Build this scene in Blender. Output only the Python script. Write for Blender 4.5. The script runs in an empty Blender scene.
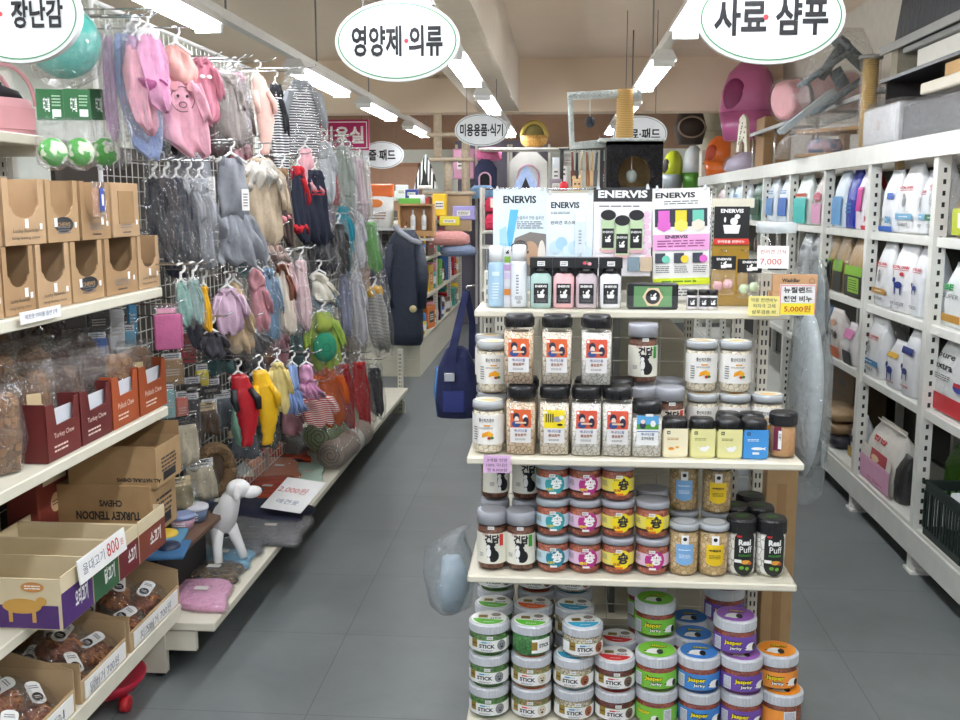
import bpy, bmesh, math, random
from math import sin, cos, pi, radians as R_
from mathutils import Vector as V, Matrix as Mx
random.seed(7)
S = bpy.context.scene
COL = S.collection
# ---------------------------------------------------------------- camera
FPX, XV, YV, HC = 1000.0, 560.0, 203.0, 1.6
PITCH = math.atan((360 - YV) / FPX)
PSI = math.atan((XV - 480) / FPX * cos(PITCH))
FW = V((-sin(PSI) * cos(PITCH), cos(PSI) * cos(PITCH), -sin(PITCH)))
RT = V((cos(PSI), sin(PSI), 0))
UP = RT.cross(FW)
CAM = V((0, 0, HC))
def at(px, py, X=None, Y=None, Z=None):
    r = FW + RT * ((px - 480) / FPX) - UP * ((py - 360) / FPX)
    t = (X / r.x) if X is not None else (Y / r.y) if Y is not None else ((Z - HC) / r.z)
    return CAM + r * t
def mpp(p):                      # metres per photo pixel at a place
    return (V(p) - CAM).dot(FW) / FPX
cam = bpy.data.cameras.new('camera'); cam.sensor_width = 36; cam.lens = 36 * FPX / 960
co = bpy.data.objects.new('camera', cam); COL.objects.link(co)
co.location = CAM; co.rotation_euler = (pi / 2 - PITCH, 0, PSI); S.camera = co
cam.clip_start = .05; cam.clip_end = 60
# ---------------------------------------------------------------- materials
MATS = {}
def lin(h):
    h = h.lstrip('#'); o = []
    for i in (0, 2, 4):
        c = int(h[i:i + 2], 16) / 255
        o.append(c / 12.92 if c <= .04045 else ((c + .055) / 1.055) ** 2.4)
    return (*o, 1)
def newmat(k):
    m = bpy.data.materials.new(k); m.use_nodes = True; nt = m.node_tree
    MATS[k] = m
    return m, nt, nt.nodes['Principled BSDF']
def link(nt, a, b): nt.links.new(a, b)
def node(nt, t, **k):
    n = nt.nodes.new(t)
    for a, b in k.items():
        if hasattr(n, a): setattr(n, a, b)
        else: n.inputs[a].default_value = b
    return n
def noisecol(nt, bs, h, amt, sc, det=3):
    tc = node(nt, 'ShaderNodeTexCoord'); nz = node(nt, 'ShaderNodeTexNoise', Scale=sc, Detail=det)
    link(nt, tc.outputs['Object'], nz.inputs['Vector'])
    r = node(nt, 'ShaderNodeValToRGB'); c = lin(h)
    r.color_ramp.elements[0].position = .3; r.color_ramp.elements[1].position = .7
    r.color_ramp.elements[0].color = tuple(x * (1 - amt) for x in c[:3]) + (1,)
    r.color_ramp.elements[1].color = tuple(min(1, x * (1 + amt)) for x in c[:3]) + (1,)
    link(nt, nz.outputs['Fac'], r.inputs['Fac']); link(nt, r.outputs['Color'], bs.inputs['Base Color'])
    return tc, nz
def c(h, rough=.45, metal=0, amt=.04, sc=14):
    k = f'paint_{h[1:]}_{rough}_{metal}'
    if k not in MATS:
        m, nt, b = newmat(k); b.inputs['Roughness'].default_value = rough; b.inputs['Metallic'].default_value = metal
        noisecol(nt, b, h, amt, sc)
    return k
def fab(h, sc=260, st=.6):
    k = f'fabric_{h[1:]}'
    if k not in MATS:
        m, nt, b = newmat(k); b.inputs['Roughness'].default_value = .9
        tc, _ = noisecol(nt, b, h, .09, 30)
        n2 = node(nt, 'ShaderNodeTexNoise', Scale=sc / 6, Detail=4); bp = node(nt, 'ShaderNodeBump', Strength=st, Distance=.006)
        link(nt, tc.outputs['Object'], n2.inputs['Vector']); link(nt, n2.outputs['Fac'], bp.inputs['Height']); link(nt, bp.outputs['Normal'], b.inputs['Normal'])
    return k
def satin(h, rough=.32):        # padded or foil skin with soft crumples
    k = f'satin_{h[1:]}_{rough}'
    if k not in MATS:
        m, nt, b = newmat(k); b.inputs['Roughness'].default_value = rough
        tc, _ = noisecol(nt, b, h, .05, 9)
        n2 = node(nt, 'ShaderNodeTexNoise', Scale=22, Detail=3, Distortion=.6); bp = node(nt, 'ShaderNodeBump', Strength=.55, Distance=.012)
        link(nt, tc.outputs['Object'], n2.inputs['Vector']); link(nt, n2.outputs['Fac'], bp.inputs['Height']); link(nt, bp.outputs['Normal'], b.inputs['Normal'])
    return k
def chunk(a, b2, gap_shade, sc, rough=.6):  # dark seam colour paints the shade between the pieces
    k = f'chunk_{a[1:]}_{b2[1:]}_{sc}'
    if k not in MATS:
        m, nt, b = newmat(k); b.inputs['Roughness'].default_value = rough
        tc = node(nt, 'ShaderNodeTexCoord'); vo = node(nt, 'ShaderNodeTexVoronoi', Scale=sc)
        vd = node(nt, 'ShaderNodeTexVoronoi', Scale=sc); vd.feature = 'DISTANCE_TO_EDGE'
        for v in (vo, vd): link(nt, tc.outputs['Object'], v.inputs['Vector'])
        mx = node(nt, 'ShaderNodeMix'); mx.data_type = 'RGBA'
        sp = node(nt, 'ShaderNodeSeparateColor'); link(nt, vo.outputs['Color'], sp.inputs[0])
        link(nt, sp.outputs[0], mx.inputs[0]); mx.inputs[6].default_value = lin(a); mx.inputs[7].default_value = lin(b2)
        r = node(nt, 'ShaderNodeValToRGB'); r.color_ramp.elements[0].position = .0; r.color_ramp.elements[1].position = .075
        link(nt, vd.outputs['Distance'], r.inputs['Fac'])
        m2 = node(nt, 'ShaderNodeMix'); m2.data_type = 'RGBA'; link(nt, r.outputs['Color'], m2.inputs[0]); m2.inputs[6].default_value = lin(gap_shade)
        link(nt, mx.outputs[2], m2.inputs[7]); link(nt, m2.outputs[2], b.inputs['Base Color'])
        bp = node(nt, 'ShaderNodeBump', Strength=.5, Distance=.004); link(nt, r.outputs['Color'], bp.inputs['Height']); link(nt, bp.outputs['Normal'], b.inputs['Normal'])
    return k
def clear(kind='clear', tint='#FFFFFF', base=.04, bump=0, bsc=14, rough=.08, milk=0, rim=.55):
    if kind not in MATS:
        m, nt, b = newmat(kind); nt.nodes.remove(b); out = nt.nodes['Material Output']
        tr = node(nt, 'ShaderNodeBsdfTransparent', Color=lin(tint)); gl = node(nt, 'ShaderNodeBsdfGlossy', Roughness=rough)
        lw = node(nt, 'ShaderNodeLayerWeight', Blend=.5); pw = node(nt, 'ShaderNodeMath', operation='POWER'); pw.inputs[1].default_value = 4
        mu = node(nt, 'ShaderNodeMath', operation='MULTIPLY_ADD'); mu.inputs[1].default_value = rim; mu.inputs[2].default_value = base
        link(nt, lw.outputs['Facing'], pw.inputs[0]); link(nt, pw.outputs[0], mu.inputs[0]); mx = node(nt, 'ShaderNodeMixShader')
        link(nt, mu.outputs[0], mx.inputs[0]); link(nt, tr.outputs[0], mx.inputs[1]); link(nt, gl.outputs[0], mx.inputs[2]); last = mx
        df = None
        if milk:
            df = node(nt, 'ShaderNodeBsdfDiffuse', Color=lin(tint)); m2 = node(nt, 'ShaderNodeMixShader'); m2.inputs[0].default_value = milk
            link(nt, mx.outputs[0], m2.inputs[1]); link(nt, df.outputs[0], m2.inputs[2]); last = m2
        link(nt, last.outputs[0], out.inputs['Surface'])
        if bump:
            tc = node(nt, 'ShaderNodeTexCoord'); n2 = node(nt, 'ShaderNodeTexNoise', Scale=bsc, Detail=3, Distortion=1.2)
            bp = node(nt, 'ShaderNodeBump', Strength=bump, Distance=.03)
            link(nt, tc.outputs['Object'], n2.inputs['Vector']); link(nt, n2.outputs['Fac'], bp.inputs['Height'])
            link(nt, bp.outputs['Normal'], gl.inputs['Normal']); link(nt, bp.outputs['Normal'], lw.inputs['Normal'])
            if df: link(nt, bp.outputs['Normal'], df.inputs['Normal'])
    return kind
clear(); clear('bagfilm', base=.08, bump=1.0, bsc=34, rough=.1, milk=.035); clear('frosted', '#F2F6F8', .05, .7, 11, .25, .34, .25); clear('haze', '#F2F6F8', .07, .9, 14, .14, .13)
def emis(k, h, s):
    if k not in MATS:
        m, nt, b = newmat(k); b.inputs['Emission Color'].default_value = lin(h); b.inputs['Emission Strength'].default_value = s; b.inputs['Base Color'].default_value = lin('#FFFFFF')
    return k
def stripes(a, b2, sc, axis=2, name=None):
    k = f'stripe_{a[1:]}_{b2[1:]}_{sc}_{axis}'
    if k not in MATS:
        m, nt, b = newmat(k); b.inputs['Roughness'].default_value = .85
        tc = node(nt, 'ShaderNodeTexCoord'); w = node(nt, 'ShaderNodeTexWave', Scale=sc, Distortion=.5); w.bands_direction = 'XYZ'[axis]
        link(nt, tc.outputs['Object'], w.inputs['Vector']); r = node(nt, 'ShaderNodeValToRGB'); r.color_ramp.interpolation = 'CONSTANT'
        r.color_ramp.elements[0].color = lin(a); r.color_ramp.elements[1].color = lin(b2); r.color_ramp.elements[1].position = .5
        link(nt, w.outputs['Fac'], r.inputs['Fac']); link(nt, r.outputs['Color'], b.inputs['Base Color'])
    return k
def spots(a, b2, sc, th=.5):
    k = f'spots_{a[1:]}_{b2[1:]}_{sc}'
    if k not in MATS:
        m, nt, b = newmat(k); b.inputs['Roughness'].default_value = .85
        tc = node(nt, 'ShaderNodeTexCoord'); w = node(nt, 'ShaderNodeTexNoise', Scale=sc, Detail=2)
        link(nt, tc.outputs['Object'], w.inputs['Vector']); r = node(nt, 'ShaderNodeValToRGB'); r.color_ramp.interpolation = 'CONSTANT'
        r.color_ramp.elements[0].color = lin(a); r.color_ramp.elements[1].color = lin(b2); r.color_ramp.elements[1].position = th
        link(nt, w.outputs['Fac'], r.inputs['Fac']); link(nt, r.outputs['Color'], b.inputs['Base Color'])
    return k
def fur(h, h2):
    k = f'fur_{h[1:]}'
    if k not in MATS:
        m, nt, b = newmat(k); b.inputs['Roughness'].default_value = .95
        tc = node(nt, 'ShaderNodeTexCoord'); w = node(nt, 'ShaderNodeTexNoise', Scale=24, Detail=6, Distortion=1.5)
        link(nt, tc.outputs['Object'], w.inputs['Vector']); r = node(nt, 'ShaderNodeValToRGB')
        r.color_ramp.elements[0].color = lin(h); r.color_ramp.elements[1].color = lin(h2); r.color_ramp.elements[0].position = .45; r.color_ramp.elements[1].position = .72
        link(nt, w.outputs['Fac'], r.inputs['Fac']); link(nt, r.outputs['Color'], b.inputs['Base Color'])
        bp = node(nt, 'ShaderNodeBump', Strength=1, Distance=.02); link(nt, w.outputs['Fac'], bp.inputs['Height']); link(nt, bp.outputs['Normal'], b.inputs['Normal'])
    return k
# ---------------------------------------------------------------- lettering, cached as flat meshes
_TX = {}
def glyphs(s, bold):
    k = (s, bold)
    if k not in _TX:
        cu = bpy.data.curves.new('lettering', 'FONT'); cu.body = s; cu.resolution_u = 2; cu.offset = bold; cu.align_x = 'CENTER'
        o = bpy.data.objects.new('lettering', cu); COL.objects.link(o)
        dg = bpy.context.evaluated_depsgraph_get(); me = bpy.data.meshes.new_from_object(o.evaluated_get(dg))
        vs = [(v.co.x, v.co.y) for v in me.vertices]; fs = [tuple(p.vertices) for p in me.polygons]
        bpy.data.objects.remove(o); bpy.data.curves.remove(cu); bpy.data.meshes.remove(me)
        xs = [v[0] for v in vs] or [0, 1]; ys = [v[1] for v in vs] or [0, 1]
        _TX[k] = (vs, fs, min(xs), max(xs), min(ys), max(ys))
    return _TX[k]
class Art:                                     # flat print, mapped on to a face later
    def __init__(s): s.it = []
    def add(s, vs, fs, m, d=None):
        s.it.append((vs, fs, m, d if d is not None else len(s.it) + 1)); return s
    def rect(s, x, y, w, h, m): return s.add([(x - w / 2, y - h / 2), (x + w / 2, y - h / 2), (x + w / 2, y + h / 2), (x - w / 2, y + h / 2)], [(0, 1, 2, 3)], m)
    def ell(s, x, y, a, b, m, n=20, a0=0, a1=2 * pi):
        return s.add([(x + a * cos(a0 + (a1 - a0) * i / n), y + b * sin(a0 + (a1 - a0) * i / n)) for i in range(n + (a1 - a0 < 6.28))], [tuple(range(n + (a1 - a0 < 6.28)))], m)
    def ring(s, x, y, a, b, t, m, n=32):
        vs = []; fs = []
        for i in range(n):
            q = 2 * pi * i / n; vs += [(x + a * cos(q), y + b * sin(q)), (x + (a - t) * cos(q), y + (b - t) * sin(q))]
            j = (i + 1) % n; fs.append((2 * i, 2 * j, 2 * j + 1, 2 * i + 1))
        return s.add(vs, fs, m)
    def poly(s, pts, m): return s.add(list(pts), [tuple(range(len(pts)))], m)
    def text(s, t, x, y, h, m, w=None, bold=.02, rot=0):
        vs, fs, x0, x1, y0, y1 = glyphs(t, bold); k = h / max(1e-6, y1 - y0); kx = (w / (x1 - x0)) if w else k
        out = []
        for a, b in vs:
            u = (a - (x0 + x1) / 2) * kx; v = (b - (y0 + y1) / 2) * k
            out.append((x + u * cos(rot) - v * sin(rot), y + u * sin(rot) + v * cos(rot)))
        return s.add(out, fs, m)
    def lines(s, x, y, w, h, n, m):            # rows of tiny print
        vs = []; fs = []; rg = random.Random(int(abs(x * 997 + y * 577) * 1e4) + n)
        for i in range(n):
            yy = y + h / 2 - (i + .5) * h / n; t = h / n * .22; xx = x - w / 2
            while xx < x + w / 2 - w * .1:
                l = w * rg.uniform(.08, .3); l = min(l, x + w / 2 - xx); b = len(vs)
                vs += [(xx, yy - t), (xx + l, yy - t), (xx + l, yy + t), (xx, yy + t)]; fs.append((b, b + 1, b + 2, b + 3)); xx += l + w * .035
        return s.add(vs, fs, m)
def plane(o=(0, 0, 0), r=(1, 0, 0), u=(0, 0, 1)):
    o, r, u = V(o), V(r), V(u); n = r.cross(u)
    return lambda a, b, d: o + r * a + u * b + n * d
def wrap(Rr, z=0, a0=-pi / 2, ctr=(0, 0)):
    def f(a, b, d):
        q = a0 + a / Rr; return V((ctr[0] + (Rr + d) * cos(q), ctr[1] + (Rr + d) * sin(q), z + b))
    f.cut = .006; return f
# ---------------------------------------------------------------- mesh builder
class MB:
    def __init__(s): s.v = []; s.f = []; s.mi = []; s.sm = []; s.mats = []
    def idx(s, m):
        if m not in s.mats: s.mats.append(m)
        return s.mats.index(m)
    def add(s, vs, fs, m, smooth=False, T=None):
        b = len(s.v); i = s.idx(m)
        s.v += [tuple(T @ V(p)) if T else tuple(p) for p in vs]
        for f in fs: s.f.append(tuple(b + k for k in f)); s.mi.append(i); s.sm.append(smooth)
        return s
    def bm(s, bm, m, smooth=False, T=None):
        bm.verts.index_update(); s.add([v.co for v in bm.verts], [tuple(v.index for v in f.verts) for f in bm.faces], m, smooth, T); bm.free(); return s
    def box(s, x, y, z, w, d, h, m, bev=0, T=None, seg=1):      # centre x,y ; z is the underside
        if bev <= 0:
            X, Y = w / 2, d / 2
            vs = [(x + a * X, y + b * Y, z + q) for q in (0, h) for a, b in ((-1, -1), (1, -1), (1, 1), (-1, 1))]
            return s.add(vs, [(3, 2, 1, 0), (4, 5, 6, 7), (0, 1, 5, 4), (1, 2, 6, 5), (2, 3, 7, 6), (3, 0, 4, 7)], m, False, T)
        bm = bmesh.new(); bmesh.ops.create_cube(bm, size=1)
        for v in bm.verts: v.co = V((x + v.co.x * w, y + v.co.y * d, z + (v.co.z + .5) * h))
        bmesh.ops.bevel(bm, geom=list(bm.edges), offset=bev, segments=seg, profile=.5, affect='EDGES')
        return s.bm(bm, m, seg > 1, T)
    def prism(s, poly, y0, y1, m, ax='y', T=None, smooth=False):   # outline in (x,z) pushed along y (or (x,y) along z, (y,z) along x)
        n = len(poly); vs = []
        for q in (y0, y1):
            for a, b in poly: vs.append((a, q, b) if ax == 'y' else (a, b, q) if ax == 'z' else (q, a, b))
        fs = [tuple(range(n)), tuple(range(2 * n - 1, n - 1, -1))] + [((i + 1) % n, i, n + i, n + (i + 1) % n) for i in range(n)]
        bm = bmesh.new(); bv = [bm.verts.new(p) for p in vs]
        for f in fs: bm.faces.new([bv[i] for i in f])
        bmesh.ops.recalc_face_normals(bm, faces=bm.faces); return s.bm(bm, m, smooth, T)
    def lathe(s, prof, m, seg=24, cx=0, cy=0, z=0, smooth=True, T=None, cap=True):
        vs = []; fs = []; n = len(prof)
        for r, q in prof:
            for i in range(seg): a = 2 * pi * i / seg; vs.append((cx + r * cos(a), cy + r * sin(a), z + q))
        for j in range(n - 1):
            for i in range(seg): k = (i + 1) % seg; fs.append((j * seg + i, j * seg + k, (j + 1) * seg + k, (j + 1) * seg + i))
        s.add(vs, fs, m, smooth, T)
        if cap:
            b = len(s.v) - n * seg; i = s.idx(m)
            if prof[0][0] > 1e-4: s.f.append(tuple(b + k for k in range(seg - 1, -1, -1))); s.mi.append(i); s.sm.append(False)
            if prof[-1][0] > 1e-4: s.f.append(tuple(b + (n - 1) * seg + k for k in range(seg))); s.mi.append(i); s.sm.append(False)
        return s
    def cyl(s, x, y, z, r, h, m, seg=20, r2=None, T=None): return s.lathe([(r, 0), (r if r2 is None else r2, h)], m, seg, x, y, z, True, T)
    def ball(s, x, y, z, rx, ry, rz, m, seg=16, rg=10, T=None, top=pi, bot=0):
        vs = []; fs = []
        for j in range(rg + 1):
            a = bot + (top - bot) * j / rg
            for i in range(seg): q = 2 * pi * i / seg; vs.append((x + rx * sin(a) * cos(q), y + ry * sin(a) * sin(q), z - rz * cos(a)))
        for j in range(rg):
            for i in range(seg): k = (i + 1) % seg; fs.append((j * seg + i, j * seg + k, (j + 1) * seg + k, (j + 1) * seg + i))
        return s.add(vs, fs, m, True, T)
    def tube(s, pts, r, m, seg=6, T=None, rs=None):
        pts = [V(p) for p in pts]; n = len(pts); vs = []; fs = []; nx = None
        for i in range(n):
            t = (pts[min(i + 1, n - 1)] - pts[max(i - 1, 0)]).normalized()
            if nx is None: nx = t.cross(V((0, 0, 1)) if abs(t.z) < .9 else V((1, 0, 0))).normalized()
            nx = (nx - t * nx.dot(t)).normalized(); ny = t.cross(nx); q = rs[i] if rs else r
            for k in range(seg): a = 2 * pi * k / seg; vs.append(pts[i] + nx * (q * cos(a)) + ny * (q * sin(a)))
        for i in range(n - 1):
            for k in range(seg): l = (k + 1) % seg; fs.append((i * seg + k, i * seg + l, (i + 1) * seg + l, (i + 1) * seg + k))
        fs += [tuple(range(seg - 1, -1, -1)), tuple((n - 1) * seg + k for k in range(seg))]
        return s.add(vs, fs, m, seg > 4, T)
    def rings(s, rr, m, smooth=True, T=None, cap=True):     # list of equal-length closed loops
        n = len(rr[0]); vs = [p for r in rr for p in r]; fs = []
        for j in range(len(rr) - 1):
            for i in range(n): k = (i + 1) % n; fs.append((j * n + i, j * n + k, (j + 1) * n + k, (j + 1) * n + i))
        if cap: fs += [tuple(range(n - 1, -1, -1)), tuple((len(rr) - 1) * n + k for k in range(n))]
        return s.add(vs, fs, m, smooth, T)
    def oval(s, secs, m, n=18, pw=2.0, T=None, wob=0, seed=0, cap=True):  # secs: (cx, cy, z, half w, half d)
        rg = random.Random(seed); rr = []
        ph = [rg.uniform(0, 6.28) for _ in range(4)]
        for cx, cy, z, a, b in secs:
            ring = []
            for i in range(n):
                q = 2 * pi * i / n; cq, sq = cos(q), sin(q); e = 2 / pw
                w = 1 + wob * (sin(3 * q + ph[0] + z * 40) + .7 * sin(5 * q + ph[1] - z * 63))
                ring.append((cx + a * w * math.copysign(abs(cq) ** e, cq), cy + b * w * math.copysign(abs(sq) ** e, sq), z))
            rr.append(ring)
        return s.rings(rr, m, True, T, cap)
    def art(s, A, fn, eps=.0004):
        cut = getattr(fn, 'cut', 0)
        for vs, fs, m, d in A.it:
            if cut and vs:
                bm = bmesh.new(); bv = [bm.verts.new((a, b, 0)) for a, b in vs]
                for f in fs:
                    try: bm.faces.new([bv[i] for i in f])
                    except ValueError: pass
                x0 = min(a for a, b in vs); x1 = max(a for a, b in vs); k = math.floor(x0 / cut) + 1
                while k * cut < x1:
                    bmesh.ops.bisect_plane(bm, geom=list(bm.verts) + list(bm.edges) + list(bm.faces), plane_co=(k * cut, 0, 0), plane_no=(1, 0, 0)); k += 1
                bm.verts.index_update()
                s.add([fn(v.co.x, v.co.y, d * eps) for v in bm.verts], [tuple(v.index for v in f.verts) for f in bm.faces], m); bm.free()
            else: s.add([fn(a, b, d * eps) for a, b in vs], fs, m)
        return s
    def mesh(s, name):
        me = bpy.data.meshes.new(name); me.from_pydata(s.v, [], s.f)
        for m in s.mats: me.materials.append(MATS[m])
        me.polygons.foreach_set('material_index', s.mi); me.polygons.foreach_set('use_smooth', s.sm); me.update(); return me
# ---------------------------------------------------------------- things
def tag(o, label, cat, group=None, kind=None):
    o['label'] = label; o['category'] = cat
    if group: o['group'] = group
    if kind: o['kind'] = kind
    return o
def struct(name, mb, label=None):
    o = bpy.data.objects.new(name, mb.mesh(name)); COL.objects.link(o); o['kind'] = 'structure'
    if label: o['label'] = label
    return o
class Kind:                     # one kind of thing: its parts, built once; put() lays a copy of the thing and of each part
    def __init__(s, name, cat): s.name = name; s.cat = cat; s.parts = []
    def part(s, name, mb, under=None, label=None): s.parts.append((name, mb.mesh(name), under, label)); return len(s.parts) - 1
    def put(s, label, loc, rz=0, group=None, rot=None, sc=None, cat=None):
        single = len(s.parts) == 1
        root = bpy.data.objects.new(s.name, s.parts[0][1] if single else None); COL.objects.link(root)
        root.location = loc; root.rotation_euler = rot if rot else (0, 0, rz)
        if sc: root.scale = sc if hasattr(sc, '__len__') else (sc, sc, sc)
        tag(root, label, cat or s.cat, group)
        if single: return root
        root.empty_display_size = .03
        made = []
        for n, me, under, lb in s.parts:
            if under is None and made and n in ('print', 'label', 'writing', 'swing_tag', 'badge', 'face_print'): under = 0      # printed on the main part
            o = bpy.data.objects.new(n, me); COL.objects.link(o); o.parent = made[under] if under is not None else root
            if lb: o['label'] = lb
            made.append(o)
        return root
def one(name, cat, label, loc, *parts, rz=0, group=None, rot=None, sc=None):   # parts: (name, MB[, under[, label]])
    k = Kind(name, cat)
    for p in parts: k.part(p[0], p[1], p[2] if len(p) > 2 else None, p[3] if len(p) > 3 else None)
    return k.put(label, loc, rz, group, rot, sc)
WHITE, BLACK = c('#F4F4F2', .5), c('#141416', .4)
STEEL = c('#E4E1D6', .4); CREAM = c('#DDD8C6', .45); WIRE = c('#D8D6CE', .35); CHROME = c('#C9CACC', .22, 1)
CARD = c('#A0825C', .85, amt=.08); CARD2 = c('#94754F', .85, amt=.08); RED = c('#C8202B'); DARK = c('#2A2626', .6)
# ---------------------------------------------------------------- room shell
def floor_mat():
    m, nt, b = newmat('vinyl_floor'); b.inputs['Roughness'].default_value = .42
    tc = node(nt, 'ShaderNodeTexCoord'); mp = node(nt, 'ShaderNodeMapping'); mp.inputs['Location'].default_value = (.18, .1, 0)
    link(nt, tc.outputs['Object'], mp.inputs[0])
    br = node(nt, 'ShaderNodeTexBrick', Scale=1.0); br.offset = 0; br.squash = 1
    for k, v in {'Mortar Size': .0016, 'Brick Width': .6, 'Row Height': .6, 'Bias': 0.0, 'Mortar Smooth': .2}.items(): br.inputs[k].default_value = v
    br.inputs['Color1'].default_value = lin('#777C7D'); br.inputs['Color2'].default_value = lin('#7D8283'); br.inputs['Mortar'].default_value = lin('#5C6062')
    link(nt, mp.outputs[0], br.inputs['Vector'])
    nz = node(nt, 'ShaderNodeTexNoise', Scale=2.2, Detail=8, Roughness=.65, Distortion=.4); link(nt, mp.outputs[0], nz.inputs['Vector'])
    r = node(nt, 'ShaderNodeValToRGB'); r.color_ramp.elements[0].position = .3; r.color_ramp.elements[0].color = (.66, .67, .68, 1); r.color_ramp.elements[1].position = .72; r.color_ramp.elements[1].color = (1.0, 1.0, 1.0, 1)
    link(nt, nz.outputs['Fac'], r.inputs['Fac'])
    mx = node(nt, 'ShaderNodeMix'); mx.data_type = 'RGBA'; mx.blend_type = 'MULTIPLY'; mx.inputs[0].default_value = 1
    link(nt, br.outputs['Color'], mx.inputs[6]); link(nt, r.outputs['Color'], mx.inputs[7]); link(nt, mx.outputs[2], b.inputs['Base Color'])
    r2 = node(nt, 'ShaderNodeMapRange'); r2.inputs['To Min'].default_value = .32; r2.inputs['To Max'].default_value = .6; link(nt, nz.outputs['Fac'], r2.inputs['Value']); link(nt, r2.outputs[0], b.inputs['Roughness'])
floor_mat()
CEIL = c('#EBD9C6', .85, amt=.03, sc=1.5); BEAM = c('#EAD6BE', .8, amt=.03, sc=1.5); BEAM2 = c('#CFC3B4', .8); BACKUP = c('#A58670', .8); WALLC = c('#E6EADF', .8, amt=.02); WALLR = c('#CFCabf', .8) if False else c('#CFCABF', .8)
XL, XR, YB, YF, ZC = -3.4, 2.2, 13.6, -2.6, 3.05
struct('floor', MB().box((XL + XR) / 2, (YB + YF) / 2, -.05, XR - XL, YB - YF, .05, 'vinyl_floor'))
struct('ceiling', MB().box((XL + XR) / 2, (YB + YF) / 2, ZC, XR - XL, YB - YF, .08, CEIL))
struct('wall_left', MB().box(XL - .05, (YB + YF) / 2, 0, .1, YB - YF, ZC, WALLC))
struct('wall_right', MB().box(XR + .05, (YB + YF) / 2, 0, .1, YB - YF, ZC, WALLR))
struct('wall_back', MB().box((XL + XR) / 2, YB + .05, 0, XR - XL, .1, 2.31, WALLC).box((XL + XR) / 2, YB + .04, 2.31, XR - XL, .1, ZC - 2.31, BACKUP))
struct('trim_1', MB().box((XL + XR) / 2, 10.65, 2.52, XR - XL, .3, ZC - 2.52, BEAM), 'cream concrete beam running across the shop')
struct('trim_2', MB().box(-.64, 4.2, 2.53, .42, 12.6, ZC - 2.53, BEAM2), 'grey beam running along the shop above the aisle')
# back door and the strip of frame round it
dp = at(388, 190, Y=YB); s = mpp(dp)
struct('door_1', MB().box(dp.x, YB - .02, 0, 60 * s, .04, 2.08, c('#C89F84', .6)), 'pinkish brown door in the back wall')
struct('trim_3', MB().box(dp.x - 33 * s, YB - .03, 0, .05, .06, 2.13, c('#B88A6C')).box(dp.x + 33 * s, YB - .03, 0, .05, .06, 2.13, c('#B88A6C')).box(dp.x, YB - .03, 2.08, 66 * s, .06, .05, c('#B88A6C')), 'brown door frame')
# ceiling lamps: fixtures on continuous channels
TUBE = emis('tube_glow', '#F3F8FF', 50)
ZL = 2.42
def rod(X, y): return (ZC if not -.9 < X < -.4 or y > 10.5 else 2.53) - ZL - .125
def strip(X, ys, lab, y0, y1):
    k = MB().box(0, 0, .075, .05, y1 - y0, .05, c('#D5D2CB', .4))
    one('light_channel', 'light channel', f'long pale metal lighting channel above {lab}', (X, (y0 + y1) / 2, ZL), ('channel', k),
        *[('hanger_rod', MB().cyl(0, y - (y0 + y1) / 2, .125, .006, rod(X, y), c('#8A8580', .4), 6)) for y in [y0 + 1.2 + 1.9 * i for i in range(int((y1 - y0 - 1.2) / 1.9) + 1) if not 10.4 < y0 + 1.2 + 1.9 * i < 10.9]])
lamp = Kind('fluorescent_lamp', 'lamp')
lamp.part('housing', MB().prism([(-.078, .02), (-.045, .075), (.045, .075), (.078, .02)], -.72, .72, c('#DDDBD6', .4)))
for x in (-.042, 0, .042):
    lamp.part('tube', MB().tube([(x, -.66, 0), (x, .66, 0)], .0135, TUBE, 10))
for y in (-.69, .69): lamp.part('socket', MB().box(0, y, -.02, .125, .03, .045, WHITE))
def lamps(X, ys, labs):
    for y, l in zip(ys, labs): lamp.put(l, (X, y, ZL), 0, 'fluorescent ceiling lamps')
strip(-1.68, 0, 'the clothing rack', -1.8, 13); strip(-.62, 0, 'the left aisle', -1.8, 13.2); strip(.605, 0, 'the right aisle', -1.8, 13.2)
lamps(-1.68, (1.7, -.6, 4.15, 7.1, 9.35, 11.9), ['lit tube lamp of the left row over the cardboard boxes, out of frame', 'lit tube lamp of the left row behind the camera', 'lit tube lamp right over the hanging pink clothes', 'lit tube lamp above the striped clothes, second of the left row', 'lit tube lamp left of the ellipse sign in front of the pink banner', 'lit tube lamp at the far end of the left row, past the beam'])  # lamps over the cartons and behind the camera are unseen, added for light
lamps(-.62, (2.0, .2, -1.4, 3.75, 6.5, 8.8, 12.0), ['lit tube lamp of the middle row just out of frame above', 'lit tube lamp of the middle row right overhead', 'lit tube lamp of the middle row behind the camera', 'lit tube lamp at the top edge above the big middle ellipse sign', 'lit tube lamp touching the right edge of the big middle ellipse sign', 'lit tube lamp just above the small ellipse sign of the left aisle', 'lit tube lamp beyond the beam at the right of the small ellipse sign'])  # out-of-frame lamps of this row are added to brighten the shelf fronts
lamps(.605, (1.2, -.6, 2.75, 4.5, 6.9, 9.4, 12.0), ['lit tube lamp of the right row overhead, out of frame', 'lit tube lamp of the right row behind the camera', 'lit tube lamp nearest the camera in the right row', 'lit tube lamp touching the left edge of the large right ellipse sign', 'lit tube lamp over the pale cat climbing frame', 'lit tube lamp behind the sisal post of the climbing frame', 'lit tube lamp of the right row beyond the beam'])  # lamps overhead and behind the camera are unseen, added to light front faces
# world: weak daylight from the open shop front behind the camera
w = bpy.data.worlds.new('world'); S.world = w; w.use_nodes = True
w.node_tree.nodes['Background'].inputs[0].default_value = (.86, .92, 1, 1); w.node_tree.nodes['Background'].inputs[1].default_value = .95
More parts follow.
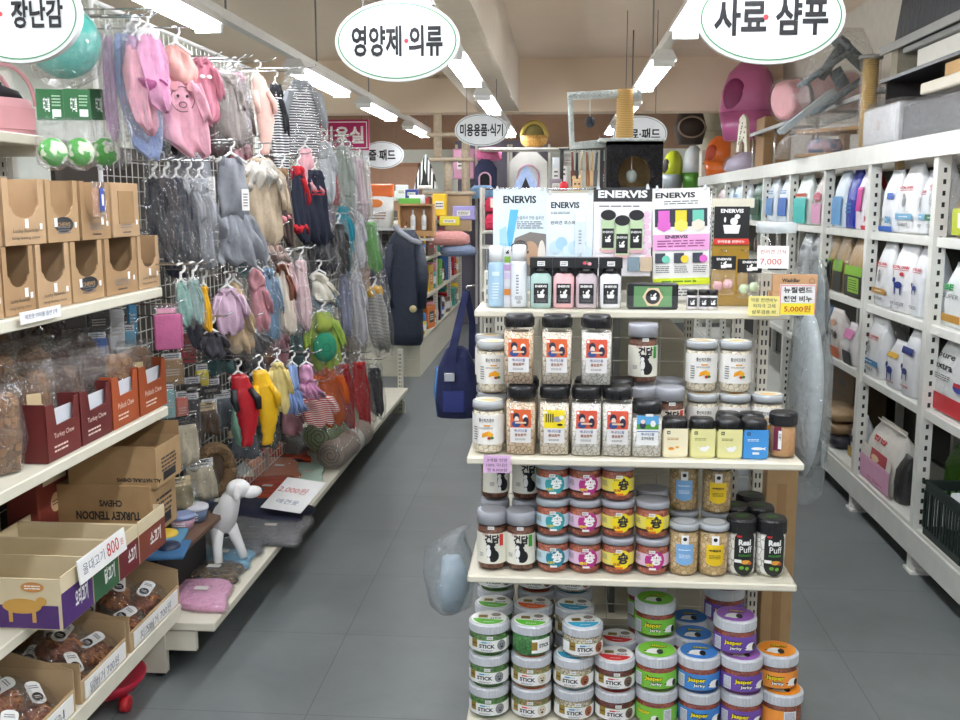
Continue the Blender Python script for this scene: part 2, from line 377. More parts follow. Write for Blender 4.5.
# ---------------------------------------------------------------- hanging signs
GREEN = c('#2F7A45'); INK = c('#121216', .8)
def sign(px, py, wpx, hpx, Y, txt, th, label, tw=None, thick=.02, ring=GREEN, dot=None, ty=0, tx=0):
    p = at(px, py, Y=Y); s = mpp(p); a, b = wpx * s / 2, hpx * s / 2
    n = 40; poly = [(a * cos(2 * pi * i / n), b * sin(2 * pi * i / n)) for i in range(n)]
    A = Art().ring(0, 0, a * .95, b * .93, a * .018, ring, 48)
    A.text(txt, tx * s, ty * b, th * s, INK, tw * s if tw else None, .03)
    if dot is not None: A.ell(dot * s, ty * b, .036 * a, .036 * a, RED)
    zt = ZC if Y < 10.4 else ZC; zt = 2.53 if -.85 < p.x < -.43 else zt
    one('hanging_sign', 'sign', label, p, ('board', MB().prism(poly, 0, thick, c('#CFD1D1', .8))), ('print', MB().art(A, plane((0, -.001, 0)))),
        *[('wire', MB().cyl(x, thick / 2, b * .8, .003, zt - p.z - b * .8, c('#77736E'), 5)) for x in (-a * .55, a * .55)], rot=(0, 0, 0))
sign(397, 41, 126, 79, 3.7, '영양제 의류', 30, 'large white ellipse sign reading 영양제·의류 over the left aisle', 92, dot=9.5)
sign(771, 17, 146, 91, 3.2, '사료 샴푸', 36, 'large white ellipse sign reading 사료·샴푸 over the right aisle', 112, dot=-5)
sign(18, 14, 128, 95, 2.3, '장난감', 28, 'large white ellipse sign reading 장난감 in front of the turquoise ball', 54, ty=0, tx=20, dot=-18)
sign(481.5, 130, 54, 32, 7.8, '미용용품·식기', 12.5, 'small ellipse sign reading 미용용품·식기 under the beam lamp', 43, ring=c('#3B4A44'))
sign(640, 134, 54, 36, 8.0, '사료·패드', 11, 'small ellipse sign half hidden behind the sisal post', 40, ring=c('#3B4A44'))
sign(382, 155, 44, 27, 12.4, '줄·패드', 11, 'small ellipse sign reading 줄·패드 in front of the back door wall', 27, ring=c('#3B4A44'))
p = at(342, 135, Y=11.6); s = mpp(p)
A = Art().text('미용실', 0, 0, 17 * s, WHITE, 44 * s, .03); MAG = c('#B01C5E', .4)
for x, y, ww, hh in ((0, 12.6, 50, .8), (0, -12.6, 50, .8), (-25, 0, .8, 26), (25, 0, .8, 26)): A.rect(x * s, y * s, ww * s, hh * s, WHITE)
one('hanging_sign', 'sign', 'magenta rectangular sign reading 미용실 above the clothing', p, ('board', MB().box(0, .015, -15 * s, 54 * s, .03, 30 * s, MAG)), ('print', MB().art(A, plane((0, -.001, 0)))),
    *[('wire', MB().cyl(x * s, .015, 15 * s, .004, ZC - p.z - 15 * s, c('#77736E'), 5)) for x in (-20, 20)])
# ---------------------------------------------------------------- wire mesh, shelving
def mesh_panel(w, h, cell, m=WIRE, t=.0028):        # stands in x,z ; centre x, base z=0
    mb = MB(); n = max(1, round(w / cell)); k = max(1, round(h / cell))
    for i in range(n + 1): mb.box(-w / 2 + w * i / n, 0, 0, t, t, h, m)
    for j in range(k + 1): mb.box(0, -t, h * j / k - t / 2, w, t, t, m)
    return mb
def post(h, w=.03, d=.05, m=STEEL, pitch=.03, slotx=True):          # slotted upright, front to -y
    mb = MB().box(0, 0, 0, w, d, h, m); SL = c('#3A3834', .7)
    for i in range(int(h / pitch) - 1):
        z = .03 + i * pitch
        mb.box(-.006, -d / 2 - .0004, z, .005, .001, .016, SL).box(.006, -d / 2 - .0004, z, .005, .001, .016, SL)
        if slotx: mb.box(-w / 2 - .0004, -.01, z, .001, .007, .016, SL)
    return mb
GX0, GX1 = -.245, .655; GXC = (GX0 + GX1) / 2; GB = 3.12
ZA, ZB, ZCs, ZD = 1.294, .919, .577, .15
def shelf(w, d, t=.03, m=CREAM): return MB().box(0, 0, -t, w, d, t, m, .004)
parts = []
for x in (-.425, .425): parts.append(('upright', MB()))
g = Kind('end_display_rack', 'shelf')
for x in (GX0 + .028, GX1 - .028):
    p = post(1.39, .03, .06); p.v = [(a + x, b + GB, q) for a, b, q in p.v]; g.part('upright', p)
mp = mesh_panel(.83, 1.17, .075); mp.v = [(a + GXC, b + GB + .012, q + .16) for a, b, q in mp.v]; g.part('mesh_back', mp)
for z, y0, nm, dx in ((ZA, 2.885, 'shelf', 0), (ZB, 2.635, 'shelf', 0), (ZCs, 2.645, 'shelf', 0), (ZD, 2.63, 'base_deck', .005)):
    mb = shelf(.9 + dx, GB + .03 - y0, .021); mb.v = [(a + GXC, b + (GB + .03 + y0) / 2, q + z - .001) for a, b, q in mb.v]; g.part(nm, mb)
g.part('plinth', MB().box(GXC, 2.9, 0, .86, .42, .118, CREAM))
g.part('shelf_guard', MB().box(GXC - .02, 2.882, ZA - .006, .8, .0015, .05, 'clear'), None, 'clear plastic shelf edge guard')
g.put('pale steel end rack with four shelves, closest to the camera in the centre', (0, 0, 0))
# ---------------------------------------------------------------- jar kinds (origin at base, front to -y)
LID = c('#C3C6CC', .35); BLK = c('#17171A', .35); GREY = c('#6A6A6E'); TXT = c('#26262A', .5)
def ribbed_lid(mb, r, h, z, m, n=28):
    vs = []
    for q in (0, h * .82):
        for i in range(n * 2): a = pi * i / n; rr = r * (1 if i % 2 else .975); vs.append((rr * cos(a), rr * sin(a), z + q))
    N = n * 2
    for i in range(N): vs.append((r * .9 * cos(pi * i / n), r * .9 * sin(pi * i / n), z + h))
    fs = [(j * N + i, j * N + (i + 1) % N, (j + 1) * N + (i + 1) % N, (j + 1) * N + i) for j in (0, 1) for i in range(N)] + [tuple(range(2 * N, 3 * N)), tuple(range(N - 1, -1, -1))]
    return mb.add(vs, fs, m, False)
def jar(name, cat, R, H, lidm, lidh, cont, art, top=None, fill=.93, wave=False, price=None, lidr=1.02, smallneck=True):
    k = Kind(name, cat); hb = H - lidh
    k.part('jar_body', MB().lathe([(R * .9, 0), (R, .006), (R, hb - .008), (R * .93, hb)], 'clear', 28, cap=False))
    k.part('contents', MB().lathe([(R * .86, .004), (R * .94, .012), (R * .94, hb * fill)], cont, 24))
    lm = MB()
    if wave:
        ribbed_lid(lm, R * lidr, lidh, hb - .002, lidm, 40)
    else: lm.lathe([(R * lidr, 0), (R * lidr, lidh * .8), (R * lidr * .95, lidh), (R * .8, lidh * .97)], lidm, 28, z=hb - .002)
    li = k.part('lid', lm)
    if top: k.part('lid_label', MB().art(top, plane((0, 0, H - .0015), (1, 0, 0), (0, 1, 0)), .0003), li)
    if art: k.part('label', MB().art(art, wrap(R + .0006), .0004))
    return k
def price(A, x, y, w=.016, h=.009): return A.rect(x, y, w, h, WHITE).lines(x, y, w * .8, h * .6, 2, TXT)
def dog(A, x, y, s, white=True, ear='#1A1A1A'):          # small cartoon dog head, nose to the left
    W = WHITE; K = c(ear)
    A.ell(x, y, .5 * s, .38 * s, W).ell(x - .35 * s, y - .1 * s, .3 * s, .2 * s, W).ell(x + .28 * s, y - .05 * s, .2 * s, .34 * s, K).ell(x - .6 * s, y - .06 * s, .09 * s, .08 * s, K)
    return A
def stick_label(stripc, dogc):
    A = Art(); A.rect(0, .031, .165, .034, WHITE).rect(0, .0488, .165, .002, c('#7FA36A'))
    A.text('STICK', -.004, .031, .0115, TXT, .045, .04).lines(-.006, .0425, .03, .004, 1, c(stripc)).rect(-.012, .0425, .014, .004, c(stripc)).lines(-.004, .0195, .034, .005, 2, GREY)
    A.rect(-.041, .038, .018, .024, c('#A88B3E', .3, .5)).rect(-.041, .038, .013, .004, c('#5C4A1E'))
    A.ell(.037, .034, .013, .015, c(dogc)).ell(.0335, .036, .002, .002, BLACK).ell(.0405, .036, .002, .002, BLACK).ell(.037, .029, .004, .003, BLACK)
    return price(A, .004, .058)
def stick_lid(col):
    A = Art(); A.ell(0, 0, .050, .050, WHITE, 32); a = .046
    A.add([(0.046 * cos(t), .046 * sin(t)) for t in [pi * 1.03 + pi * .86 * i / 12 for i in range(13)]], [tuple(range(13))], c(col))
    A.rect(-.017, .008, .026, .02, c('#A88B3E', .3, .5)).rect(-.017, .008, .02, .004, c('#5C4A1E')).text('STICK', .02, -.006, .009, TXT, .032, .03, .12).ell(.02, .018, .014, .012, c('#8E8478')).lines(0, -.033, .03, .006, 1, WHITE)
    return A
STK = {}
for kname, sc_, ca, cb, dogc in (('green', '#5FAE3A', '#3E6B30', '#5C8A4A', '#8A8C90'), ('orange', '#E8632A', '#B98A5A', '#6F8A55', '#D8CDB8'), ('blue', '#2F9FC4', '#D8CDB6', '#BFB297', '#9C5A34'), ('red', '#C9252B', '#5A231C', '#7A3A2C', '#6A5448'), ('plaingreen', '#5FBF2E', '#2F6B2C', '#48934A', '#8A8C90')):
    art = stick_label({'green': '#3F9FC4', 'orange': '#D8452A', 'blue': '#3F8FC4', 'red': '#C93A3A', 'plaingreen': '#3F9FC4'}[kname], dogc)
    if kname == 'plaingreen':
        A = Art(); A.rect(.034, .035, .06, .04, WHITE).rect(.012, .036, .016, .024, c('#A88B3E', .3, .5)).text('STICK', .042, .036, .011, TXT, .034, .035); art = A
    STK[kname] = jar('treat_jar', 'jar', .0565, .094, LID, .026, chunk(ca, cb, '#241C14', 95), art, stick_lid(sc_), wave=True)
def jasper_label(col, side=1):
    A = Art(); A.rect(0, .034, .17, .046, c(col))
    for ox, oy in ((-1, -1), (1, -1), (1, 1), (-1, 1)): A.text('Jasper', -.008 + ox * .0016, .0405 + oy * .0014, .0145, BLACK, .047, .05).text('Jerky', -.001 + ox * .0014, .0255 + oy * .0012, .0105, BLACK, .031, .05)
    A.text('Jasper', -.008, .0405, .0145, c('#F6E21F'), .047, .03)
    A.text('Jerky', -.001, .0255, .0105, WHITE, .031, .03)
    A.rect(-.052, .034, .022, .036, c('#E6E8F2')).lines(-.052, .034, .019, .032, 9, GREY)
    return dog(A, .041, .03, .03)
def jasper_lid(col):
    A = Art(); A.ell(0, 0, .0515, .0515, c(col), 32); [A.text('Jasper', .006 + ox * .0018, .016 + oy * .0016, .012, BLACK, .043, .05, -.1) for ox, oy in ((-1, -1), (1, -1), (1, 1), (-1, 1))]; A.text('Jasper', .006, .016, .012, c('#F6E21F'), .043, .03, -.1)
    return dog(A, -.004, -.018, .046)
JSP = {}
for kname, lc, lid2 in (('green', '#79C142', '#7CC43E'), ('blue', '#3F86D0', '#3F7FCB'), ('purple', '#6B4AA6', '#9B62B8'), ('orange', '#E8923A', '#F0921E')):
    JSP[kname] = jar('jerky_jar', 'jar', .0585, .103, LID, .03, chunk('#8A3A2C', '#A8543E', '#4A1A12', 80) if kname != 'orange' else chunk('#A05A38', '#7A3A26', '#3A1A10', 90), jasper_label(lc), jasper_lid(lid2), wave=True)
k = JSP['orange_back'] = jar('jerky_jar', 'jar', .0585, .103, LID, .03, chunk('#A05A38', '#7A3A26', '#3A1A10', 90), Art().rect(-.03, .034, .09, .046, c('#E8923A')).rect(.014, .034, .036, .044, c('#E6E8F2')).lines(.014, .04, .03, .026, 8, GREY).lines(.014, .018, .03, .008, 1, BLACK), jasper_lid('#F0921E'), wave=True)
k = JSP['green_side'] = jar('jerky_jar', 'jar', .0585, .103, LID, .03, chunk('#8A3A2C', '#A8543E', '#4A1A12', 80), dog(Art().rect(0, .034, .17, .046, c('#79C142')).rect(.034, .034, .024, .036, c('#E6E8F2')).lines(.034, .034, .02, .03, 8, GREY).text('Jasper', -.036, .04, .0165, BLACK, .042, .07).text('Jasper', -.036, .04, .0145, c('#F6E21F'), .04, .03), -.002, .028, .02), jasper_lid('#7CC43E'), wave=True)
YEL = c('#F2D91E')
def song_label(band, circ, word, wordc):
    A = Art(); A.rect(0, .046, .17, .036, c(band)).rect(0, .026, .17, .006, c('#3A1C14')).lines(-.042, .05, .022, .016, 5, GREY)
    A.ell(.01, .046, .0275, .0275, c(circ)).text('숑', .014, .05, .034, WHITE if wordc != 'k' else TXT, .03, .05, .0).text(word, -.004, .033, .009, YEL if wordc != 'k' else c('#B0261E'), .019, .05).text('닭고기와', -.005, .062, .005, WHITE if wordc != 'k' else TXT, .014)
    A.rect(.004, .0225, .018, .006, WHITE if wordc != 'k' else c('#E87A1E'))
    return price(A, .002, .071)
SONG = {}
for kn, bd, ci, wd, wc, ld in (('teal', '#C4DCE6', '#2E9CA4', '소고기', 'y', '#A9B4BB'), ('teal_dark', '#C4DCE6', '#1F7F96', '소고기', 'y', '#A9B4BB'), ('magenta', '#E3C3DC', '#B12A7E', '연어', 'y', '#A9ABB4'), ('yellow', '#E9DC6C', '#F2DC1A', '오리', 'k', '#A9ABB4')):
    SONG[kn] = jar('sausage_treat_jar', 'jar', .0455, .1055, c(ld, .3), .017, chunk('#A04A38', '#C4765A', '#5A241A', 110), song_label(bd, ci, wd, wc), wave=False, lidr=1.04)
def dog_label(flag):
    A = Art(); A.rect(0, .066, .12, .088, c('#EDEBDD', .6)); A.text('견담', .002, .094, .026, TXT, .042, .05).text('건강한', -.017, .107, .007, c('#8A3A2A'), .016)
    for x, y, a, b2 in ((0, .058, .013, .018), (.006, .046, .016, .018), (-.004, .075, .009, .010), (.006, .08, .006, .007)): A.ell(x, y, a, b2, BLACK)
    for x, y, a, b2 in ((-.006, .056, .006, .013), (-.007, .073, .005, .006), (-.006, .035, .004, .008)): A.ell(x, y, a, b2, WHITE)
    if flag: A.rect(.028, .092, .011, .034, c(flag))
    return price(A.lines(-.026, .05, .012, .012, 4, GREY), .0, .128)
DOG = {f: jar('dog_treat_jar', 'jar', .0415, .172, c('#A6A8B0', .3), .036, chunk('#5A3324', '#7D5038', '#22120C', 70), dog_label(h)) for f, h in (('red', '#C93A32'), ('green', '#3F9A3C'), ('plain', None))}
A = Art().rect(0, .07, .15, .083, c('#EFEDE8', .5)); A.text('황산치즈큐브', 0, .096, .011, TXT, .042, .02).rect(.002, .0815, .018, .004, c('#E8A23A')).lines(0, .0745, .04, .005, 2, GREY)
A.poly([(-.012, .048), (.002, .053), (.016, .05), (.019, .058), (.006, .067), (-.01, .06)], c('#F0AE1E')).poly([(-.012, .048), (.002, .053), (.006, .067), (-.01, .06)], c('#E89A16')).ell(.008, .047, .005, .004, c('#B8281E')).ell(.015, .048, .005, .004, c('#3F7A33')).lines(-.03, .06, .012, .04, 6, GREY)
CHZ = jar('cheese_cube_jar', 'jar', .0435, .148, c('#B4B8BC', .25), .02, chunk('#F6EEDC', '#EDE2CA', '#A0906E', 72), A, Art().ell(0, 0, .038, .038, c('#E9E4D4')).ell(0, -.012, .022, .009, c('#E8B23A')))
A = Art().rect(0, .07, .12, .06, c('#8E2A22')).lines(0, .07, .05, .04, 7, WHITE)
def sqjar(name, cat, w, H, lidh, cont, art, lidw=None, body='clear'):
    k = Kind(name, cat); hb = H - lidh; a = w / 2
    k.part('jar_body', MB().oval([(0, 0, 0, a * .94, a * .94), (0, 0, .006, a, a), (0, 0, hb - .012, a, a), (0, 0, hb, a * .8, a * .8)], body, 28, 6, cap=False))
    k.part('contents', MB().oval([(0, 0, .004, a * .93, a * .93), (0, 0, hb - .016, a * .95, a * .95)], cont, 24, 6))
    lm = MB().oval([(0, 0, hb - .002, a * .94, a * .94), (0, 0, hb + lidh * .75, a * .94, a * .94), (0, 0, H, a * .86, a * .86)], BLK, 32, 3)
    for i in range(28):
        q = 2 * pi * i / 28; lm.box(a * .955 * cos(q), a * .955 * sin(q), hb + .001, .003, .003, lidh * .7, BLK)
    k.part('lid', lm)
    if art: k.part('label', MB().art(art, plane((0, -a - .0008, 0)), .0003))
    return k
def tall_art(top, yellow=False):
    A = Art(); A.rect(0, .082, .056, .092, c('#E8E6E4')).rect(0, .103, .056, .05, c(top))
    if yellow:
        for x in (-.022, -.016, -.01, -.004): A.rect(x, .106, .003, .024, BLACK)
        A.ell(.008, .103, .011, .008, c('#9A9AA0')).ell(.019, .108, .006, .006, WHITE).ell(.015, .088, .008, .003, BLACK)
    else:
        A.ell(-.012, .108, .009, .011, c('#20253F')).ell(-.011, .101, .006, .008, c('#EFD9C9')).ell(-.012, .088, .012, .009, c('#2D4A8A')).ell(.012, .107, .007, .008, WHITE).ell(.014, .095, .008, .013, c('#20253F')).rect(0, .092, .03, .005, c('#E6C9A8'))
    return A.text('캐나다스탈', 0, .07, .008, c('#30508F'), .036, .02).text('큐브트릿', 0, .058, .009, c('#8A4A2A'), .032, .04).lines(0, .046, .03, .006, 2, GREY).rect(-.023, .122, .007, .007, WHITE)
CUBE = {'tan': chunk('#EBD6BC', '#DDC2A2', '#8F7452', 80), 'cream': chunk('#F4EADC', '#E8D8C2', '#A08C6E', 80), 'white': chunk('#F7F4EE', '#EDE8DE', '#A8A090', 76)}
TALL = {(cn, t): sqjar('cube_treat_jar', 'jar', .084, .19, .03, CUBE[cn], tall_art('#D8622E' if t == 'o' else '#F2DA1E' if t == 'y' else '#D4553A', t == 'y')) for cn, t in (('tan', 'o'), ('cream', 'o'), ('white', 'r'), ('cream', 'y'))}
A = Art().rect(0, .076, .058, .082, WHITE).rect(0, .098, .058, .038, c('#5AA7DC')).rect(0, .086, .058, .014, c('#4F9A3E')).ell(-.013, .09, .008, .01, c('#2A3050')).ell(-.013, .1, .006, .006, c('#EFD9C9')).ell(.014, .095, .007, .009, WHITE).text('캐나다스탈', 0, .066, .008, c('#30508F'), .036).text('고구마트릿', 0, .054, .009, c('#333333'), .034, .03).rect(0, .0735, .058, .002, c('#2D4A9A')).rect(.004, .1185, .02, .007, WHITE)
BLUEJ = sqjar('cube_treat_jar', 'jar', .084, .152, .03, CUBE['white'], A)
def small_art(col, col2, fish=False):
    A = Art().rect(0, .044, .064, .074, c(col)).rect(-.02, .07, .009, .009, TXT).text('H', -.02, .07, .006, c(col), None, .03).lines(-.008, .053, .03, .008, 2, c(col2))
    if fish: A.ell(.004, .03, .017, .004, WHITE).poly([(.016, .03), (.026, .035), (.024, .03), (.026, .025)], WHITE).rect(.0, .017, .018, .006, WHITE)
    elif col2 == '#B88A2A': A.ell(-.012, .026, .008, .004, c('#E8962A')).ell(.004, .03, .005, .003, c('#E8B05A'))
    else: A.ell(.002, .026, .011, .007, WHITE).ell(.012, .031, .005, .005, WHITE).poly([(-.008, .026), (-.016, .033), (-.008, .031)], WHITE)
    return A
SMALL = {n: sqjar('powder_treat_jar', 'jar', .07, .104, .029, c(cc), small_art(a, b2, n == 'blue'), body=c(a)) for n, a, b2, cc in (('cream', '#EFE6C4', '#B88A2A', '#EFE0B4'), ('pale', '#E6E2A0', '#8A8A3A', '#DED98A'), ('blue', '#3F8FD4', '#EAF2FA', '#3F8FD4'))}
MAR = jar('powder_jar', 'jar', .0365, .125, BLK, .032, c('#B48A60', .9, amt=.12, sc=90), Art().rect(-.022, .055, .02, .066, c('#6A1F3A')).rect(-.014, .052, .009, .05, WHITE).text('우유', -.014, .06, .02, TXT, .007), None, wave=True)
def shield(col, tc):
    A = Art().poly([(-.024, .094), (.024, .094), (.024, .05)] + [(.024 * cos(-i * pi / 8), .044 - .010 * sin(i * pi / 8)) for i in range(9)] + [(-.024, .05)], c(col))
    A.rect(0, .107, .02, .026, WHITE).ell(0, .109, .0055, .0055, BLACK).lines(0, .078, .034, .006, 1, c(tc)).lines(0, .06, .03, .012, 3, c(tc))
    if col == '#E9C41E': A.text('수제간식', 0, .078, .007, TXT, .03)
    return A
STICKS = {n: jar('dried_stick_jar', 'jar', .042, .15, c('#B9BEC4', .2), .016, chunk('#DCC49A', '#BF9F6C', '#80683F', 70), shield(a, t), Art().ell(0, 0, .03, .03, c('#D6DADE'))) for n, a, t in (('blue', '#7FB0E0', '#EAF4FF'), ('yellow', '#E9C41E', '#6A5A10'))}
A = Art().poly([(.0295 * cos(pi * i / 10), .105 + .03 * sin(pi * i / 10)) for i in range(11)] + [(.0295 * cos(pi + pi * i / 10), .035 + .03 * sin(pi + pi * i / 10)) for i in range(11)], c('#1B1C1C', .4))
A.text('Real', -.001, .1, .017, WHITE, .034, .05).text('Puff', .002, .08, .018, WHITE, .034, .01).lines(0, .063, .034, .006, 2, c('#58B84A')).ell(.002, .044, .014, .006, c('#D99A3A')).ell(.014, .04, .006, .004, c('#B85A1E')).ell(-.008, .028, .006, .005, c('#5E9A2E')).ell(.006, .026, .005, .005, c('#6FA53A')).rect(-.018, .047, .018, .009, WHITE).rect(-.016, .118, .012, .006, RED)
PUFF = jar('puff_treat_jar', 'jar', .041, .165, BLK, .04, chunk('#F7F5F0', '#EDEAE2', '#98907F', 50), A, Art().ell(0, 0, .018, .012, c('#3F6A2A')), fill=.96, wave=True)
# ---------------------------------------------------------------- laying out the four shelves
def gx(px, Y, z): return at(px, (360), Y=Y).x if False else (lambda p: p.x)(at(px, 203 + (HC - z) / Y * 1000, Y=Y))
def row(kind, px, Y, z, label, group, rz=0): return kind.put(label, (gx(px, Y, z), Y, z), rz + random.uniform(-.05, .05), group)
# bottom deck: four stacks of stick jars, each with stacks behind
pos = ['bottom', 'second', 'third', 'fourth']
G1 = 'ribbed-lid stick treat jars on the bottom deck'
def stack(kinds, px, Y, where, group=G1, pitch=.0952, z0=ZD, offs=None, what='jar', size=.0):
    n = len(kinds)
    for i, (kd, nm) in enumerate(kinds):
        lv = 'top' if i == n - 1 and n > 1 else pos[i] if n > 1 else 'only'
        z = z0 + i * pitch; o = (offs or {}).get(i, (0, 0, 0))
        kd.put(f'{nm} {what}, {lv} in the {where}', (gx(px, Y, z) + o[0], Y + o[1], z), random.uniform(-.12, .12) + o[2], group)
SG, SO, SB, SR, SP = [(STK[n], t) for n, t in (('green', 'green-lidded stick treat'), ('orange', 'orange-lidded stick treat'), ('blue', 'blue-lidded stick treat'), ('red', 'red-lidded stick treat'), ('plaingreen', 'all-green stick treat'))]
f1, f2, f3 = 2.695, 2.815, 2.935
stack([SG, SG, SG], 489, f1, 'front left corner stack')
stack([SG, SG, SG], 494, f2, 'left end stack one row back')
stack([SG, SG, SG, SG], 496, f3, 'left end stack two rows back')
stack([SO, SO, SP], 531, f1, 'front stack topped by the all-green jar')
stack([SO, SO, SO], 533, f2, 'stack right behind the all-green jar')
stack([SO, SR, SO, SR], 536, f3, 'stack two rows behind the all-green jar')
stack([SB, SB, SB], 573, f1, 'front blue-lidded stack', offs={2: (.025, 0, .12)})
stack([SB, SB, SB], 574, f2, 'stack behind the front blue-lidded one')
stack([SB, SB, SB, SB], 573, f3, 'stack two rows behind the front blue-lidded one')
stack([SR, SR], 614, f1, 'front red-lidded stack')
stack([SR, SR], 617, f2, 'stack behind the front red-lidded one')
G2 = 'bright round jerky jars on the bottom deck'
JG, JB, JP, JO = [(JSP[n], f'{n} jerky treat') for n in ('green', 'blue', 'purple', 'orange')]
stack([(JSP['green_side'], 'turned green jerky treat'), JG], 655, f1, 'front green stack', G2, .1038)
stack([JG, JG, JG], 654, f2, 'stack behind the front green one', G2, .1038)
stack([JG, JG, JG, JG], 646, f3, 'green stack against the mesh', G2, .1038)
stack([JB, JB], 697, f1, 'front blue stack', G2, .1038)
stack([JB, JB], 692, f2, 'stack behind the front blue one', G2, .1038)
stack([JB, JB], 688, f3, 'blue stack against the mesh', G2, .1038)
stack([JP, JP, JP], 739, f1, 'front purple stack', G2, .1038, offs={2: (-.012, .02, 0)})
stack([JP, JP, JP], 723, f3, 'purple stack against the mesh', G2, .1038)
stack([(JSP['orange_back'], 'turned orange jerky treat'), JO], 779, f1 + .01, 'orange stack at the right end', G2, .1038, offs={1: (-.008, .02, 0)})
# shelf C
G3 = 'short round sausage treat jars'; zc = ZCs; c1, c2, c3 = 2.72, 2.83, 2.95
DR, DG_, DP = [(DOG[n], t) for n, t in (('red', 'tall dog treat jar with red flag'), ('green', 'tall dog treat jar with green flag'), ('plain', 'tall dog treat jar without flag'))]
G4 = 'tall dog treat jars'
DR[0].put('red-flag dog treat jar at the left end of the third shelf, in front', (gx(492, c1, zc), c1, zc), 0, G4)
DG_[0].put('tall jar with black dog label and green flag, front row of the third shelf', (gx(520.5, c1, zc), c1, zc), 0, G4)
for px, kd, lb, rz in ((495, DOG['plain'], 'dog jar half behind the lilac note', .5), (526, DOG['green'], 'green-flag dog jar beside the lilac note', .15)):
    DOG['plain'].put('tall dog jar carrying the ' + lb, (gx(px, c2, zc), c2, zc), 0, G4)
    kd.put(lb + ', on top of another', (gx(px, c2, zc + .173), c2, zc + .173), rz, G4)
for px, seq, nm in ((552.5, ('teal_dark', 'teal', 'teal'), 'teal'), (584.5, ('magenta',) * 3, 'magenta'), (617, ('yellow',) * 3, 'yellow')):
    for i, kn in enumerate(seq):
        z = zc + i * .1058
        for Y, w in ((c1, 'at the front'), (c2, 'one row back')):
            SONG[kn].put(f'{"dark teal" if kn == "teal_dark" else nm} circle sausage jar {w}, {("lowest", "middle", "highest")[i]} of three', (gx(px, Y, z), Y, z), random.uniform(-.06, .06) - .05, G3)
for i, (kn, nm) in enumerate((('magenta', 'magenta circle sausage jar'), ('yellow', 'yellow circle sausage jar'))):
    z = zc + i * .1058
    for Y, w in ((c1, 'beside the blue-label stick jar'), (c2, 'one row behind the blue-label stick jar')):
        SONG[kn].put(f'{nm} {w}, {("under the yellow one", "on the magenta one")[i]}', (gx(651.5, Y, z), Y, z), -.15, G3)
G5 = 'tall clear jars of dried sticks'
for px, Y, lv, kn, lb in ((682.5, c1, 0, 'blue', 'stick jar with blue shield label at the front of the third shelf'), (712, c1, 0, 'yellow', 'stick jar with yellow shield label at the front of the third shelf'),
                          (682, c2, 0, 'blue', 'stick jar behind the front blue-label one, under another'), (683, c2, 1, 'blue', 'stick jar with blue shield label on top of another'),
                          (714, c2, 0, 'yellow', 'stick jar behind the front yellow-label one, under another'), (716, c2 - .02, 1, 'yellow', 'stick jar with yellow shield label on top of another')):
    z = zc + lv * .151; STICKS[kn].put(lb, (gx(px, Y, z), Y, z), random.uniform(-.1, .1), G5)
G6 = 'black-labelled puff jars'
for px, Y, lb in ((739.5, c1 + .01, 'black-labelled puff jar at the front, left of the pair'), (769, c1 + .01, 'black-labelled puff jar at the front right end of the third shelf'), (733, c2 + .01, 'black-labelled puff jar behind the left one of the front pair'),
                  (757, c2 + .01, 'black-labelled puff jar behind the right one of the front pair'), (748, c3, 'black-labelled puff jar at the very back of the third shelf')):
    PUFF.put(lb, (gx(px, Y, zc), Y, zc), .1, G6)
# shelf B
G7 = 'square cube treat jars with black lids'; zb = ZB; b1, b2_, b3 = 2.70, 2.82, 2.93
for px, kn, lb in ((521, ('tan', 'o'), 'tan cube jar with orange picture, front row, first from the left'), (554, ('cream', 'y'), 'cube treat jar with the yellow picture'),
                   (585.5, ('white', 'r'), 'pale cube jar, front row, right of the yellow-picture jar'), (616, ('white', 'r'), 'pale cube jar, front row, left of the blue-picture jar')):
    TALL[kn].put(lb, (gx(px, b1, zb), b1, zb), 0, G7)
for px, kn, lb in ((519, ('tan', 'o'), 'tan cube jar on top of the front row, first from the left'), (556.5, ('cream', 'o'), 'cream cube jar on top of the front row, the middle one of three'), (595.5, ('white', 'r'), 'pale cube jar on top of the front row, right of three')):
    TALL[kn].put(lb, (gx(px, b1 + .02, zb + .191), b1 + .02, zb + .191), 0, G7)
for px in (524, 556, 588, 618): TALL[('cream', 'o')].put(f'cube jar in the second row behind the {dict(zip((524, 556, 588, 618), ("first", "yellow-picture", "third", "fourth")))[px]} front one', (gx(px, b2_, zb), b2_, zb), 0, G7)
BLUEJ.put('shorter cube jar with blue sky picture at the front of the second shelf', (gx(645.5, b1, zb), b1, zb), 0, G7)
G8 = 'small square powder jars'
for px, Y, kn, lb in ((673.5, b1, 'cream', 'small cream square jar with orange egg print'), (700.5, b1, 'pale', 'small pale yellow jar next to the cream one'), (727, b1, 'pale', 'small pale yellow jar next to the blue one'), (752.5, b1, 'blue', 'small blue square jar with white fish'),
                      (727, b1 + .08, 'pale', 'small square jar right behind the pale yellow one by the blue'), (750, b1 + .08, 'blue', 'small square jar right behind the blue fish jar')):
    SMALL[kn].put(lb, (gx(px, Y, zb), Y, zb), .03, G8)
MAR.put('round jar of brown powder with maroon label at the right end', (gx(781.5, b1 + .01, zb), b1 + .01, zb), 0)
G9 = 'round cheese cube jars'
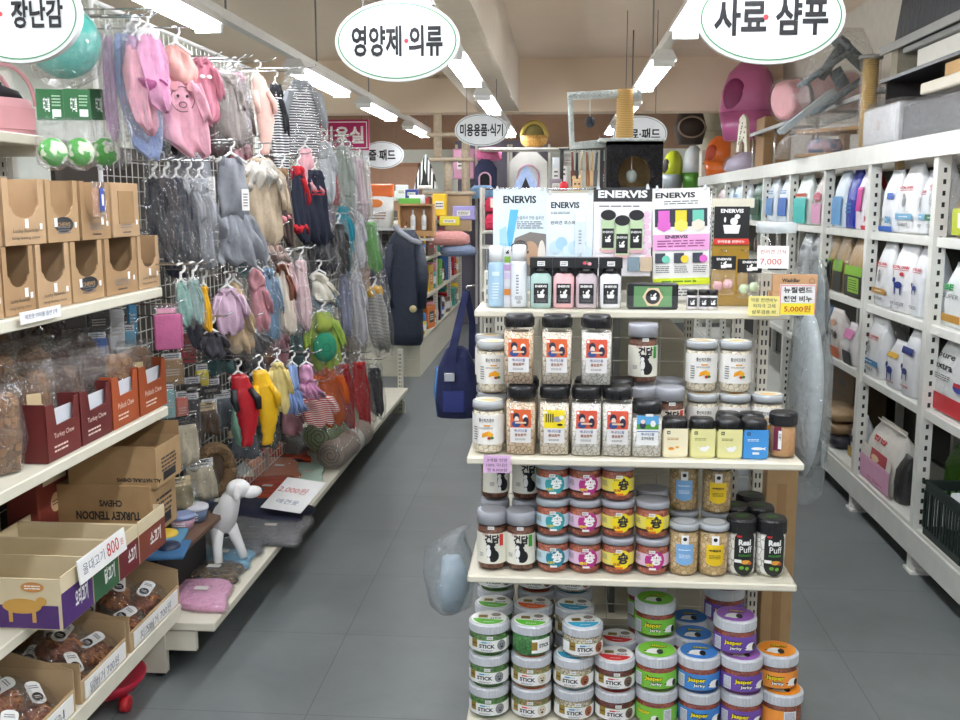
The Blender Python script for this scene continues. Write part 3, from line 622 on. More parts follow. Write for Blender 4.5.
for px, Y, lv, lb in ((488.5, b1, 0, 'cheese cube jar at the left end of the second shelf, in front'), (493, b2_, 0, 'cheese cube jar one row back at the left end, under another'), (492.5, b2_ - .02, 1, 'cheese cube jar at the left end, on top of another'), (491, b3, 0, 'cheese cube jar at the back left under another'), (490, b3, 1, 'cheese cube jar at the back left on top, only its lid showing'),
                      (701, b2_ + .03, 0, 'cheese cube jar behind the first pale yellow jar'), (733, b2_ + .03, 0, 'cheese cube jar behind the second pale yellow jar'), (765.5, b2_ + .03, 0, 'cheese cube jar behind the blue jar and brown powder jar'), (700.5, b2_ + .04, 1, 'upper cheese cube jar, the left one of the pair on the right'), (734, b2_ + .04, 1, 'upper cheese cube jar, the right one of the pair on the right')):
    z = zb + lv * .15; CHZ.put(lb, (gx(px, Y, z), Y, z), random.uniform(-.1, .15), G9)
for px, Y, lv, kn, lb in ((640, b2_, 0, 'green', 'lidded dog treat jar behind the blue-picture cube jar'), (668, b2_ - .01, 0, 'red', 'red-flag dog treat jar behind the small cream jar'), (642, b2_ + .03, 1, 'green', 'green-flag dog treat jar standing high on another jar'), (668, b3 + .02, 0, 'red', 'dog treat jar at the back against the mesh')):
    z = zb + lv * .174; DOG[kn].put(lb, (gx(px, Y, z), Y, z), random.uniform(-.1, .1), G4)
# lilac note on the shelf edge
p = at(497, 464, Y=2.63); s = mpp(p)
one('price_note', 'note', 'lilac handwritten note taped under the second shelf edge', p, ('paper', MB().box(0, 0, -9 * s, 27 * s, .001, 18 * s, c('#DDB4DC', .7))), ('writing', MB().art(Art().text('3개월 전연', 0, 4 * s, 3.6 * s, TXT, 20 * s, 0).text('100% 국내산', 0, -1 * s, 3.6 * s, TXT, 21 * s, 0).text('첫 8,000원', 0, -6 * s, 3.6 * s, TXT, 20 * s, 0), plane((0, -.001, 0)))))
# ---------------------------------------------------------------- on the top shelf of the end rack
tz = ZA + .0006
def topx(px, Y, py=300): return at(px, py, Y=Y)
def icon(A, x, y, s, m=WHITE):               # white pictogram of a bathing animal
    return A.poly([(x - .5 * s, y), (x + .5 * s, y), (x + .4 * s, y - .5 * s), (x - .4 * s, y - .5 * s)], m).ell(x + .12 * s, y + .2 * s, .22 * s, .22 * s, m).ell(x + .3 * s, y + .48 * s, .16 * s, .14 * s, m).ell(x - .4 * s, y + .3 * s, .06 * s, .16 * s, m)
def pvc_box(name, w, h, liquid, cap, art, label, px, Y):
    p = topx(px, Y); p.z = tz
    one(name, 'bottle box', label, p, ('clear_box', MB().box(0, 0, 0, w, w, h, 'clear')), ('bottle', MB().lathe([(w * .42, .002), (w * .43, .01), (w * .43, h * .68), (w * .36, h * .72)], c(liquid, .2), 20)),
        ('cap', MB().lathe([(w * .37, h * .72), (w * .37, h * .95), (w * .3, h * .97)], c(cap, .3), 18)), ('label', MB().art(art, wrap(w * .433), .0003)))
A = Art().lines(0, .05, .02, .05, 6, c('#E6F2FA')).rect(0, .1, .022, .012, c('#DCEEF8'))
pvc_box('boxed_mist_bottle', .056, .186, '#A9CBE4', '#EEF2F4', A, 'tall clear box holding a pale blue bottle, left end of the top shelf', 496, 2.96)
A = Art().lines(-.004, .07, .008, .06, 7, c('#6A7078')).lines(0, .03, .022, .012, 4, GREY); icon(A, 0, .02, .014, c('#AEB6BC'))
pvc_box('boxed_mist_bottle', .056, .19, '#E9EDF2', '#F4F5F6', A, 'tall clear box holding a white bottle beside the blue one', 519, 2.955)
p = topx(507.5, 2.97); p.z = tz
A = Art()
for i, q in enumerate(('#F0F0F0', '#7DA73A', '#C79FD4', '#DDD0EC', '#E8E8EE', '#E08A2E', '#E6E6EE')): A.rect(0, .165 - i * .024, .018, .018, c(q))
icon(A, 0, .163, .01, BLACK)
one('tester_carton', 'box', 'narrow striped carton between the two tall clear boxes', p, ('carton', MB().box(0, 0, 0, .02, .03, .178, c('#E4E4EA'))), ('print', MB().art(A, plane((0, -.0155, 0)))))
def shampoo(px, col, label, tag_):
    k = Kind('boxed_shampoo', 'shampoo')
    k.part('carton', MB().box(0, .028, 0, .066, .012, .148, BLK).box(0, .0, .118, .066, .05, .03, BLK))
    k.part('bottle', MB().oval([(0, -.005, 0, .029, .02), (0, -.005, .008, .031, .022), (0, -.005, .092, .031, .022), (0, -.005, .1, .024, .018), (0, -.005, .102, .022, .017)], c(col, .18), 24, 3))
    k.part('bottle_cap', MB().cyl(0, -.005, .1025, .02, .0145, BLK, 18))
    A = Art().rect(0, .044, .042, .058, BLACK).text('ENERVIS', 0, .065, .007, WHITE, .034, .04); icon(A, 0, .042, .022); A.lines(0, .022, .03, .006, 2, GREY)
    k.part('label', MB().art(A, plane((0, -.0276, 0)), .0003))
    B = Art()
    if tag_: B.rect(0, .131, .022, .014, WHITE).lines(0, .131, .018, .009, 2, TXT)
    else: B.ell(-.006, .133, .006, .005, c('#C93A5A')).ell(.008, .131, .006, .005, c('#E8A0B0')).ell(.0, .136, .004, .004, c('#3F7A3A'))
    k.part('print', MB().art(B, plane((0, -.0256, 0)), .0003))
    p = topx(px, 2.955); p.z = tz; k.put(label, p, 0, 'black boxed shampoos')
shampoo(541, '#A9C6C0', 'boxed shampoo with mint green bottle', True); shampoo(563.5, '#E3B2B6', 'boxed shampoo with pink bottle', True); shampoo(586, '#C4B6BC', 'boxed shampoo with greyish bottle and flower print', False); shampoo(610, '#E8E8EA', 'boxed shampoo with white bottle', True)
p = topx(652, 2.95); p.z = tz
A = Art().rect(0, .037, .11, .06, c('#5D8A5A')).poly([(.03 * cos(pi / 3 * i), .036 + .03 * sin(pi / 3 * i)) for i in range(6)], c('#E3C9A6')).ell(0, .036, .021, .021, BLACK); icon(A, .002, .036, .018)
one('soap_gift_box', 'box', 'flat black box with hexagon window on the top shelf', p, ('carton', MB().box(0, 0, 0, .146, .045, .075, BLK, .004)), ('window', MB().art(A, plane((0, -.0232, 0)), .0003)))
for px, lb in ((692, 'mini black and white bottle closest to the hexagon box'), (703.5, 'mini black and white bottle in the middle of three'), (712.5, 'mini black and white bottle closest to the yellow note')):
    p = topx(px, 2.94); p.z = tz
    A = Art().rect(0, .017, .022, .02, BLACK); icon(A, 0, .016, .01)
    one('mini_bottle', 'bottle', lb, p, ('bottle', MB().lathe([(.0115, 0), (.012, .003), (.012, .03), (.008, .034)], c('#E6E2E4', .2), 16)), ('cap', MB().cyl(0, 0, .032, .012, .012, BLK, 14)), ('label', MB().art(A, wrap(.0124), .0003)), group='mini bottles on the top shelf', sc=1.3)
# display stand with the black header, soaps hanging below, big jar, soap cartons
p = topx(731, 3.06); p.z = tz
A = Art().rect(0, .27, .105, .1, BLACK).text('ENERVIS', 0, .307, .012, WHITE, .068, .04).rect(0, .215, .105, .018, c('#C9382E')).text('반려동물 천연비누', 0, .215, .008, WHITE, .08); icon(A, 0, .265, .052)
one('soap_display_stand', 'display stand', 'yellow display stand with black bathing-dog header card', p, ('stand', MB().box(0, .02, 0, .11, .06, .03, c('#9E7C22')).box(0, .045, .03, .11, .006, .16, c('#9E7C22'))), ('header_card', MB().box(0, .04, .18, .105, .004, .115, BLK).art(A, plane((0, .0378, -.025)), .0003)),
    ('peg', MB().tube([(-.028, .042, .165), (-.028, -.05, .165)], .002, CHROME)), ('peg', MB().tube([(.032, .042, .165), (.032, -.05, .165)], .002, CHROME)))
def soappack(px, py, Y, lb, soap):
    p = at(px, py, Y=Y)
    A = Art().rect(0, -.02, .07, .04, BLACK).text('ENERVIS', 0, -.009, .007, WHITE, .042, .04).rect(.014, -.028, .018, .01, WHITE); icon(A, .0, -.026, .018)
    one('soap_pack', 'soap pack', lb, p, ('header_card', MB().box(0, 0, -.04, .07, .003, .04, BLK).art(A, plane((0, -.0016, 0)), .0003)), ('pouch', MB().oval([(0, .004, -.115, .033, .003), (0, .002, -.1, .034, .012), (0, .002, -.06, .034, .012), (0, 0, -.04, .034, .002)], 'bagfilm', 16, 4)),
        *[('soap', MB().lathe([(.0, -.006), (.014, -.006), (.016, 0), (.014, .006), (0, .006)], c(soap), 6, T=Mx.Translation((x, .002, z)) @ Mx.Rotation(pi / 2, 4, 'X'))) for x, z in ((-.014, -.088), (.014, -.082))], group='hanging soap packs with black header')
soappack(724, 256, 2.985, 'soap pack with pink soaps, left of the hanging pair', '#E8B4B8'); soappack(750, 259, 2.985, 'soap pack with pale green soaps, right of the hanging pair', '#CFE2BE')
p = topx(773, 3.04); p.z = tz
A = Art().rect(-.004, .135, .056, .045, BLACK).text('ENERVIS', -.006, .144, .01, WHITE, .046, .04).rect(.01, .13, .022, .014, WHITE).rect(-.044, .14, .012, .04, c('#7FC24A'))
one('candy_jar', 'jar', 'large empty clear plastic jar at the right end of the top shelf', p, ('jar_body', MB().lathe([(.055, 0), (.06, .01), (.062, .2), (.05, .218)], 'clear', 28, cap=False)), ('lid', MB().lathe([(.055, .218), (.058, .22), (.058, .246), (.05, .25)], 'frosted', 28)), ('label', MB().art(A, wrap(.0625), .0004)))
p = at(773, 258, Y=2.955)
one('price_note', 'note', 'white price card with red handwriting in front of the big clear jar', p, ('paper', MB().box(0, 0, -.03, .088, .001, .065, WHITE)), ('writing', MB().art(Art().text('반려견 간식', 0, .018, .013, c('#B5554A'), .07, 0).text('7,000', -.006, -.012, .02, c('#C23A34'), .06, .0), plane((0, -.001, 0)))), rot=(-.1, 0, -.1))
BRN = c('#C39A72', .8)
for i, (px, Y, dz, lb) in enumerate(((793, 2.96, 0, 'brown soap carton at the bottom of the carton stack'), (790, 2.99, 0, 'brown soap carton behind the bottom one'), (793.5, 2.96, .0512, 'brown soap carton with wash lettering on top of the stack'))):
    p = topx(px, Y); p.z = tz + dz
    A = Art().text('WashBar', -.012, .034, .011, TXT, .052, .03).lines(-.012, .018, .06, .012, 3, c('#6A4A32')).ring(.046, .032, .008, .008, .0012, c('#6A4A32'), 16).ring(.046, .014, .008, .008, .0012, c('#6A4A32'), 16)
    one('soap_carton', 'box', lb, p, ('carton', MB().box(0, 0, 0, .124, .028, .05, BRN)), ('print', MB().art(A, plane((0, -.0143, 0)), .0003)), group='brown soap cartons', rz=-.03)
p = at(797.5, 300, Y=2.875)
s = mpp(p)
A = Art().rect(0, 5.5 * s, 33 * s, 17 * s, WHITE).rect(0, -9 * s, 33 * s, 11.5 * s, c('#EEE03A')).text('뉴질랜드', 0, 10 * s, 6 * s, TXT, 28 * s, .03).text('천연 비누', 0, 1.2 * s, 6 * s, TXT, 28 * s, .03).text('5,000원', 0, -9 * s, 7 * s, c('#C0392E'), 26 * s, .01)
for x, y, ww, hh in ((0, 14.4, 35, .8), (-17, 0, .8, 29), (17, 0, .8, 29)): A.rect(x * s, y * s, ww * s, hh * s, c('#D87A8A'))
one('price_card', 'price card', 'price card reading 뉴질랜드 천연 비누 5,000원 on the shelf corner', p, ('card', MB().box(0, .001, -15.5 * s, 35 * s, .002, 31 * s, WHITE)), ('print', MB().art(A, plane((0, 0, 0)))))
p = at(764, 306, Y=2.875)
one('price_note', 'note', 'pale yellow handwritten note left of the white and yellow price card', p, ('paper', MB().box(0, .001, -10 * s, 31 * s, .001, 20 * s, c('#EFE48E', .7))), ('writing', MB().art(Art().text('약용 천연비누', 0, 6 * s, 4 * s, TXT, 26 * s, 0).text('저자극 고체', 0, 0, 4 * s, TXT, 22 * s, 0).text('샴푸겸용 바', 0, -6 * s, 4 * s, TXT, 24 * s, 0), plane((0, -.0002, 0)))))
# posters clipped along a wire above the rack
PY = 3.105
def poster(x0, x1, y0, y1, paint, label, tilt=0):
    p = at((x0 + x1) / 2, (y0 + y1) / 2, Y=PY); s = mpp(p); w, h = (x1 - x0) * s, (y1 - y0) * s
    A = Art(); paint(A, w, h)
    one('poster', 'poster', label, p, ('sheet', MB().box(0, .001, -h / 2, w, .002, h, c('#EEF2F6', .35))), ('print', MB().art(A, plane((0, 0, 0)), .0003)),
        *[('clip', MB().prism([(-.006, 0), (.006, 0), (.002, .016), (-.002, .016)], -.004, .006, c('#DADCDE', .25), T=Mx.Translation((q * w * .42, 0, h / 2 - .006)))) for q in (-1, 1)], rot=(0, tilt, 0), group='product posters above the end rack')
def po1(A, w, h):
    A.rect(0, 0, w, h, c('#DDEEF8')).text('ENERVIS', .0 * w, h * .40, h * .075, TXT, w * .62, .04).poly([(-.18 * w, .3 * h), (-.02 * w, .3 * h), (-.16 * w, -.1 * h), (-.28 * w, -.1 * h)], c('#5FB6E0')).poly([(-.38 * w, .1 * h), (-.25 * w, .14 * h), (-.15 * w, -.45 * h), (-.34 * w, -.45 * h)], c('#A9D6EE'))
    A.text('눈물자국 전용 솔루션', .2 * w, .22 * h, .04 * h, GREY, .5 * w, .0).lines(.2 * w, .15 * h, .5 * w, .08 * h, 4, GREY)
    A.poly([(-.16 * w, -.1 * h), (-.08 * w, .02 * h), (.2 * w, .08 * h), (.5 * w, .06 * h), (.5 * w, -.36 * h), (.1 * w, -.36 * h)], c('#7A7470')).ell(.2 * w, -.13 * h, .17 * w, .12 * h, c('#B8967A')).ell(.02 * w, -.07 * h, .14 * w, .07 * h, c('#4A4442')).ell(.42 * w, -.2 * h, .08 * w, .2 * h, c('#E6E0D6')).ell(.16 * w, -.12 * h, .022 * w, .014 * h, BLACK).ell(-.12 * w, -.06 * h, .035 * w, .025 * h, BLACK)
def po2(A, w, h):
    A.rect(0, 0, w, h, c('#E6F2FA')).text('ENERVIS', -.1 * w, h * .38, h * .065, TXT, w * .6, .04).lines(-.2 * w, .3 * h, .4 * w, .03 * h, 2, GREY).text('반려견 코스메틱', -.1 * w, .2 * h, .04 * h, GREY, .6 * w)
    for i in range(6): A.ell(-.3 * w + .13 * i * w, -.06 * h + .05 * h * sin(i * 2.1), .13 * w, .07 * h, c(('#C8E2F2', '#A9D2EA', '#D6EAF6')[i % 3]))
    A.rect(.22 * w, .02 * h, .22 * w, .56 * h, c('#D9E6EE')).rect(.22 * w, .26 * h, .2 * w, .1 * h, WHITE); icon(A, .22 * w, -.14 * h, .1 * w, c('#AFC0CC')); A.lines(.22 * w, .05 * h, .06 * w, .16 * h, 5, c('#8FA0AC'))
    for i, q in enumerate(('#9AA8AE', '#C8BCA8', '#B8C2CA', '#8E949A')): A.rect(-.38 * w + (i % 2) * .2 * w, -.22 * h - (i // 2) * .16 * h, .18 * w, .14 * h, c(q))
    A.lines(.2 * w, -.38 * h, .5 * w, .14 * h, 5, GREY)
def po3(A, w, h):
    A.rect(0, 0, w, h, c('#F2EEF2')).rect(0, .42 * h, w, .16 * h, c('#26262A')).text('ENERVIS', 0, .425 * h, .085 * h, WHITE, .84 * w, .04).lines(-.05 * w, .29 * h, .7 * w, .03 * h, 1, GREY)
    for i in range(8): A.ell(.42 * w + .05 * w * sin(i * 3), .2 * h - .07 * h * i, .06 * w, .035 * h, c('#EEC6DE'))
    for x, y in ((-.24, .0), (.24, .0), (0, -.06)):
        A.ell(x * w, (y - .2) * h, .14 * w, .04 * h, c('#D6A8AE')).rect(x * w, (y - .03) * h, .23 * w, .34 * h, c('#C2D8B0')).ell(x * w, (y + .19) * h, .13 * w, .06 * h, BLACK).rect(x * w, (y - .07) * h, .2 * w, .22 * h, BLACK).text('ENERVIS', x * w, y * h, .025 * h, WHITE, .18 * w); icon(A, x * w, (y - .08) * h, .1 * w)
    A.lines(-.26 * w, -.38 * h, .36 * w, .1 * h, 4, GREY)
    for i, q in enumerate(('#7F929E', '#C8B49A')): A.rect((.2 + .22 * i) * w, -.36 * h, .2 * w, .16 * h, c(q))
def po4(A, w, h):
    A.rect(0, 0, w, h, c('#F0F0EE')).text('ENERVIS', -.1 * w, .44 * h, .05 * h, TXT, .7 * w, .04).lines(0, .375 * h, .6 * w, .04 * h, 2, GREY).rect(0, .24 * h, .92 * w, .16 * h, c('#2F3340'))
    for x, q in ((-.3, '#D86AC4'), (0, '#EBD23A'), (.3, '#6EC6B0')): A.rect(x * w, .25 * h, .2 * w, .11 * h, c(q)).poly([(x * w + .13 * w * cos(pi / 3 * i + .5), .17 * h + .055 * h * sin(pi / 3 * i + .5)) for i in range(6)], c({'#D86AC4': '#D86AC4', '#EBD23A': '#EBDD6A', '#6EC6B0': '#EADFD0'}[q]))
    A.rect(0, .02 * h, w, .14 * h, c('#E9A6D8')).text('ENERVIS', -.08 * w, .07 * h, .03 * h, TXT, .4 * w, .04).lines(0, .01 * h, .84 * w, .07 * h, 3, c('#8A3A74'))
    for x, q in ((-.33, '#6EC6B0'), (0, '#EBD23A'), (.33, '#D86AC4')): A.rect((x - .04) * w, -.12 * h, .18 * w, .09 * h, c('#3A3E4A')).ell((x + .06) * w, -.13 * h, .07 * w, .035 * h, c(q)).lines(x * w, -.22 * h, .24 * w, .07 * h, 4, GREY)
    A.rect(0, -.33 * h, w, .06 * h, c('#C6D62A')).lines(0, -.33 * h, .7 * w, .03 * h, 1, c('#4A7A1E')).lines(-.1 * w, -.43 * h, .6 * w, .08 * h, 3, GREY)
poster(493, 546, 190, 290, po1, 'pale blue poster of a dog beside two blue bottles'); poster(546, 593, 194, 290, po2, 'pale blue poster with one white bottle, second from the left'); poster(593, 651, 188, 276, po3, 'poster with three black-labelled bottles under a black banner'); poster(653, 709, 189, 300, po4, 'poster with coloured soap boxes and a pink band', -.03)
a, b = at(486, 189, Y=3.112), at(715, 189, Y=3.112)
one('poster_wire', 'wire', 'thin rail on two posts carrying the posters', (0, 0, 0), ('rail', MB().tube([a, b], .003, CHROME)), ('post', MB().tube([(GX0 + .05, 3.116, ZA + .002), (GX0 + .05, 3.116, a.z)], .003, CHROME)), ('post', MB().tube([(b.x - .01, 3.116, ZA + .002), (b.x - .01, 3.116, b.z)], .003, CHROME)))
# ---------------------------------------------------------------- things hung on the sides of the end rack
NAVY = fab('#151D44'); p = at(457, 385, Y=3.1); s = mpp(p)
bag = MB().oval([(0, 0, -.105, .035, .02), (0, 0, -.1, .06, .04), (0, 0, -.05, .068, .05), (0, 0, .06, .058, .045), (0, 0, .115, .035, .03), (0, 0, .125, .02, .01)], NAVY, 24, 3)
one('shoulder_bag', 'bag', 'navy blue shoulder bag hanging from the left side of the end rack', (p.x, p.y, p.z), ('body', bag), ('strap', MB().rings([[(x + a, y, z), (x + b, y, z), (x + b, y + .004, z), (x + a, y + .004, z)] for x, y, z, a, b in ((-.02, -.05, -.02, -.014, .014), (-.012, -.045, .1, -.014, .014), (.008, -.02, .2, -.012, .012), (.03, 0, .3, -.01, .01))], NAVY, False)),
    ('strap', MB().rings([[(x + a, y, z), (x + b, y, z), (x + b, y + .004, z), (x + a, y + .004, z)] for x, y, z, a, b in ((.046, .03, .08, -.012, .012), (.046, .03, .2, -.01, .01), (.03, .004, .3, -.01, .01))], c('#121A40', .8), False)), ('buckle', MB().box(-.018, -.056, .02, .034, .005, .028, CHROME, .002)), ('pocket', MB().box(-.005, -.046, -.08, .07, .012, .07, c('#1A2662', .8), .004)),
    ('piping', MB().tube([(-.058, -.012, -.1), (-.068, -.012, -.02), (-.06, -.01, .06)], .005, c('#3A6FA8'))), ('hook', MB().tube([(.03, .002, .3), (.03, .002, .312), (.062, .02, .316)], .003, CHROME)))
p = at(806, 402, Y=3.42)
one('wrapped_play_tent', 'pet tent', 'tall plastic-wrapped round tent hanging on the right side of the end rack', (p.x + .01, p.y, p.z), ('fabric', MB().ball(0, .05, .02, .05, .13, .4, fab('#D5DADC', 120), 20, 14)), ('film', MB().oval([(0, .02, -.5, .02, .04), (0, .02, -.42, .05, .12), (0, .02, -.1, .062, .18), (0, .02, .2, .058, .17), (-.01, .02, .4, .04, .1), (-.02, .02, .47, .02, .03)], 'haze', 32, 2.2, wob=.07, seed=12)),
    ('hoop', MB().tube([(.05 + .02 * sin(t), .02 + .15 * cos(t), .36 * sin(t)) for t in [-1.3 + 2.4 * i / 16 for i in range(17)]], .007, BLK)), sc=(1, 1, .72))
p = at(838, 350, Y=3.95)
one('wrapped_play_tent', 'pet tent', 'second flat plastic-wrapped tent with a black hoop, behind the tall one', (p.x - .09, p.y, p.z - .05), ('fabric', MB().ball(0, 0, 0, .03, .1, .36, fab('#8E979C', 120), 18, 12)), ('film', MB().ball(0, 0, -.03, .05, .15, .44, 'haze', 20, 14)), ('hoop', MB().tube([(.035 + .03 * cos(t), .13 * cos(t) - .02, .42 * sin(t)) for t in [-1.4 + 2.6 * i / 18 for i in range(19)]], .008, BLK)))
p = at(452, 566, Y=3.13)
one('plastic_bag', 'bag', 'crumpled clear bag with blue lining hanging low left of the end rack', (p.x, p.y, p.z), ('film', MB().oval([(-.01, 0, -.16, .03, .03), (-.005, 0, -.13, .07, .06), (-.01, 0, -.03, .085, .07), (-.01, 0, .06, .075, .06), (.02, 0, .12, .02, .02), (.05, 0, .14, .01, .01)], 'haze', 24, 2, wob=.09, seed=3)), ('lining', MB().oval([(.0, 0, -.15, .03, .03), (0, 0, -.08, .055, .045), (.01, 0, -.03, .05, .04), (0, 0, .03, .03, .03)], satin('#C6D6E2', .4), 16, 2, wob=.1, seed=5)))
# ---------------------------------------------------------------- the double-sided run behind the end rack
k = Kind('centre_display_run', 'shelf')
for z in (.16, .55, .95, 1.3): k.part('shelf', MB().box(.2, 5.3, z - .03, .86, 3.9, .03, CREAM))
k.part('top_shelf', MB().box(.2, 5.3, 1.585, .86, 3.9, .03, CREAM))
k.part('plinth', MB().box(.2, 5.3, 0, .8, 3.8, .13, CREAM)); k.part('centre_board', MB().box(.2, 5.3, .161, .02, 3.8, 1.42, c('#5E605F', .6)))
for y in (3.4, 4.65, 5.9, 7.2):
    for x in (-.2, .6):
        q = post(1.58, .04, .03); q.v = [(a + x, b + y, d) for a, b, d in q.v]; k.part('upright', q)
k.put('long pale shelving run behind the end rack', (0, 0, 0))

one('tall_carton', 'box', 'tall brown carton standing on the floor behind the right end of the rack', (.73, 3.36, 0), ('carton', MB().box(0, 0, 0, .1, .3, .78, CARD, .003)), ('tape', MB().box(0, -.151, .1, .03, .001, .6, c('#8E6E48'))))
# ---------------------------------------------------------------- long slotted rack on the right
RX, RB = 1.55, 2.06
RY = [3.42, 4.33, 5.23, 6.1, 7.0, 7.9, 8.8, 9.7, 10.6, 11.5]
RZ = (.2, .73, 1.095, 1.46)
RW = c('#E9E9E1', .4); SLT = c('#2E2E2C', .8)
k = Kind('slotted_angle_rack', 'shelf')
for y in RY:
    mb = MB().box(RX + .003, y + .02, 0, .006, .05, 1.8, RW).box(RX + .028, y - .003, 0, .05, .005, 1.8, RW)
    for i in range(33): mb.box(RX + .03, y - .006, .22 + i * .047, .012, .001, .02, SLT)
    k.part('upright', mb)
    k.part('rear_upright', MB().box(RB, y, 0, .04, .04, 1.8, RW))
    k.part('foot', MB().box(RX + .035, y + .01, 0, .09, .1, .012, RW).box(RX + .035, y + .01, .012, .06, .06, .02, RW))
L = RY[-1] - RY[0]; YC = (RY[-1] + RY[0]) / 2
for z in RZ: k.part('shelf', MB().box((RX + RB) / 2 + .006, YC, z - .042, RB - RX - .02, L + .06, .041, RW, .003))
k.part('bottom_beam', MB().box(RX - .006, YC, .085, .012, L + .1, .11, RW)); k.part('top_beam', MB().box(RX - .006, YC, 1.79, .014, L + .1, .092, RW)); k.part('top_board', MB().box((RX + RB) / 2, YC, 1.86, RB - RX, L + .1, .02, RW))
k.part('kick_panel', MB().box(1.8, YC, .012, .012, L, .12, c('#1E1D1C', .8)))  # added near-black strip standing in for the shade below the rack
k.part('rear_panel', MB().box(RB + .03, YC, .2, .012, L, 1.6, c('#4C4B48', .8)))  # dark sheet added to paint the shade behind and between the bags
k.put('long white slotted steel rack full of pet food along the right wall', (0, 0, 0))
# ---------------------------------------------------------------- food bags (front to -y before turning)
def bagkind(name, w, d, h, base, art, top=None, flop=0, film=False, foot=.0, wob=.02):
    a = w / 2; secs = [(0, 0, 0, a * .93, d / 2 * .9), (0, 0, .012, a, d / 2), (0, 0, h * .35, a * 1.02, d / 2 * 1.04), (0, 0, h * .66, a, d / 2 * .9), (0, 0, h * .82, a * .9, d / 2 * .55), (0, 0, h * .93, a * .8, .012), (0, -flop * d * .3, h, a * .78, .004)]
    body = MB().oval(secs, satin(base), 28, 3.6, wob=wob, seed=int(h * 1e4) % 97)
    def dep(v):
        for (x0, y0, z0, a0, d0), (x1, y1, z1, a1, d1) in zip(secs, secs[1:]):
            if z0 <= v <= z1: t = (v - z0) / (z1 - z0); return d0 + (d1 - d0) * t
        return .004
    f = lambda u, v, q: V((u, -dep(v) * 1.035 - .001 - q, v))
    parts = [('body', body)]
    B = MB()
    # bend print round the bag: split tall shapes first
    for vs, fs, m, q in art.it:
        bm = bmesh.new(); bv = [bm.verts.new((x, y, 0)) for x, y in vs]
        for t in fs:
            try: bm.faces.new([bv[i] for i in t])
            except ValueError: pass
        for s_ in secs: bmesh.ops.bisect_plane(bm, geom=list(bm.verts) + list(bm.edges) + list(bm.faces), plane_co=(0, s_[2], 0), plane_no=(0, 1, 0))
        bm.verts.index_update(); B.add([f(v.co.x, v.co.y, q * .0006) for v in bm.verts], [tuple(v.index for v in p.verts) for p in bm.faces], m); bm.free()
    if B.v: parts.append(('print', B))
    if top: parts.append(('top_seal', MB().box(0, 0, h * .93, w * .79, .006, h * .075, satin(top))))
    if film: parts.append(('film', MB().oval([(0, 0, 0, a, d / 2), (0, 0, h * .5, a * 1.08, d / 2 * 1.1), (0, 0, h * .85, a * 1.05, d / 2 * .7), (0, 0, h * 1.08, a * .8, .01)], 'bagfilm', 22, 3, wob=.04, seed=4)))
    return parts
def dogsil(A, x, y, s, m):
    return A.ell(x, y, .5 * s, .22 * s, m).poly([(x - .45 * s, y - .6 * s), (x - .3 * s, y - .6 * s), (x - .28 * s, y), (x - .48 * s, y)], m).poly([(x + .3 * s, y - .6 * s), (x + .45 * s, y - .6 * s), (x + .48 * s, y), (x + .28 * s, y)], m).ell(x - .55 * s, y + .3 * s, .2 * s, .17 * s, m).poly([(x - .5 * s, y), (x - .3 * s, y), (x - .42 * s, y + .35 * s), (x - .62 * s, y + .3 * s)], m)
def rbag(x0, x1, yt, z, label, base, paint, top=None, X=None, group=None, turn=0, lean=0, flop=0, film=False, dd=.10, name='food_bag'):
    X = X or RX + .075
    ya, yb = at(x1, 300, X=X - dd / 2).y, at(x0, 300, X=X - dd / 2).y; w = yb - ya; h = min(at((x0 + x1) / 2, yt, X=X).z - z, .318); w = w * .86
    A = Art(); paint(A, w, h)
    k = Kind(name, 'pet food')
    for p in bagkind(name, w * .98, dd, h, base, A, top, flop, film): k.part(p[0], p[1])
    return k.put(label, (X, (ya + yb) / 2, z + .0015), -pi / 2 + turn, group, rot=(lean, 0, -pi / 2 + turn))
CRIM, NAV, GOLD, SKY, DGRN = c('#C22A34'), c('#25357E'), c('#B8862E', .35), c('#4E97C2'), c('#2E7A4A')
def royal(band, t2='', dogm=None, txt='ROYAL CANIN', heart=False, lo=.24):
    def f(A, w, h):
        A.text(txt, 0, .66 * h, .045 * h, CRIM, .72 * w, .04).rect(0, .62 * h, .72 * w, .008 * h, CRIM)
        if band: A.rect(0, lo * h, .94 * w, .085 * h, c(band)).lines(0, lo * h, .5 * w, .035 * h, 1, WHITE)
        if heart: A.ell(.08 * w, .56 * h, .1 * w, .03 * h, CRIM)
        if dogm: dogsil(A, -.02 * w, .4 * h, .34 * w, dogm)
        else: A.ell(-.04 * w, .45 * h, .08 * w, .07 * h, c('#9A9A98')).ell(-.04 * w, .54 * h, .05 * w, .03 * h, c('#8A8A88'))
        A.lines(0, .13 * h, .6 * w, .05 * h, 3, GREY)
    return f
z1, z2, z3, z4 = RZ[3], RZ[2], RZ[1], RZ[0]
def di(A, w, h): A.rect(0, .05 * h, .96 * w, .09 * h, c('#2F62B8')).text('DIA', .2 * w, .2 * h, .11 * h, SKY, .4 * w, .05).rect(.2 * w, .58 * h, .4 * w, .1 * h, c('#2F62B8')).lines(-.2 * w, .2 * h, .3 * w, .06 * h, 3, GREY)
rbag(873, 889, 172, z1, 'white bag with blue bottom band, left in the upper bay by the first tall post', '#E9EBEE', di)
rbag(889, 909, 162, z1, 'white bag with red print and sky blue band on the upper shelf', '#ECECEC', royal('#7DB4D4'), '#E4E4E4', X=RX + .09)
rbag(908, 921, 172, z1, 'silver-white bag between the sky blue and green banded bags', '#DFE2E4', royal('#7DB4D4', lo=.27), None, X=RX + .12)
rbag(919, 935, 158, z1, 'white bag with dark green band in loose film', '#E6E8E8', royal('#3F7A5A'), '#DDE0E0', film=True, X=RX + .08)
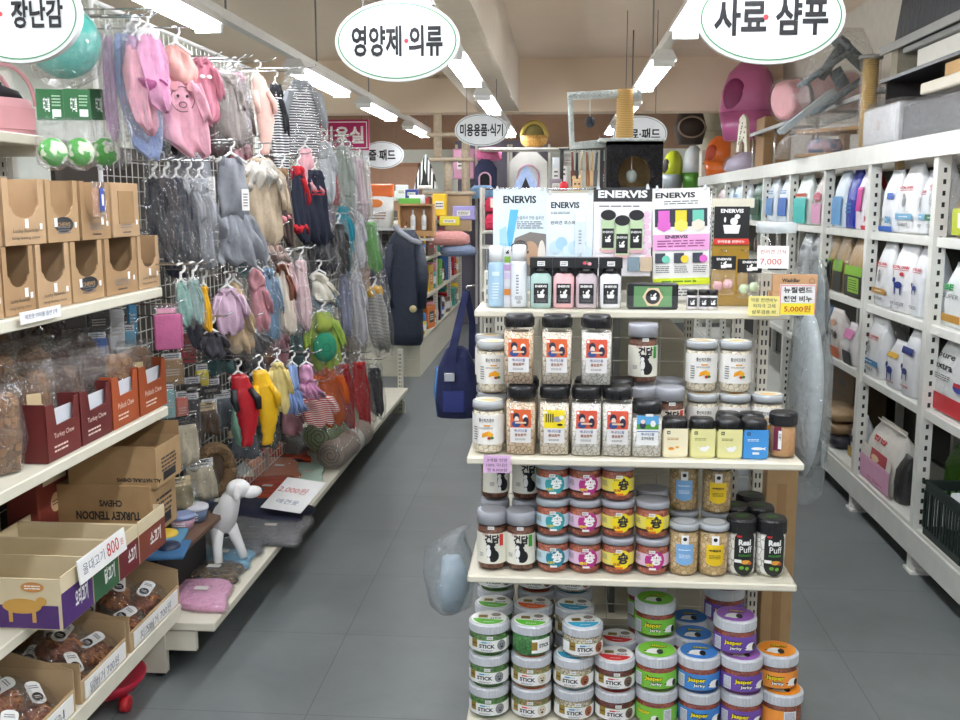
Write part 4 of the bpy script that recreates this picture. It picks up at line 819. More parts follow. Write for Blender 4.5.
rbag(871, 887, 240, z2, 'white bag with gold band, left on the second shelf', '#E8E9EA', royal('#B8862E'), '#D6D8DA')
rbag(889, 907, 238, z2, 'white bag with red heart and navy dog on the second shelf', '#EDEDEE', royal(None, '', NAV, heart=True), '#C9CCD0', turn=.15)
rbag(908, 921, 242, z2, 'white bag with navy dog and no heart on the second shelf', '#E4E7EA', royal(None, '', NAV), '#C4C9CE', X=RX + .085)
rbag(921, 931, 246, z2, 'grey-white bag squeezed against the first tall post, second shelf', '#CDD3DA', lambda A, w, h: A.lines(0, .5 * h, .6 * w, .5 * h, 8, NAV), None, X=RX + .12)
rbag(861, 885, 312, z3, 'big white bag with red lettering and blue band on the third shelf', '#EEEFF0', royal('#3F86B8', 'INDOOR'), '#D9DCDE', X=RX + .08)
rbag(887, 903, 338, z3, 'white bag with gold patch and navy dog on the third shelf', '#E9EAEC', lambda A, w, h: dogsil(A.rect(.0, .7 * h, .7 * w, .1 * h, c('#D9A92E')).text('royal', 0, .14 * h, .05 * h, CRIM, .6 * w), 0, .38 * h, .4 * w, NAV), '#A9AAAC')
rbag(903, 918, 325, z3, 'white bag with navy patch beside the first tall post, third shelf', '#ECEDEF', lambda A, w, h: dogsil(A.rect(.0, .66 * h, .86 * w, .1 * h, NAV).text('royal', 0, .14 * h, .05 * h, CRIM, .6 * w), 0, .36 * h, .4 * w, NAV), '#C9CCD0')
rbag(876, 896, 318, z3, 'grey floppy bag lying behind the gold patch bag', '#B9B8B4', lambda A, w, h: None, None, X=RX + .22)
def kraft(A, w, h): A.rect(0, .3 * h, .95 * w, .56 * h, c('#E7E0D6', .8)).rect(-.0, .2 * h, .95 * w, .4 * h, c('#E0A6C6')).rect(.1 * w, .5 * h, .5 * w, .18 * h, c('#B8484E')).ell(.0, .46 * h, .12 * w, .05 * h, c('#E6C9A0')).text('In Sight', .05 * w, .1 * h, .035 * h, CRIM, .5 * w).text('집밥', 0, .75 * h, .07 * h, CRIM, .4 * w)
rbag(868, 906, 412, z4, 'cream paper bag with pink window and folded top on the bottom deck', '#DDD8CE', kraft, '#D2CCC0', X=RX + .11, dd=.16, flop=.5)
rbag(856, 868, 412, z4, 'white nature bag with black dog behind the cream paper bag', '#E4E6E8', lambda A, w, h: dogsil(A.text('NATURE', 0, .68 * h, .07 * h, TXT, .8 * w, .04).rect(0, .16 * h, .9 * w, .22 * h, c('#B8942E')), 0, .45 * h, .5 * w, BLACK), '#D4D8DC', X=RX + .12)
rbag(903, 914, 455, z4, 'black bag squeezed beside the first tall post on the bottom deck', '#2C2C2C', lambda A, w, h: A.lines(0, .4 * h, .5 * w, .2 * h, 4, GREY), None, X=RX + .1)
# second bay
rbag(826, 838, 168, z1, 'pale blue and white bag in the second bay, upper shelf', '#DDE8F0', lambda A, w, h: A.rect(0, .3 * h, .9 * w, .5 * h, c('#5F9CCF')), '#C9D4DC')
rbag(838, 850, 164, z1, 'royal blue foil bag in the second bay, upper shelf', '#1F2F9A', lambda A, w, h: A.lines(0, .35 * h, .5 * w, .2 * h, 3, SKY), '#1A2880', X=RX + .1)
rbag(849, 857, 168, z1, 'magenta and white bag in the second bay, upper shelf', '#E8DFE6', lambda A, w, h: A.rect(.1 * w, .5 * h, .7 * w, .4 * h, c('#C2268A')), '#D8B4CC', X=RX + .085)
rbag(856, 866, 186, z1, 'white bag with red bottom in the second bay, upper shelf', '#EDEDED', lambda A, w, h: A.rect(0, .05 * h, .95 * w, .1 * h, CRIM).text('IC', .1 * w, .25 * h, .14 * h, CRIM, .4 * w, .05), None)
rbag(858, 868, 158, z1, 'red bag behind the white one with red bottom', '#B81E2E', lambda A, w, h: None, None, X=RX + .25)
def grn(A, w, h): A.rect(0, .2 * h, .95 * w, .38 * h, c('#20221E')).rect(0, .46 * h, .95 * w, .16 * h, c('#7FB52E')).rect(.05 * w, .22 * h, .6 * w, .26 * h, c('#93C43A')).lines(.05 * w, .22 * h, .5 * w, .2 * h, 5, c('#2F4A1E'))
rbag(842, 863, 238, z2, 'kraft bag with lime green band and green panel, second bay', '#A88A62', grn, '#7A6446', film=False)
rbag(820, 831, 234, z2, 'kraft bag with green and black bottom in shiny film, far left of second bay', '#B59A70', lambda A, w, h: A.rect(0, .2 * h, .95 * w, .38 * h, c('#23241F')).rect(0, .48 * h, .95 * w, .2 * h, c('#7DB82E')), None, film=True, X=RX + .09)
rbag(831, 842, 234, z2, 'kraft bag with green and black bottom beside the lime panel bag', '#B2966C', lambda A, w, h: A.rect(0, .2 * h, .95 * w, .38 * h, c('#23241F')).rect(0, .48 * h, .95 * w, .2 * h, c('#7DB82E')), None, film=True, X=RX + .085)
rbag(829, 845, 306, z3, 'white bag with orange bottom and black brush lettering, second bay', '#E6DFDA', lambda A, w, h: A.text('닭가슴', 0, .52 * h, .16 * h, TXT, .7 * w, .04).rect(0, .15 * h, .9 * w, .22 * h, c('#C9683A')).ell(0, .74 * h, .2 * w, .06 * h, c('#D8A48A')), '#D2CCC8', lean=.12)
rbag(846, 857, 320, z3, 'pink and white bag with black bottom, second bay third shelf', '#E7E2E2', lambda A, w, h: A.rect(0, .18 * h, .92 * w, .34 * h, c('#2B2B30')).rect(0, .76 * h, .9 * w, .2 * h, c('#D27AB0')).ell(0, .5 * h, .34 * w, .14 * h, WHITE), '#D2A8C4', lean=.1)
rbag(820, 829, 302, z3, 'dark blue bag at the left end of the second bay, third shelf', '#1E5A86', lambda A, w, h: None, None, X=RX + .2)
p = at(838, 402, X=RX + .3)
one('shipping_carton', 'box', 'brown shipping carton with skin lettering at the back of the bottom deck', (RX + .36, p.y - .1, z4 + .001), ('carton', MB().box(0, 0, 0, .75, .2, .42, c('#6E5A44', .85))), ('print', MB().art(Art().text('Heni SKIN', 0, .26, .05, TXT, .34, .03).lines(0, .19, .4, .03, 1, TXT).lines(0, .33, .4, .05, 2, TXT), plane((0, -.1004, 0)))), rz=-pi / 2)
p = at(838, 432, X=RX + .1)
for i, (hh, q, lb) in enumerate(((.07, '#2A2A34', 'navy flat bag lowest in the pile under the skin carton'), (.06, '#8A6E4E', 'brown flat bag in the middle of the pile under the skin carton'), (.06, '#A58A66', 'tan flat bag on top of the pile by the skin carton'))):
    one('flat_food_bag', 'pet food', lb, (RX + .12, p.y + .02 * i, z4 + .002 + .075 * i), ('body', MB().oval([(0, 0, 0, .16, .09), (0, 0, hh * .5, .19, .1), (0, 0, hh, .17, .08)], satin(q), 24, 3.5, wob=.03, seed=i)), ('print', MB().art(Art().lines(0, 0, .1, .05, 3, c('#C9C2B4')), plane((0, 0, hh + .0016), (0, -1, 0), (1, 0, 0)))), rz=pi / 2, group='flat bags under the carton')
# third bay and beyond
rbag(788, 803, 174, z1, 'teal and white bag in the third bay, upper shelf', '#D9E2DC', lambda A, w, h: A.rect(0, .28 * h, .92 * w, .52 * h, c('#3FB0A8')).rect(0, .6 * h, .8 * w, .06 * h, c('#B8442E')), '#CDD6CE')
rbag(806, 818, 178, z1, 'floral pink bag in the third bay, upper shelf', '#E3D6D0', lambda A, w, h: A.rect(0, .25 * h, .9 * w, .4 * h, c('#DDA0C0')).ell(0, .58 * h, .34 * w, .1 * h, c('#C2566A')), '#D6CCC0', film=True)
for x0, x1, lb in ((794, 804, 'grey-wrapped bag in the third bay, second shelf, left of two'), (805, 816, 'grey-wrapped bag in the third bay, second shelf, right of two')):
    rbag(x0, x1, 233, z2, lb, '#B9BDBE', lambda A, w, h: A.ell(0, .72 * h, .24 * w, .06 * h, c('#5A5E62')).lines(0, .4 * h, .4 * w, .2 * h, 4, GREY), '#A9AEB0', film=True)
for i, (x0, x1, yt, cc, b2, lb) in enumerate(((772, 784, 178, '#DDE6EE', '#3F6AB0', 'white bag with blue print right of the fourth post'), (761, 770, 180, '#DCE4EA', '#5A8AC0', 'white bag with blue print left of the fifth post'), (745, 757, 184, '#3A6A56', '#1F4A36', 'dark green bag in the fifth bay'), (735, 744, 186, '#DDE4E8', '#3A62B0', 'white and blue bag in the fifth bay'),
        (727, 735, 186, '#CFE0EC', '#2F7AB8', 'pale blue bag in the sixth bay'), (719, 726, 188, '#D6E4E6', '#2E8A9A', 'pale teal bag in the sixth bay'), (712, 718, 189, '#E6D6D8', '#B8606E', 'pale pink bag at the far visible end of the rack'))):
    rbag(x0, x1, yt, z1, lb + ', upper shelf', cc, lambda A, w, h, b2=b2: A.rect(0, .35 * h, .8 * w, .4 * h, c(b2)).lines(0, .68 * h, .6 * w, .1 * h, 2, c(b2)), None)
# nearest bay, cut by the picture edge
def orange(A, w, h): A.rect(0, .22 * h, .95 * w, .36 * h, c('#B8C43A')).rect(.0, .24 * h, .6 * w, .2 * h, c('#E6E8DC')).text('mo', -.05 * w, .66 * h, .1 * h, WHITE, .5 * w, .05)
rbag(944, 985, 165, z1, 'brown and yellow-green bag at the right edge, upper shelf', '#A8672E', orange, '#7E4A1E')
rbag(938, 975, 262, z2, 'white bag with green lettering at the right edge, second shelf', '#E4E8E6', lambda A, w, h: A.text('BE', -.25 * w, .62 * h, .1 * h, c('#3FA05A'), .3 * w, .05).text('SUPER', -.15 * w, .48 * h, .07 * h, GREY, .5 * w, .0).rect(-.1 * w, .14 * h, .6 * w, .12 * h, GOLD), '#C9CED0', X=RX + .1)
rbag(935, 950, 325, z2, 'small silver pouch leaning in front of the green-lettered bag', '#C9C6C2', lambda A, w, h: A.rect(0, .2 * h, .7 * w, .2 * h, c('#D8785A')), None, X=RX + .05, dd=.03) if False else None
def pure(A, w, h): A.text('pure', -.2 * w, .74 * h, .08 * h, TXT, .4 * w, .02).text('extra', -.2 * w, .62 * h, .08 * h, TXT, .42 * w, .02).rect(.05 * w, .14 * h, .8 * w, .24 * h, CRIM).ell(.2 * w, .42 * h, .12 * w, .06 * h, c('#3A4AA0')).rect(.2 * w, .45 * h, .22 * w, .05 * h, CRIM).lines(-.2 * w, .48 * h, .4 * w, .08 * h, 3, GREY)
rbag(932, 985, 332, z3, 'white bag with red bottom and pure lettering at the right edge', '#E8EAE8', pure, '#CBD2D0', X=RX + .1)
rbag(950, 985, 452, z4 + .001, 'green bag behind the dark plastic basket', '#4F8A1E', lambda A, w, h: None, None, X=RX + .34)
# dark basket on the bottom deck
pb = at(945, 545, X=RX + .04); DG = c('#12241E', .45)
bx = MB(); W, D, H = .4, .28, .22
fr = MB().box(0, 0, 0, W * .9, D * .9, .006, DG)
for sx, sy, ln, ang in ((0, -D / 2, W, 0), (0, D / 2, W, 0), (-W / 2, 0, D, 1), (W / 2, 0, D, 1)):
    for z0, hh in ((0, .03), (H - .03, .03)):
        fr.box(sx, sy, z0, ln if not ang else .006, .006 if not ang else ln, hh, DG)
    n = int(ln / .03)
    for i in range(n + 1):
        t = -ln / 2 + ln * i / n; fr.box(sx + (t if not ang else 0), sy + (t if ang else 0), .03, .012 if not ang else .005, .005 if not ang else .012, H - .06, DG)
rim = MB()
for sx, sy, w_, d_ in ((0, -D / 2, W + .03, .02), (0, D / 2, W + .03, .02), (-W / 2, 0, .02, D + .03), (W / 2, 0, .02, D + .03)): rim.box(sx, sy, H, w_, d_, .014, DG)
one('plastic_basket', 'basket', 'dark green plastic basket on the bottom deck at the right edge', (RX + .16, 4.06, z4 + .001), ('basket', fr), ('rim', rim), rz=pi / 2)
for i, (x, y, z) in enumerate(((.08, -.04, .16), (-.03, .03, .165), (.03, .1, .16))):
    one('white_pouch', 'pouch', ('white pouch in the dark basket, closest to the aisle', 'white pouch in the middle of the dark basket', 'white pouch at the back of the dark basket')[i], (RX + .16 - y * .6, 4.06 + x, z4 + .08), ('body', MB().oval([(0, 0, 0, .05, .03), (0, 0, .07, .06, .035), (0, 0, .12, .045, .012), (0, 0, .15, .04, .003)], satin('#E4E6E6'), 18, 2.5, wob=.04, seed=i)), ('print', MB().art(Art().lines(0, .06, .06, .04, 3, GREY), plane((0, -.037, 0)))), group='white pouches in the basket')
# ---------------------------------------------------------------- near left shelving with chews and cartons
NX, NB, NY0, NY1 = -1.25, -1.72, 1.3, 3.07
n1, n2, n3, n4 = 1.338, .955, .27, .565
k = Kind('chew_display_shelf', 'shelf')
for z, xf, nm in ((n1, NX, 'shelf'), (n2, NX, 'shelf'), (n4, -1.3, 'shelf'), (n3, NX, 'tray')):
    k.part(nm, MB().box((xf + NB) / 2, (NY0 + NY1) / 2, z - .031, xf - NB, NY1 - NY0, .03, CREAM, .003))
k.part('tray_lip', MB().box(NX + .005, (NY0 + NY1) / 2, n3 - .031, .008, NY1 - NY0, .045, CREAM))
k.part('mesh_back', (lambda m: (setattr(m, 'v', [(NB + .02 + b, (NY0 + NY1) / 2 + a, q + .3) for a, b, q in m.v]), m)[1])(mesh_panel(NY1 - NY0, 1.5, .06)))
for y in (NY0 + .02, NY1 - .02): k.part('upright', (lambda m: (setattr(m, 'v', [(a + NB, b + y, q) for a, b, q in m.v]), m)[1])(post(2.0, .05, .03)))
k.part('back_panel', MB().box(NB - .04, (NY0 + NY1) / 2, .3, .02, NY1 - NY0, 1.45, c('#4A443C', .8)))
k.part('upper_shelf', MB().box(-1.66, 2.15, 1.765, .28, 1.5, .03, CREAM, .003))
for y in (1.8, 2.9): k.part('bracket', MB().box(-1.66, y, 1.735, .24, .012, .03, CREAM))
k.put('cream shelves of chews and cartons at the near left', (0, 0, 0))
def facex(px0, px1, X): a, b = at(px0, 300, X=X).y, at(px1, 300, X=X).y; return (a + b) / 2, b - a
def openbox(w, d, h, m, front=.42, notch=True, t=.004, flap=False):       # front to -y
    mb = MB().box(0, 0, 0, w, d, t, m).box(0, d / 2 - t / 2, t, w, t, h - t, m)
    for q in (-1, 1): mb.box(q * (w / 2 - t / 2), -t / 2, t, t, d - t, h - t, m)
    if notch:
        n = 8; mg = w * .14; fz = h * front
        pl = [(-w / 2 + t, t), (w / 2 - t, t), (w / 2 - t, h)] + [(w / 2 - mg, h), (w / 2 - mg, fz + .03)] + [((w / 2 - mg - .01) * cos(pi * i / n), fz + .022 - .022 * sin(pi * i / n)) for i in range(n + 1)] + [(-w / 2 + mg, fz + .03), (-w / 2 + mg, h), (-w / 2 + t, h)]
        mb.prism(pl, -d / 2, -d / 2 + t, m)
    else: mb.box(0, -d / 2 + t / 2, t, w - 2 * t, t, h * front, m)
    return mb
CB = [c('#A68762', .85, amt=.06), c('#9C7C58', .85, amt=.06), c('#AE8F6C', .85, amt=.06)]
INS = c('#C9C4CC', .35)
def chewbox(x0, x1, z, h, i, label, style, closed=False):
    y, w = facex(x0, x1, NX - .02); d = .2
    A = Art()
    if style == 0: A.text('Lucky Rawhide', 0, .032, .011, TXT, w * .6, 0).text('long lasting chew', 0, .016, .009, TXT, w * .66, 0)
    elif style == 1: A.ell(0, h * .28, w * .3, .02, TXT).text('CHEWS', 0, h * .28, .011, CB[0], w * .4, .02).lines(0, .03, w * .4, .02, 3, GREY)
    else: A.lines(0, .035, w * .44, .02, 3, GREY).lines(0, .014, w * .3, .008, 1, TXT)
    A.rect((-.25, .2, .02)[i % 3] * w, .05, .016, .022, WHITE).rect(.36 * w, .042, .012, .014, WHITE)
    parts = [('carton', openbox(w * .97, d, h, CB[i % 3], .4, not closed) if not closed else MB().box(0, 0, 0, w * .97, d, h, CB[i % 3], .002)), ('print', MB().art(A, plane((0, -d / 2 - .0004, 0)), .0003))]
    if closed: parts.append(('window_flap', MB().box(0, -d / 2 - .001, h * .25, w * .56, .002, h * .6, CARD2)))
    one('chew_carton', 'box', label, (NX - .02 - d / 2, y, z + .001), *parts, rz=pi / 2, group='brown chew cartons in two tiers')
    if not closed and i % 5 != 2:
        one('chew_pouch', 'pouch', f'silvery pouch inside the carton: {label}'[:88], (NX - .13, y + .01, z + .008), ('pouch', MB().oval([(0, 0, 0, w * .3, .03), (.004, 0, h * .25, w * .34, .035), (.01, .02, h * .5, w * .2, .012), (.03, .02, h * .6, w * .08, .003)], satin(('#C9C4CC', '#BFC4D0', '#C8B8A8')[i % 3], .2), 18, 2.4, wob=.06, seed=i)), ('print', MB().art(Art().rect(0, h * .22, w * .18, .02, WHITE), plane((0, -.038, 0)))), rz=pi / 2, group='silvery pouches in the chew cartons')
hl = at(72, 240, X=NX - .02).z - n1 - .006
for i, (a, b, lb, st) in enumerate(((-34, 3, 'lower tier chew carton cut by the left picture edge', 0), (4, 36, 'lower tier chew carton, first whole one from the left', 0), (38, 72, 'lower tier chew carton, second from the left', 0), (73, 105, 'lower tier chew carton with a black oval print', 1), (107, 139, 'lower tier chew carton with a round cut-out, fourth from left', 2), (140, 161, 'lower tier chew carton at the right end', 0))): chewbox(a, b, n1, hl, i, lb, st)
hu = at(85, 180, X=NX - .02).z - n1 - hl - .006
for i, (a, b, lb, st, cl) in enumerate(((-30, 7, 'upper tier chew carton cut by the left picture edge', 0, 0), (9, 51, 'upper tier chew carton, first whole one from the left', 0, 0), (52, 84, 'upper tier chew carton with black oval print', 1, 0), (86, 115, 'upper tier chew carton behind the blue label pack', 2, 0), (117, 144, 'upper tier chew carton with a closed brown front', 2, 1))): chewbox(a, b, n1 + hl + .002, hu, i + 1, lb, st, cl)
p = at(99, 200, X=NX + .004)
one('hanging_pack', 'pack', 'clear pack with blue oval label on the upper carton tier', p, ('pouch', MB().box(0, 0, -.05, .07, .008, .1, 'bagfilm')), ('content', MB().box(-.012, .003, -.045, .03, .005, .075, c('#C99A78'))), ('label', MB().box(.006, -.006, -.03, .024, .002, .062, c('#2F4A9A'), .0).art(Art().rect(0, 0, .012, .03, WHITE), plane((.006, -.0075, 0)))), rz=pi / 2)
p = at(41, 314, X=NX + .012); s = mpp(p)
one('price_strip', 'price strip', 'white price strip with blue writing on the edge of the carton shelf', p, ('paper', MB().box(0, 0, -6.5 * s, .19, .002, 12 * s, WHITE)), ('writing', MB().art(Art().text('치즈맛 야미볼 옵션 2개', 0, 0, 5 * s, c('#2F3F7A'), .15, 0), plane((0, -.0012, 0)))), rz=pi / 2)
# second shelf: maroon and orange display boxes
for i, (a, b, hh, col, tx, lb) in enumerate(((37, 72, .145, '#622422', 'Turkey Chew', 'maroon display box with Turkey lettering, the first from the left'), (73, 105, .145, '#5C2020', 'Turkey Chew', 'maroon display box next to the orange ones'), (106, 133, .15, '#A04A26', 'Pollock Chew', 'orange display box next to the maroon ones'), (134, 162, .15, '#984622', 'Pollock Chew', 'orange display box at the right end of the shelf'))):
    y, w = facex(a, b, NX - .015); d = .24; m = c(col, .5)
    A = Art().text(tx, 0, hh * .42, .017, c('#F0DFD2'), w * .6, 0).lines(-.02, hh * .2, w * .4, .022, 2, c('#F0DFD2'))
    one('display_box', 'box', lb, (NX - .016 - d / 2, y, n2 + .001), ('box', MB().box(0, 0, 0, w * .98, d, .004, m).box(0, d / 2 - .003, .004, w * .98, .004, hh, m).box(-w * .49 + .002, 0, .004, .004, d, hh, m).box(w * .49 - .002, 0, .004, .004, d, hh, m).prism([(-w * .49, .004), (w * .49, .004), (w * .49, hh), (w * .36, hh), (w * .3, hh * .62), (-w * .2, hh * .6), (-w * .26, hh), (-w * .49, hh)], -d / 2 - .002, -d / 2 + .002, m)), ('print', MB().art(A, plane((0, -d / 2 - .0024, 0)), .0003)), ('liner', MB().box(.0, -d / 2 + .012, .01, w * .8, .004, hh * .8, c('#D8DCE2', .3))), rz=pi / 2, group='chew display boxes')
CHW = [chunk('#3A2214', '#5A3A24', '#160C06', 60), chunk('#5E3E22', '#7C5630', '#2A1A0C', 55), chunk('#6E4826', '#946A3E', '#38220E', 50), chunk('#2C1A12', '#48301F', '#120A06', 70)]
rg = random.Random(3)
for i in range(22):
    Xq = (-1.33, -1.45, -1.57)[i % 3]; y = 1.92 + (i // 3) * .155 + (i % 3) * .045; hh = rg.uniform(.2, .25) + (i % 3) * .035; w = rg.uniform(.12, .15)
    if y > 3.02: continue
    lv = ('in front', 'in the middle row', 'at the back')[i % 3]; n = ('first', 'second', 'third', 'fourth', 'fifth', 'sixth', 'seventh', 'eighth')[i // 3]
    one('chew_bag', 'chew bag', f'clear bag of brown chew sticks standing {lv}, {n} from the left end', (Xq, y, n2 + .006), ('contents', MB().oval([(0, 0, 0, w * .42, .018), (0, 0, hh * .3, w * .46, .024), (.005, 0, hh * .8, w * .42, .014), (.012, 0, hh * .9, w * .2, .008)], CHW[i % 4], 16, 3, wob=.05, seed=i)), ('film', MB().oval([(0, 0, -.002, w * .46, .022), (0, 0, hh * .35, w * .52, .03), (0, 0, hh * .8, w * .5, .016), (.01, 0, hh, w * .48, .003)], 'bagfilm', 18, 3, wob=.08, seed=i + 40)),
        *([('label', MB().box(0, -.026, hh * .55, w * .3, .002, .03, c('#C9B48C')))] if i % 4 == 1 else []), rot=(rg.uniform(-.05, .05), 0, pi / 2 - .5 + rg.uniform(-.2, .2)), group='brown chew bags on the second shelf')
for i, (px, py, col) in enumerate(((22, 338, '#8A6A48'), (40, 345, '#B0703A'), (58, 340, '#9A7A52'), (76, 335, '#B8763E'), (68, 352, '#C8843A'))):
    p = at(px, py, X=-1.66); one('hanging_chew_card', 'pack', ('brown chew card hanging at the back, far left', 'orange chew card hanging second from the left', 'tan chew card hanging in the middle', 'orange chew card hanging at the right', 'low orange chew card hanging at the right')[i], p, ('card', MB().box(0, 0, -.07, .1, .006, .14, c(col, .6), .002)), ('chew', MB().oval([(0, -.012, -.05, .02, .008), (0, -.012, 0, .028, .012), (0, -.012, .04, .015, .008)], CHW[i % 4], 12)), rz=pi / 2, group='chew cards hanging at the back')
# lower: big cartons facing the camera
def cart(x0, x1, y0, y1, Y, d, label, text, opened, sidecol=None, up=True):
    a, b = at(x0, y1, Y=Y), at(x1, y0, Y=Y); w, h = b.x - a.x, b.z - a.z
    A = Art()
    for t, u, v, hh, ww in text: A.text(t, u * w, v * h, hh * h, TXT, ww * w, .04, pi if not up else 0)
    mb = openbox(w, d, h, CARD, 1, False) if opened else MB().box(0, 0, 0, w, d, h, CARD, .002)
    parts = [('carton', mb), ('print', MB().art(A, plane((0, -d / 2 - .0006, 0)), .0003).art(Art().lines(0, h * .5, d * .6, h * .4, 4, TXT).rect(0, h * .2, d * .5, h * .2, TXT), plane((w / 2 + .0008, 0, 0), (0, 1, 0)), .0003))]
    if opened: parts.append(('flap', MB().box(0, d / 2 - .002, h, w * .98, .004, h * .35, CARD2)))
    return one('large_carton', 'box', label, ((a.x + b.x) / 2, Y + d / 2, a.z + .001), *parts)
cart(58, 150, 487, 536, 2.86, .2, 'large brown carton printed TURKEY TENDON CHEWS upside down', (('TURKEY TENDON', .05, .42, .17, .68), ('CHEWS', .08, .66, .13, .24)), False, up=False)
cart(69, 155, 449, 487, 2.87, .2, 'large open brown carton on top of the upside-down one', (('ALL NATURAL CHEWS', .3, .2, .1, .5),), True, up=False)
def tray(x0, x1, y0, y1, X, d, h, z, col, txt, label, filltop=None, cow=False):
    y, w = facex(x0, x1, X); A = Art().rect(0, h * .36, w * .96, h * .7, c(col)).text(txt, .02, h * .4, h * .36, WHITE, w * .4, .04)
    B = Art()
    if cow: B.rect(0, h * .25, d * .96, h * .46, c(col)).ell(.09, h * .46, .05, h * .15, c('#C99A4A')).rect(.06, h * .26, .01, h * .24, c('#C99A4A')).rect(.12, h * .26, .01, h * .24, c('#C99A4A')).ell(.14, h * .56, .014, h * .09, c('#C99A4A')).ell(.12, h * .84, .03, h * .1, c('#C98A4A')).lines(.12, h * .84, .04, h * .1, 2, WHITE)
    mb = openbox(w * .97, d, h, c('#D8C8A6', .7), 1, False); MBp = MB().art(A, plane((0, -d / 2 - .0006, 0)), .0003)
    if cow: MBp.art(B, plane((-w * .485 - .0006, 0, 0), (0, -1, 0)), .0003)
    one('treat_tray_box', 'box', label, (X - d / 2, y, z + .001), ('box', mb), ('print', MBp), rz=pi / 2, group='open printed tray boxes on the lower shelf')
TX = -1.2
tray(125, 154, 0, 0, TX, .36, .12, n4, '#7A3A2A', '소고기', 'open tray box with rust brown side, furthest of four', None)
tray(103, 125, 0, 0, TX, .36, .12, n4, '#6A2028', '소고기', 'open tray box with dark red side, second furthest of four')
tray(75, 103, 0, 0, TX, .36, .12, n4, '#2F5A3A', '닭고기', 'open tray box with green side, third of four')
tray(40, 75, 0, 0, TX, .38, .13, n4, '#4A2A6A', '오리고기', 'open tray box with purple side and cow picture, nearest of four', cow=True)
p = at(103, 556, X=TX + .012); s = mpp(p)
one('price_board', 'price board', 'white board reading 울대고기 800원 on the tray boxes', p, ('board', MB().box(0, 0, -.028, .27, .004, .062, WHITE)), ('writing', MB().art(Art().text('울대고기', -.055, .004, .028, c('#2F3A6A'), .12, -.005).text('800', .055, .006, .036, c('#C0303A'), .07, .0).text('원', .108, .004, .018, c('#C0303A'), None, 0), plane((0, -.0022, 0)))), rot=(-.1, 0, pi / 2))
for i, (px, py, X, col, lb) in enumerate(((25, 510, -1.58, '#7A3028', 'dark red carton standing deep on the lower shelf'), (44, 480, -1.6, '#6E4A30', 'brown carton with a white seal at the back of the lower shelf'))):
    y, w = facex(px - 18, px + 18, X); one('standing_carton', 'box', lb, (X, y, n4 + .001), ('carton', MB().box(0, 0, 0, w, .1, .27, c(col, .6), .003)), ('print', MB().art(Art().ell(0, .13, .03, .03, c('#D8B890')).lines(0, .13, .04, .02, 2, TXT).rect(0, .22, w * .7, .05, c('#D8CDB0')), plane((0, -.0506, 0)))), rz=pi / 2)
# bottom tray: cardboard bins full of jerky packs with price strips
JER = [chunk('#8A4A22', '#B8743A', '#3A1C0C', 90), chunk('#7A3A20', '#9A5430', '#301408', 100)]
for i, (a, b, txt, lb) in enumerate(((110, 166, '치즈버거 700원', 'cardboard bin with price strip, furthest of three on the bottom tray'), (55, 108, '닭버거 700원', 'cardboard bin with price strip, middle of three on the bottom tray'), (-20, 50, '', 'cardboard bin cut by the lower left picture corner'))):
    y, w = facex(a, b, NX - .01); d = .38; h = .115
    mb = openbox(w * .97, d, h, c('#BDA27C', .8), .5, False).prism([(-d / 2, h), (d / 2, h), (d / 2, h + .06), (0, h + .05)], w * .475, w * .485, c('#B59A74', .8), 'x')
    one('jerky_bin', 'box', lb, (NX - .012 - d / 2, y, n3 + .001), ('bin', mb), ('price_strip', MB().box(0, -d / 2 - .003, .006, w * .86, .002, .05, WHITE).art(Art().text(txt or '700원', -.01, .026, .03, c('#2F3A6A'), w * .6, -.004), plane((0, -d / 2 - .0042, 0)))), rz=pi / 2, group='cardboard bins of jerky packs')
def strands(i):
    r = random.Random(i); m = MB().oval([(0, 0, 0, .04, .065), (0, 0, .012, .05, .075), (0, 0, .028, .036, .055)], JER[i % 2], 16, 2.5, wob=.06, seed=i)
    for j in range(34):
        x, y, a = r.uniform(-.038, .038), r.uniform(-.06, .06), r.uniform(0, pi); z = .034 * (1 - (x / .055) ** 2) * (1 - (y / .09) ** 2); l = r.uniform(.015, .03); dx, dy = l * cos(a), l * sin(a)
        m.tube([(x - dx, y - dy, z - .006), (x, y, z + r.uniform(.002, .008)), (x + dx, y + dy, z - .006)], r.uniform(.0025, .0042), c(('#A8622E', '#8A4420', '#C08040', '#6E3216')[j % 4], .4), 5)
    return m
jp = []
for bi, (a, b, bn) in enumerate(((110, 166, 'furthest'), (55, 108, 'middle'), (-20, 50, 'nearest'))):
    y, w = facex(a, b, NX - .01)
    for j, (dx, fy, z, wh) in enumerate(((-.09, -.22, .055, 'at the front left'), (-.1, .24, .06, 'at the front right'), (-.21, -.2, .07, 'in the left middle'), (-.22, .25, .075, 'in the right middle'), (-.33, -.2, .09, 'at the back left'), (-.33, .22, .095, 'at the back right'), (-.15, .02, .11, 'on top of the others'))): jp.append((NX + dx, y + fy * w, n3 + z, f'jerky pack with oval label {wh} of the {bn} bin'))
for i, (jx, jy, jz, jl) in enumerate(jp):
    q = i % 4; p = V((jx, jy, jz)); z = jz - .03
    one('jerky_pack', 'jerky pack', jl, (p.x, p.y, z), ('jerky', strands(i)), ('film', MB().oval([(0, 0, -.004, .05, .08), (0, 0, .018, .064, .098), (0, 0, .05, .048, .07), (0, 0, .056, .01, .02)], 'bagfilm', 18, 3, wob=.05, seed=i)), ('label', MB().art(Art().rect(0, .004, .046, .05, WHITE).ell(0, .029, .023, .014, WHITE).ell(0, -.021, .023, .016, WHITE).ell(0, -.012, .017, .015, c('#2A2420')).lines(0, -.012, .02, .012, 2, WHITE).lines(0, .022, .028, .014, 2, GREY), plane((0, 0, .0575), (.9, .1, 0), (-.1, .9, .25)), .0004)), rot=(.12 * (q - 1), .3, .5 * q - .6), group='jerky packs in the bottom bins')
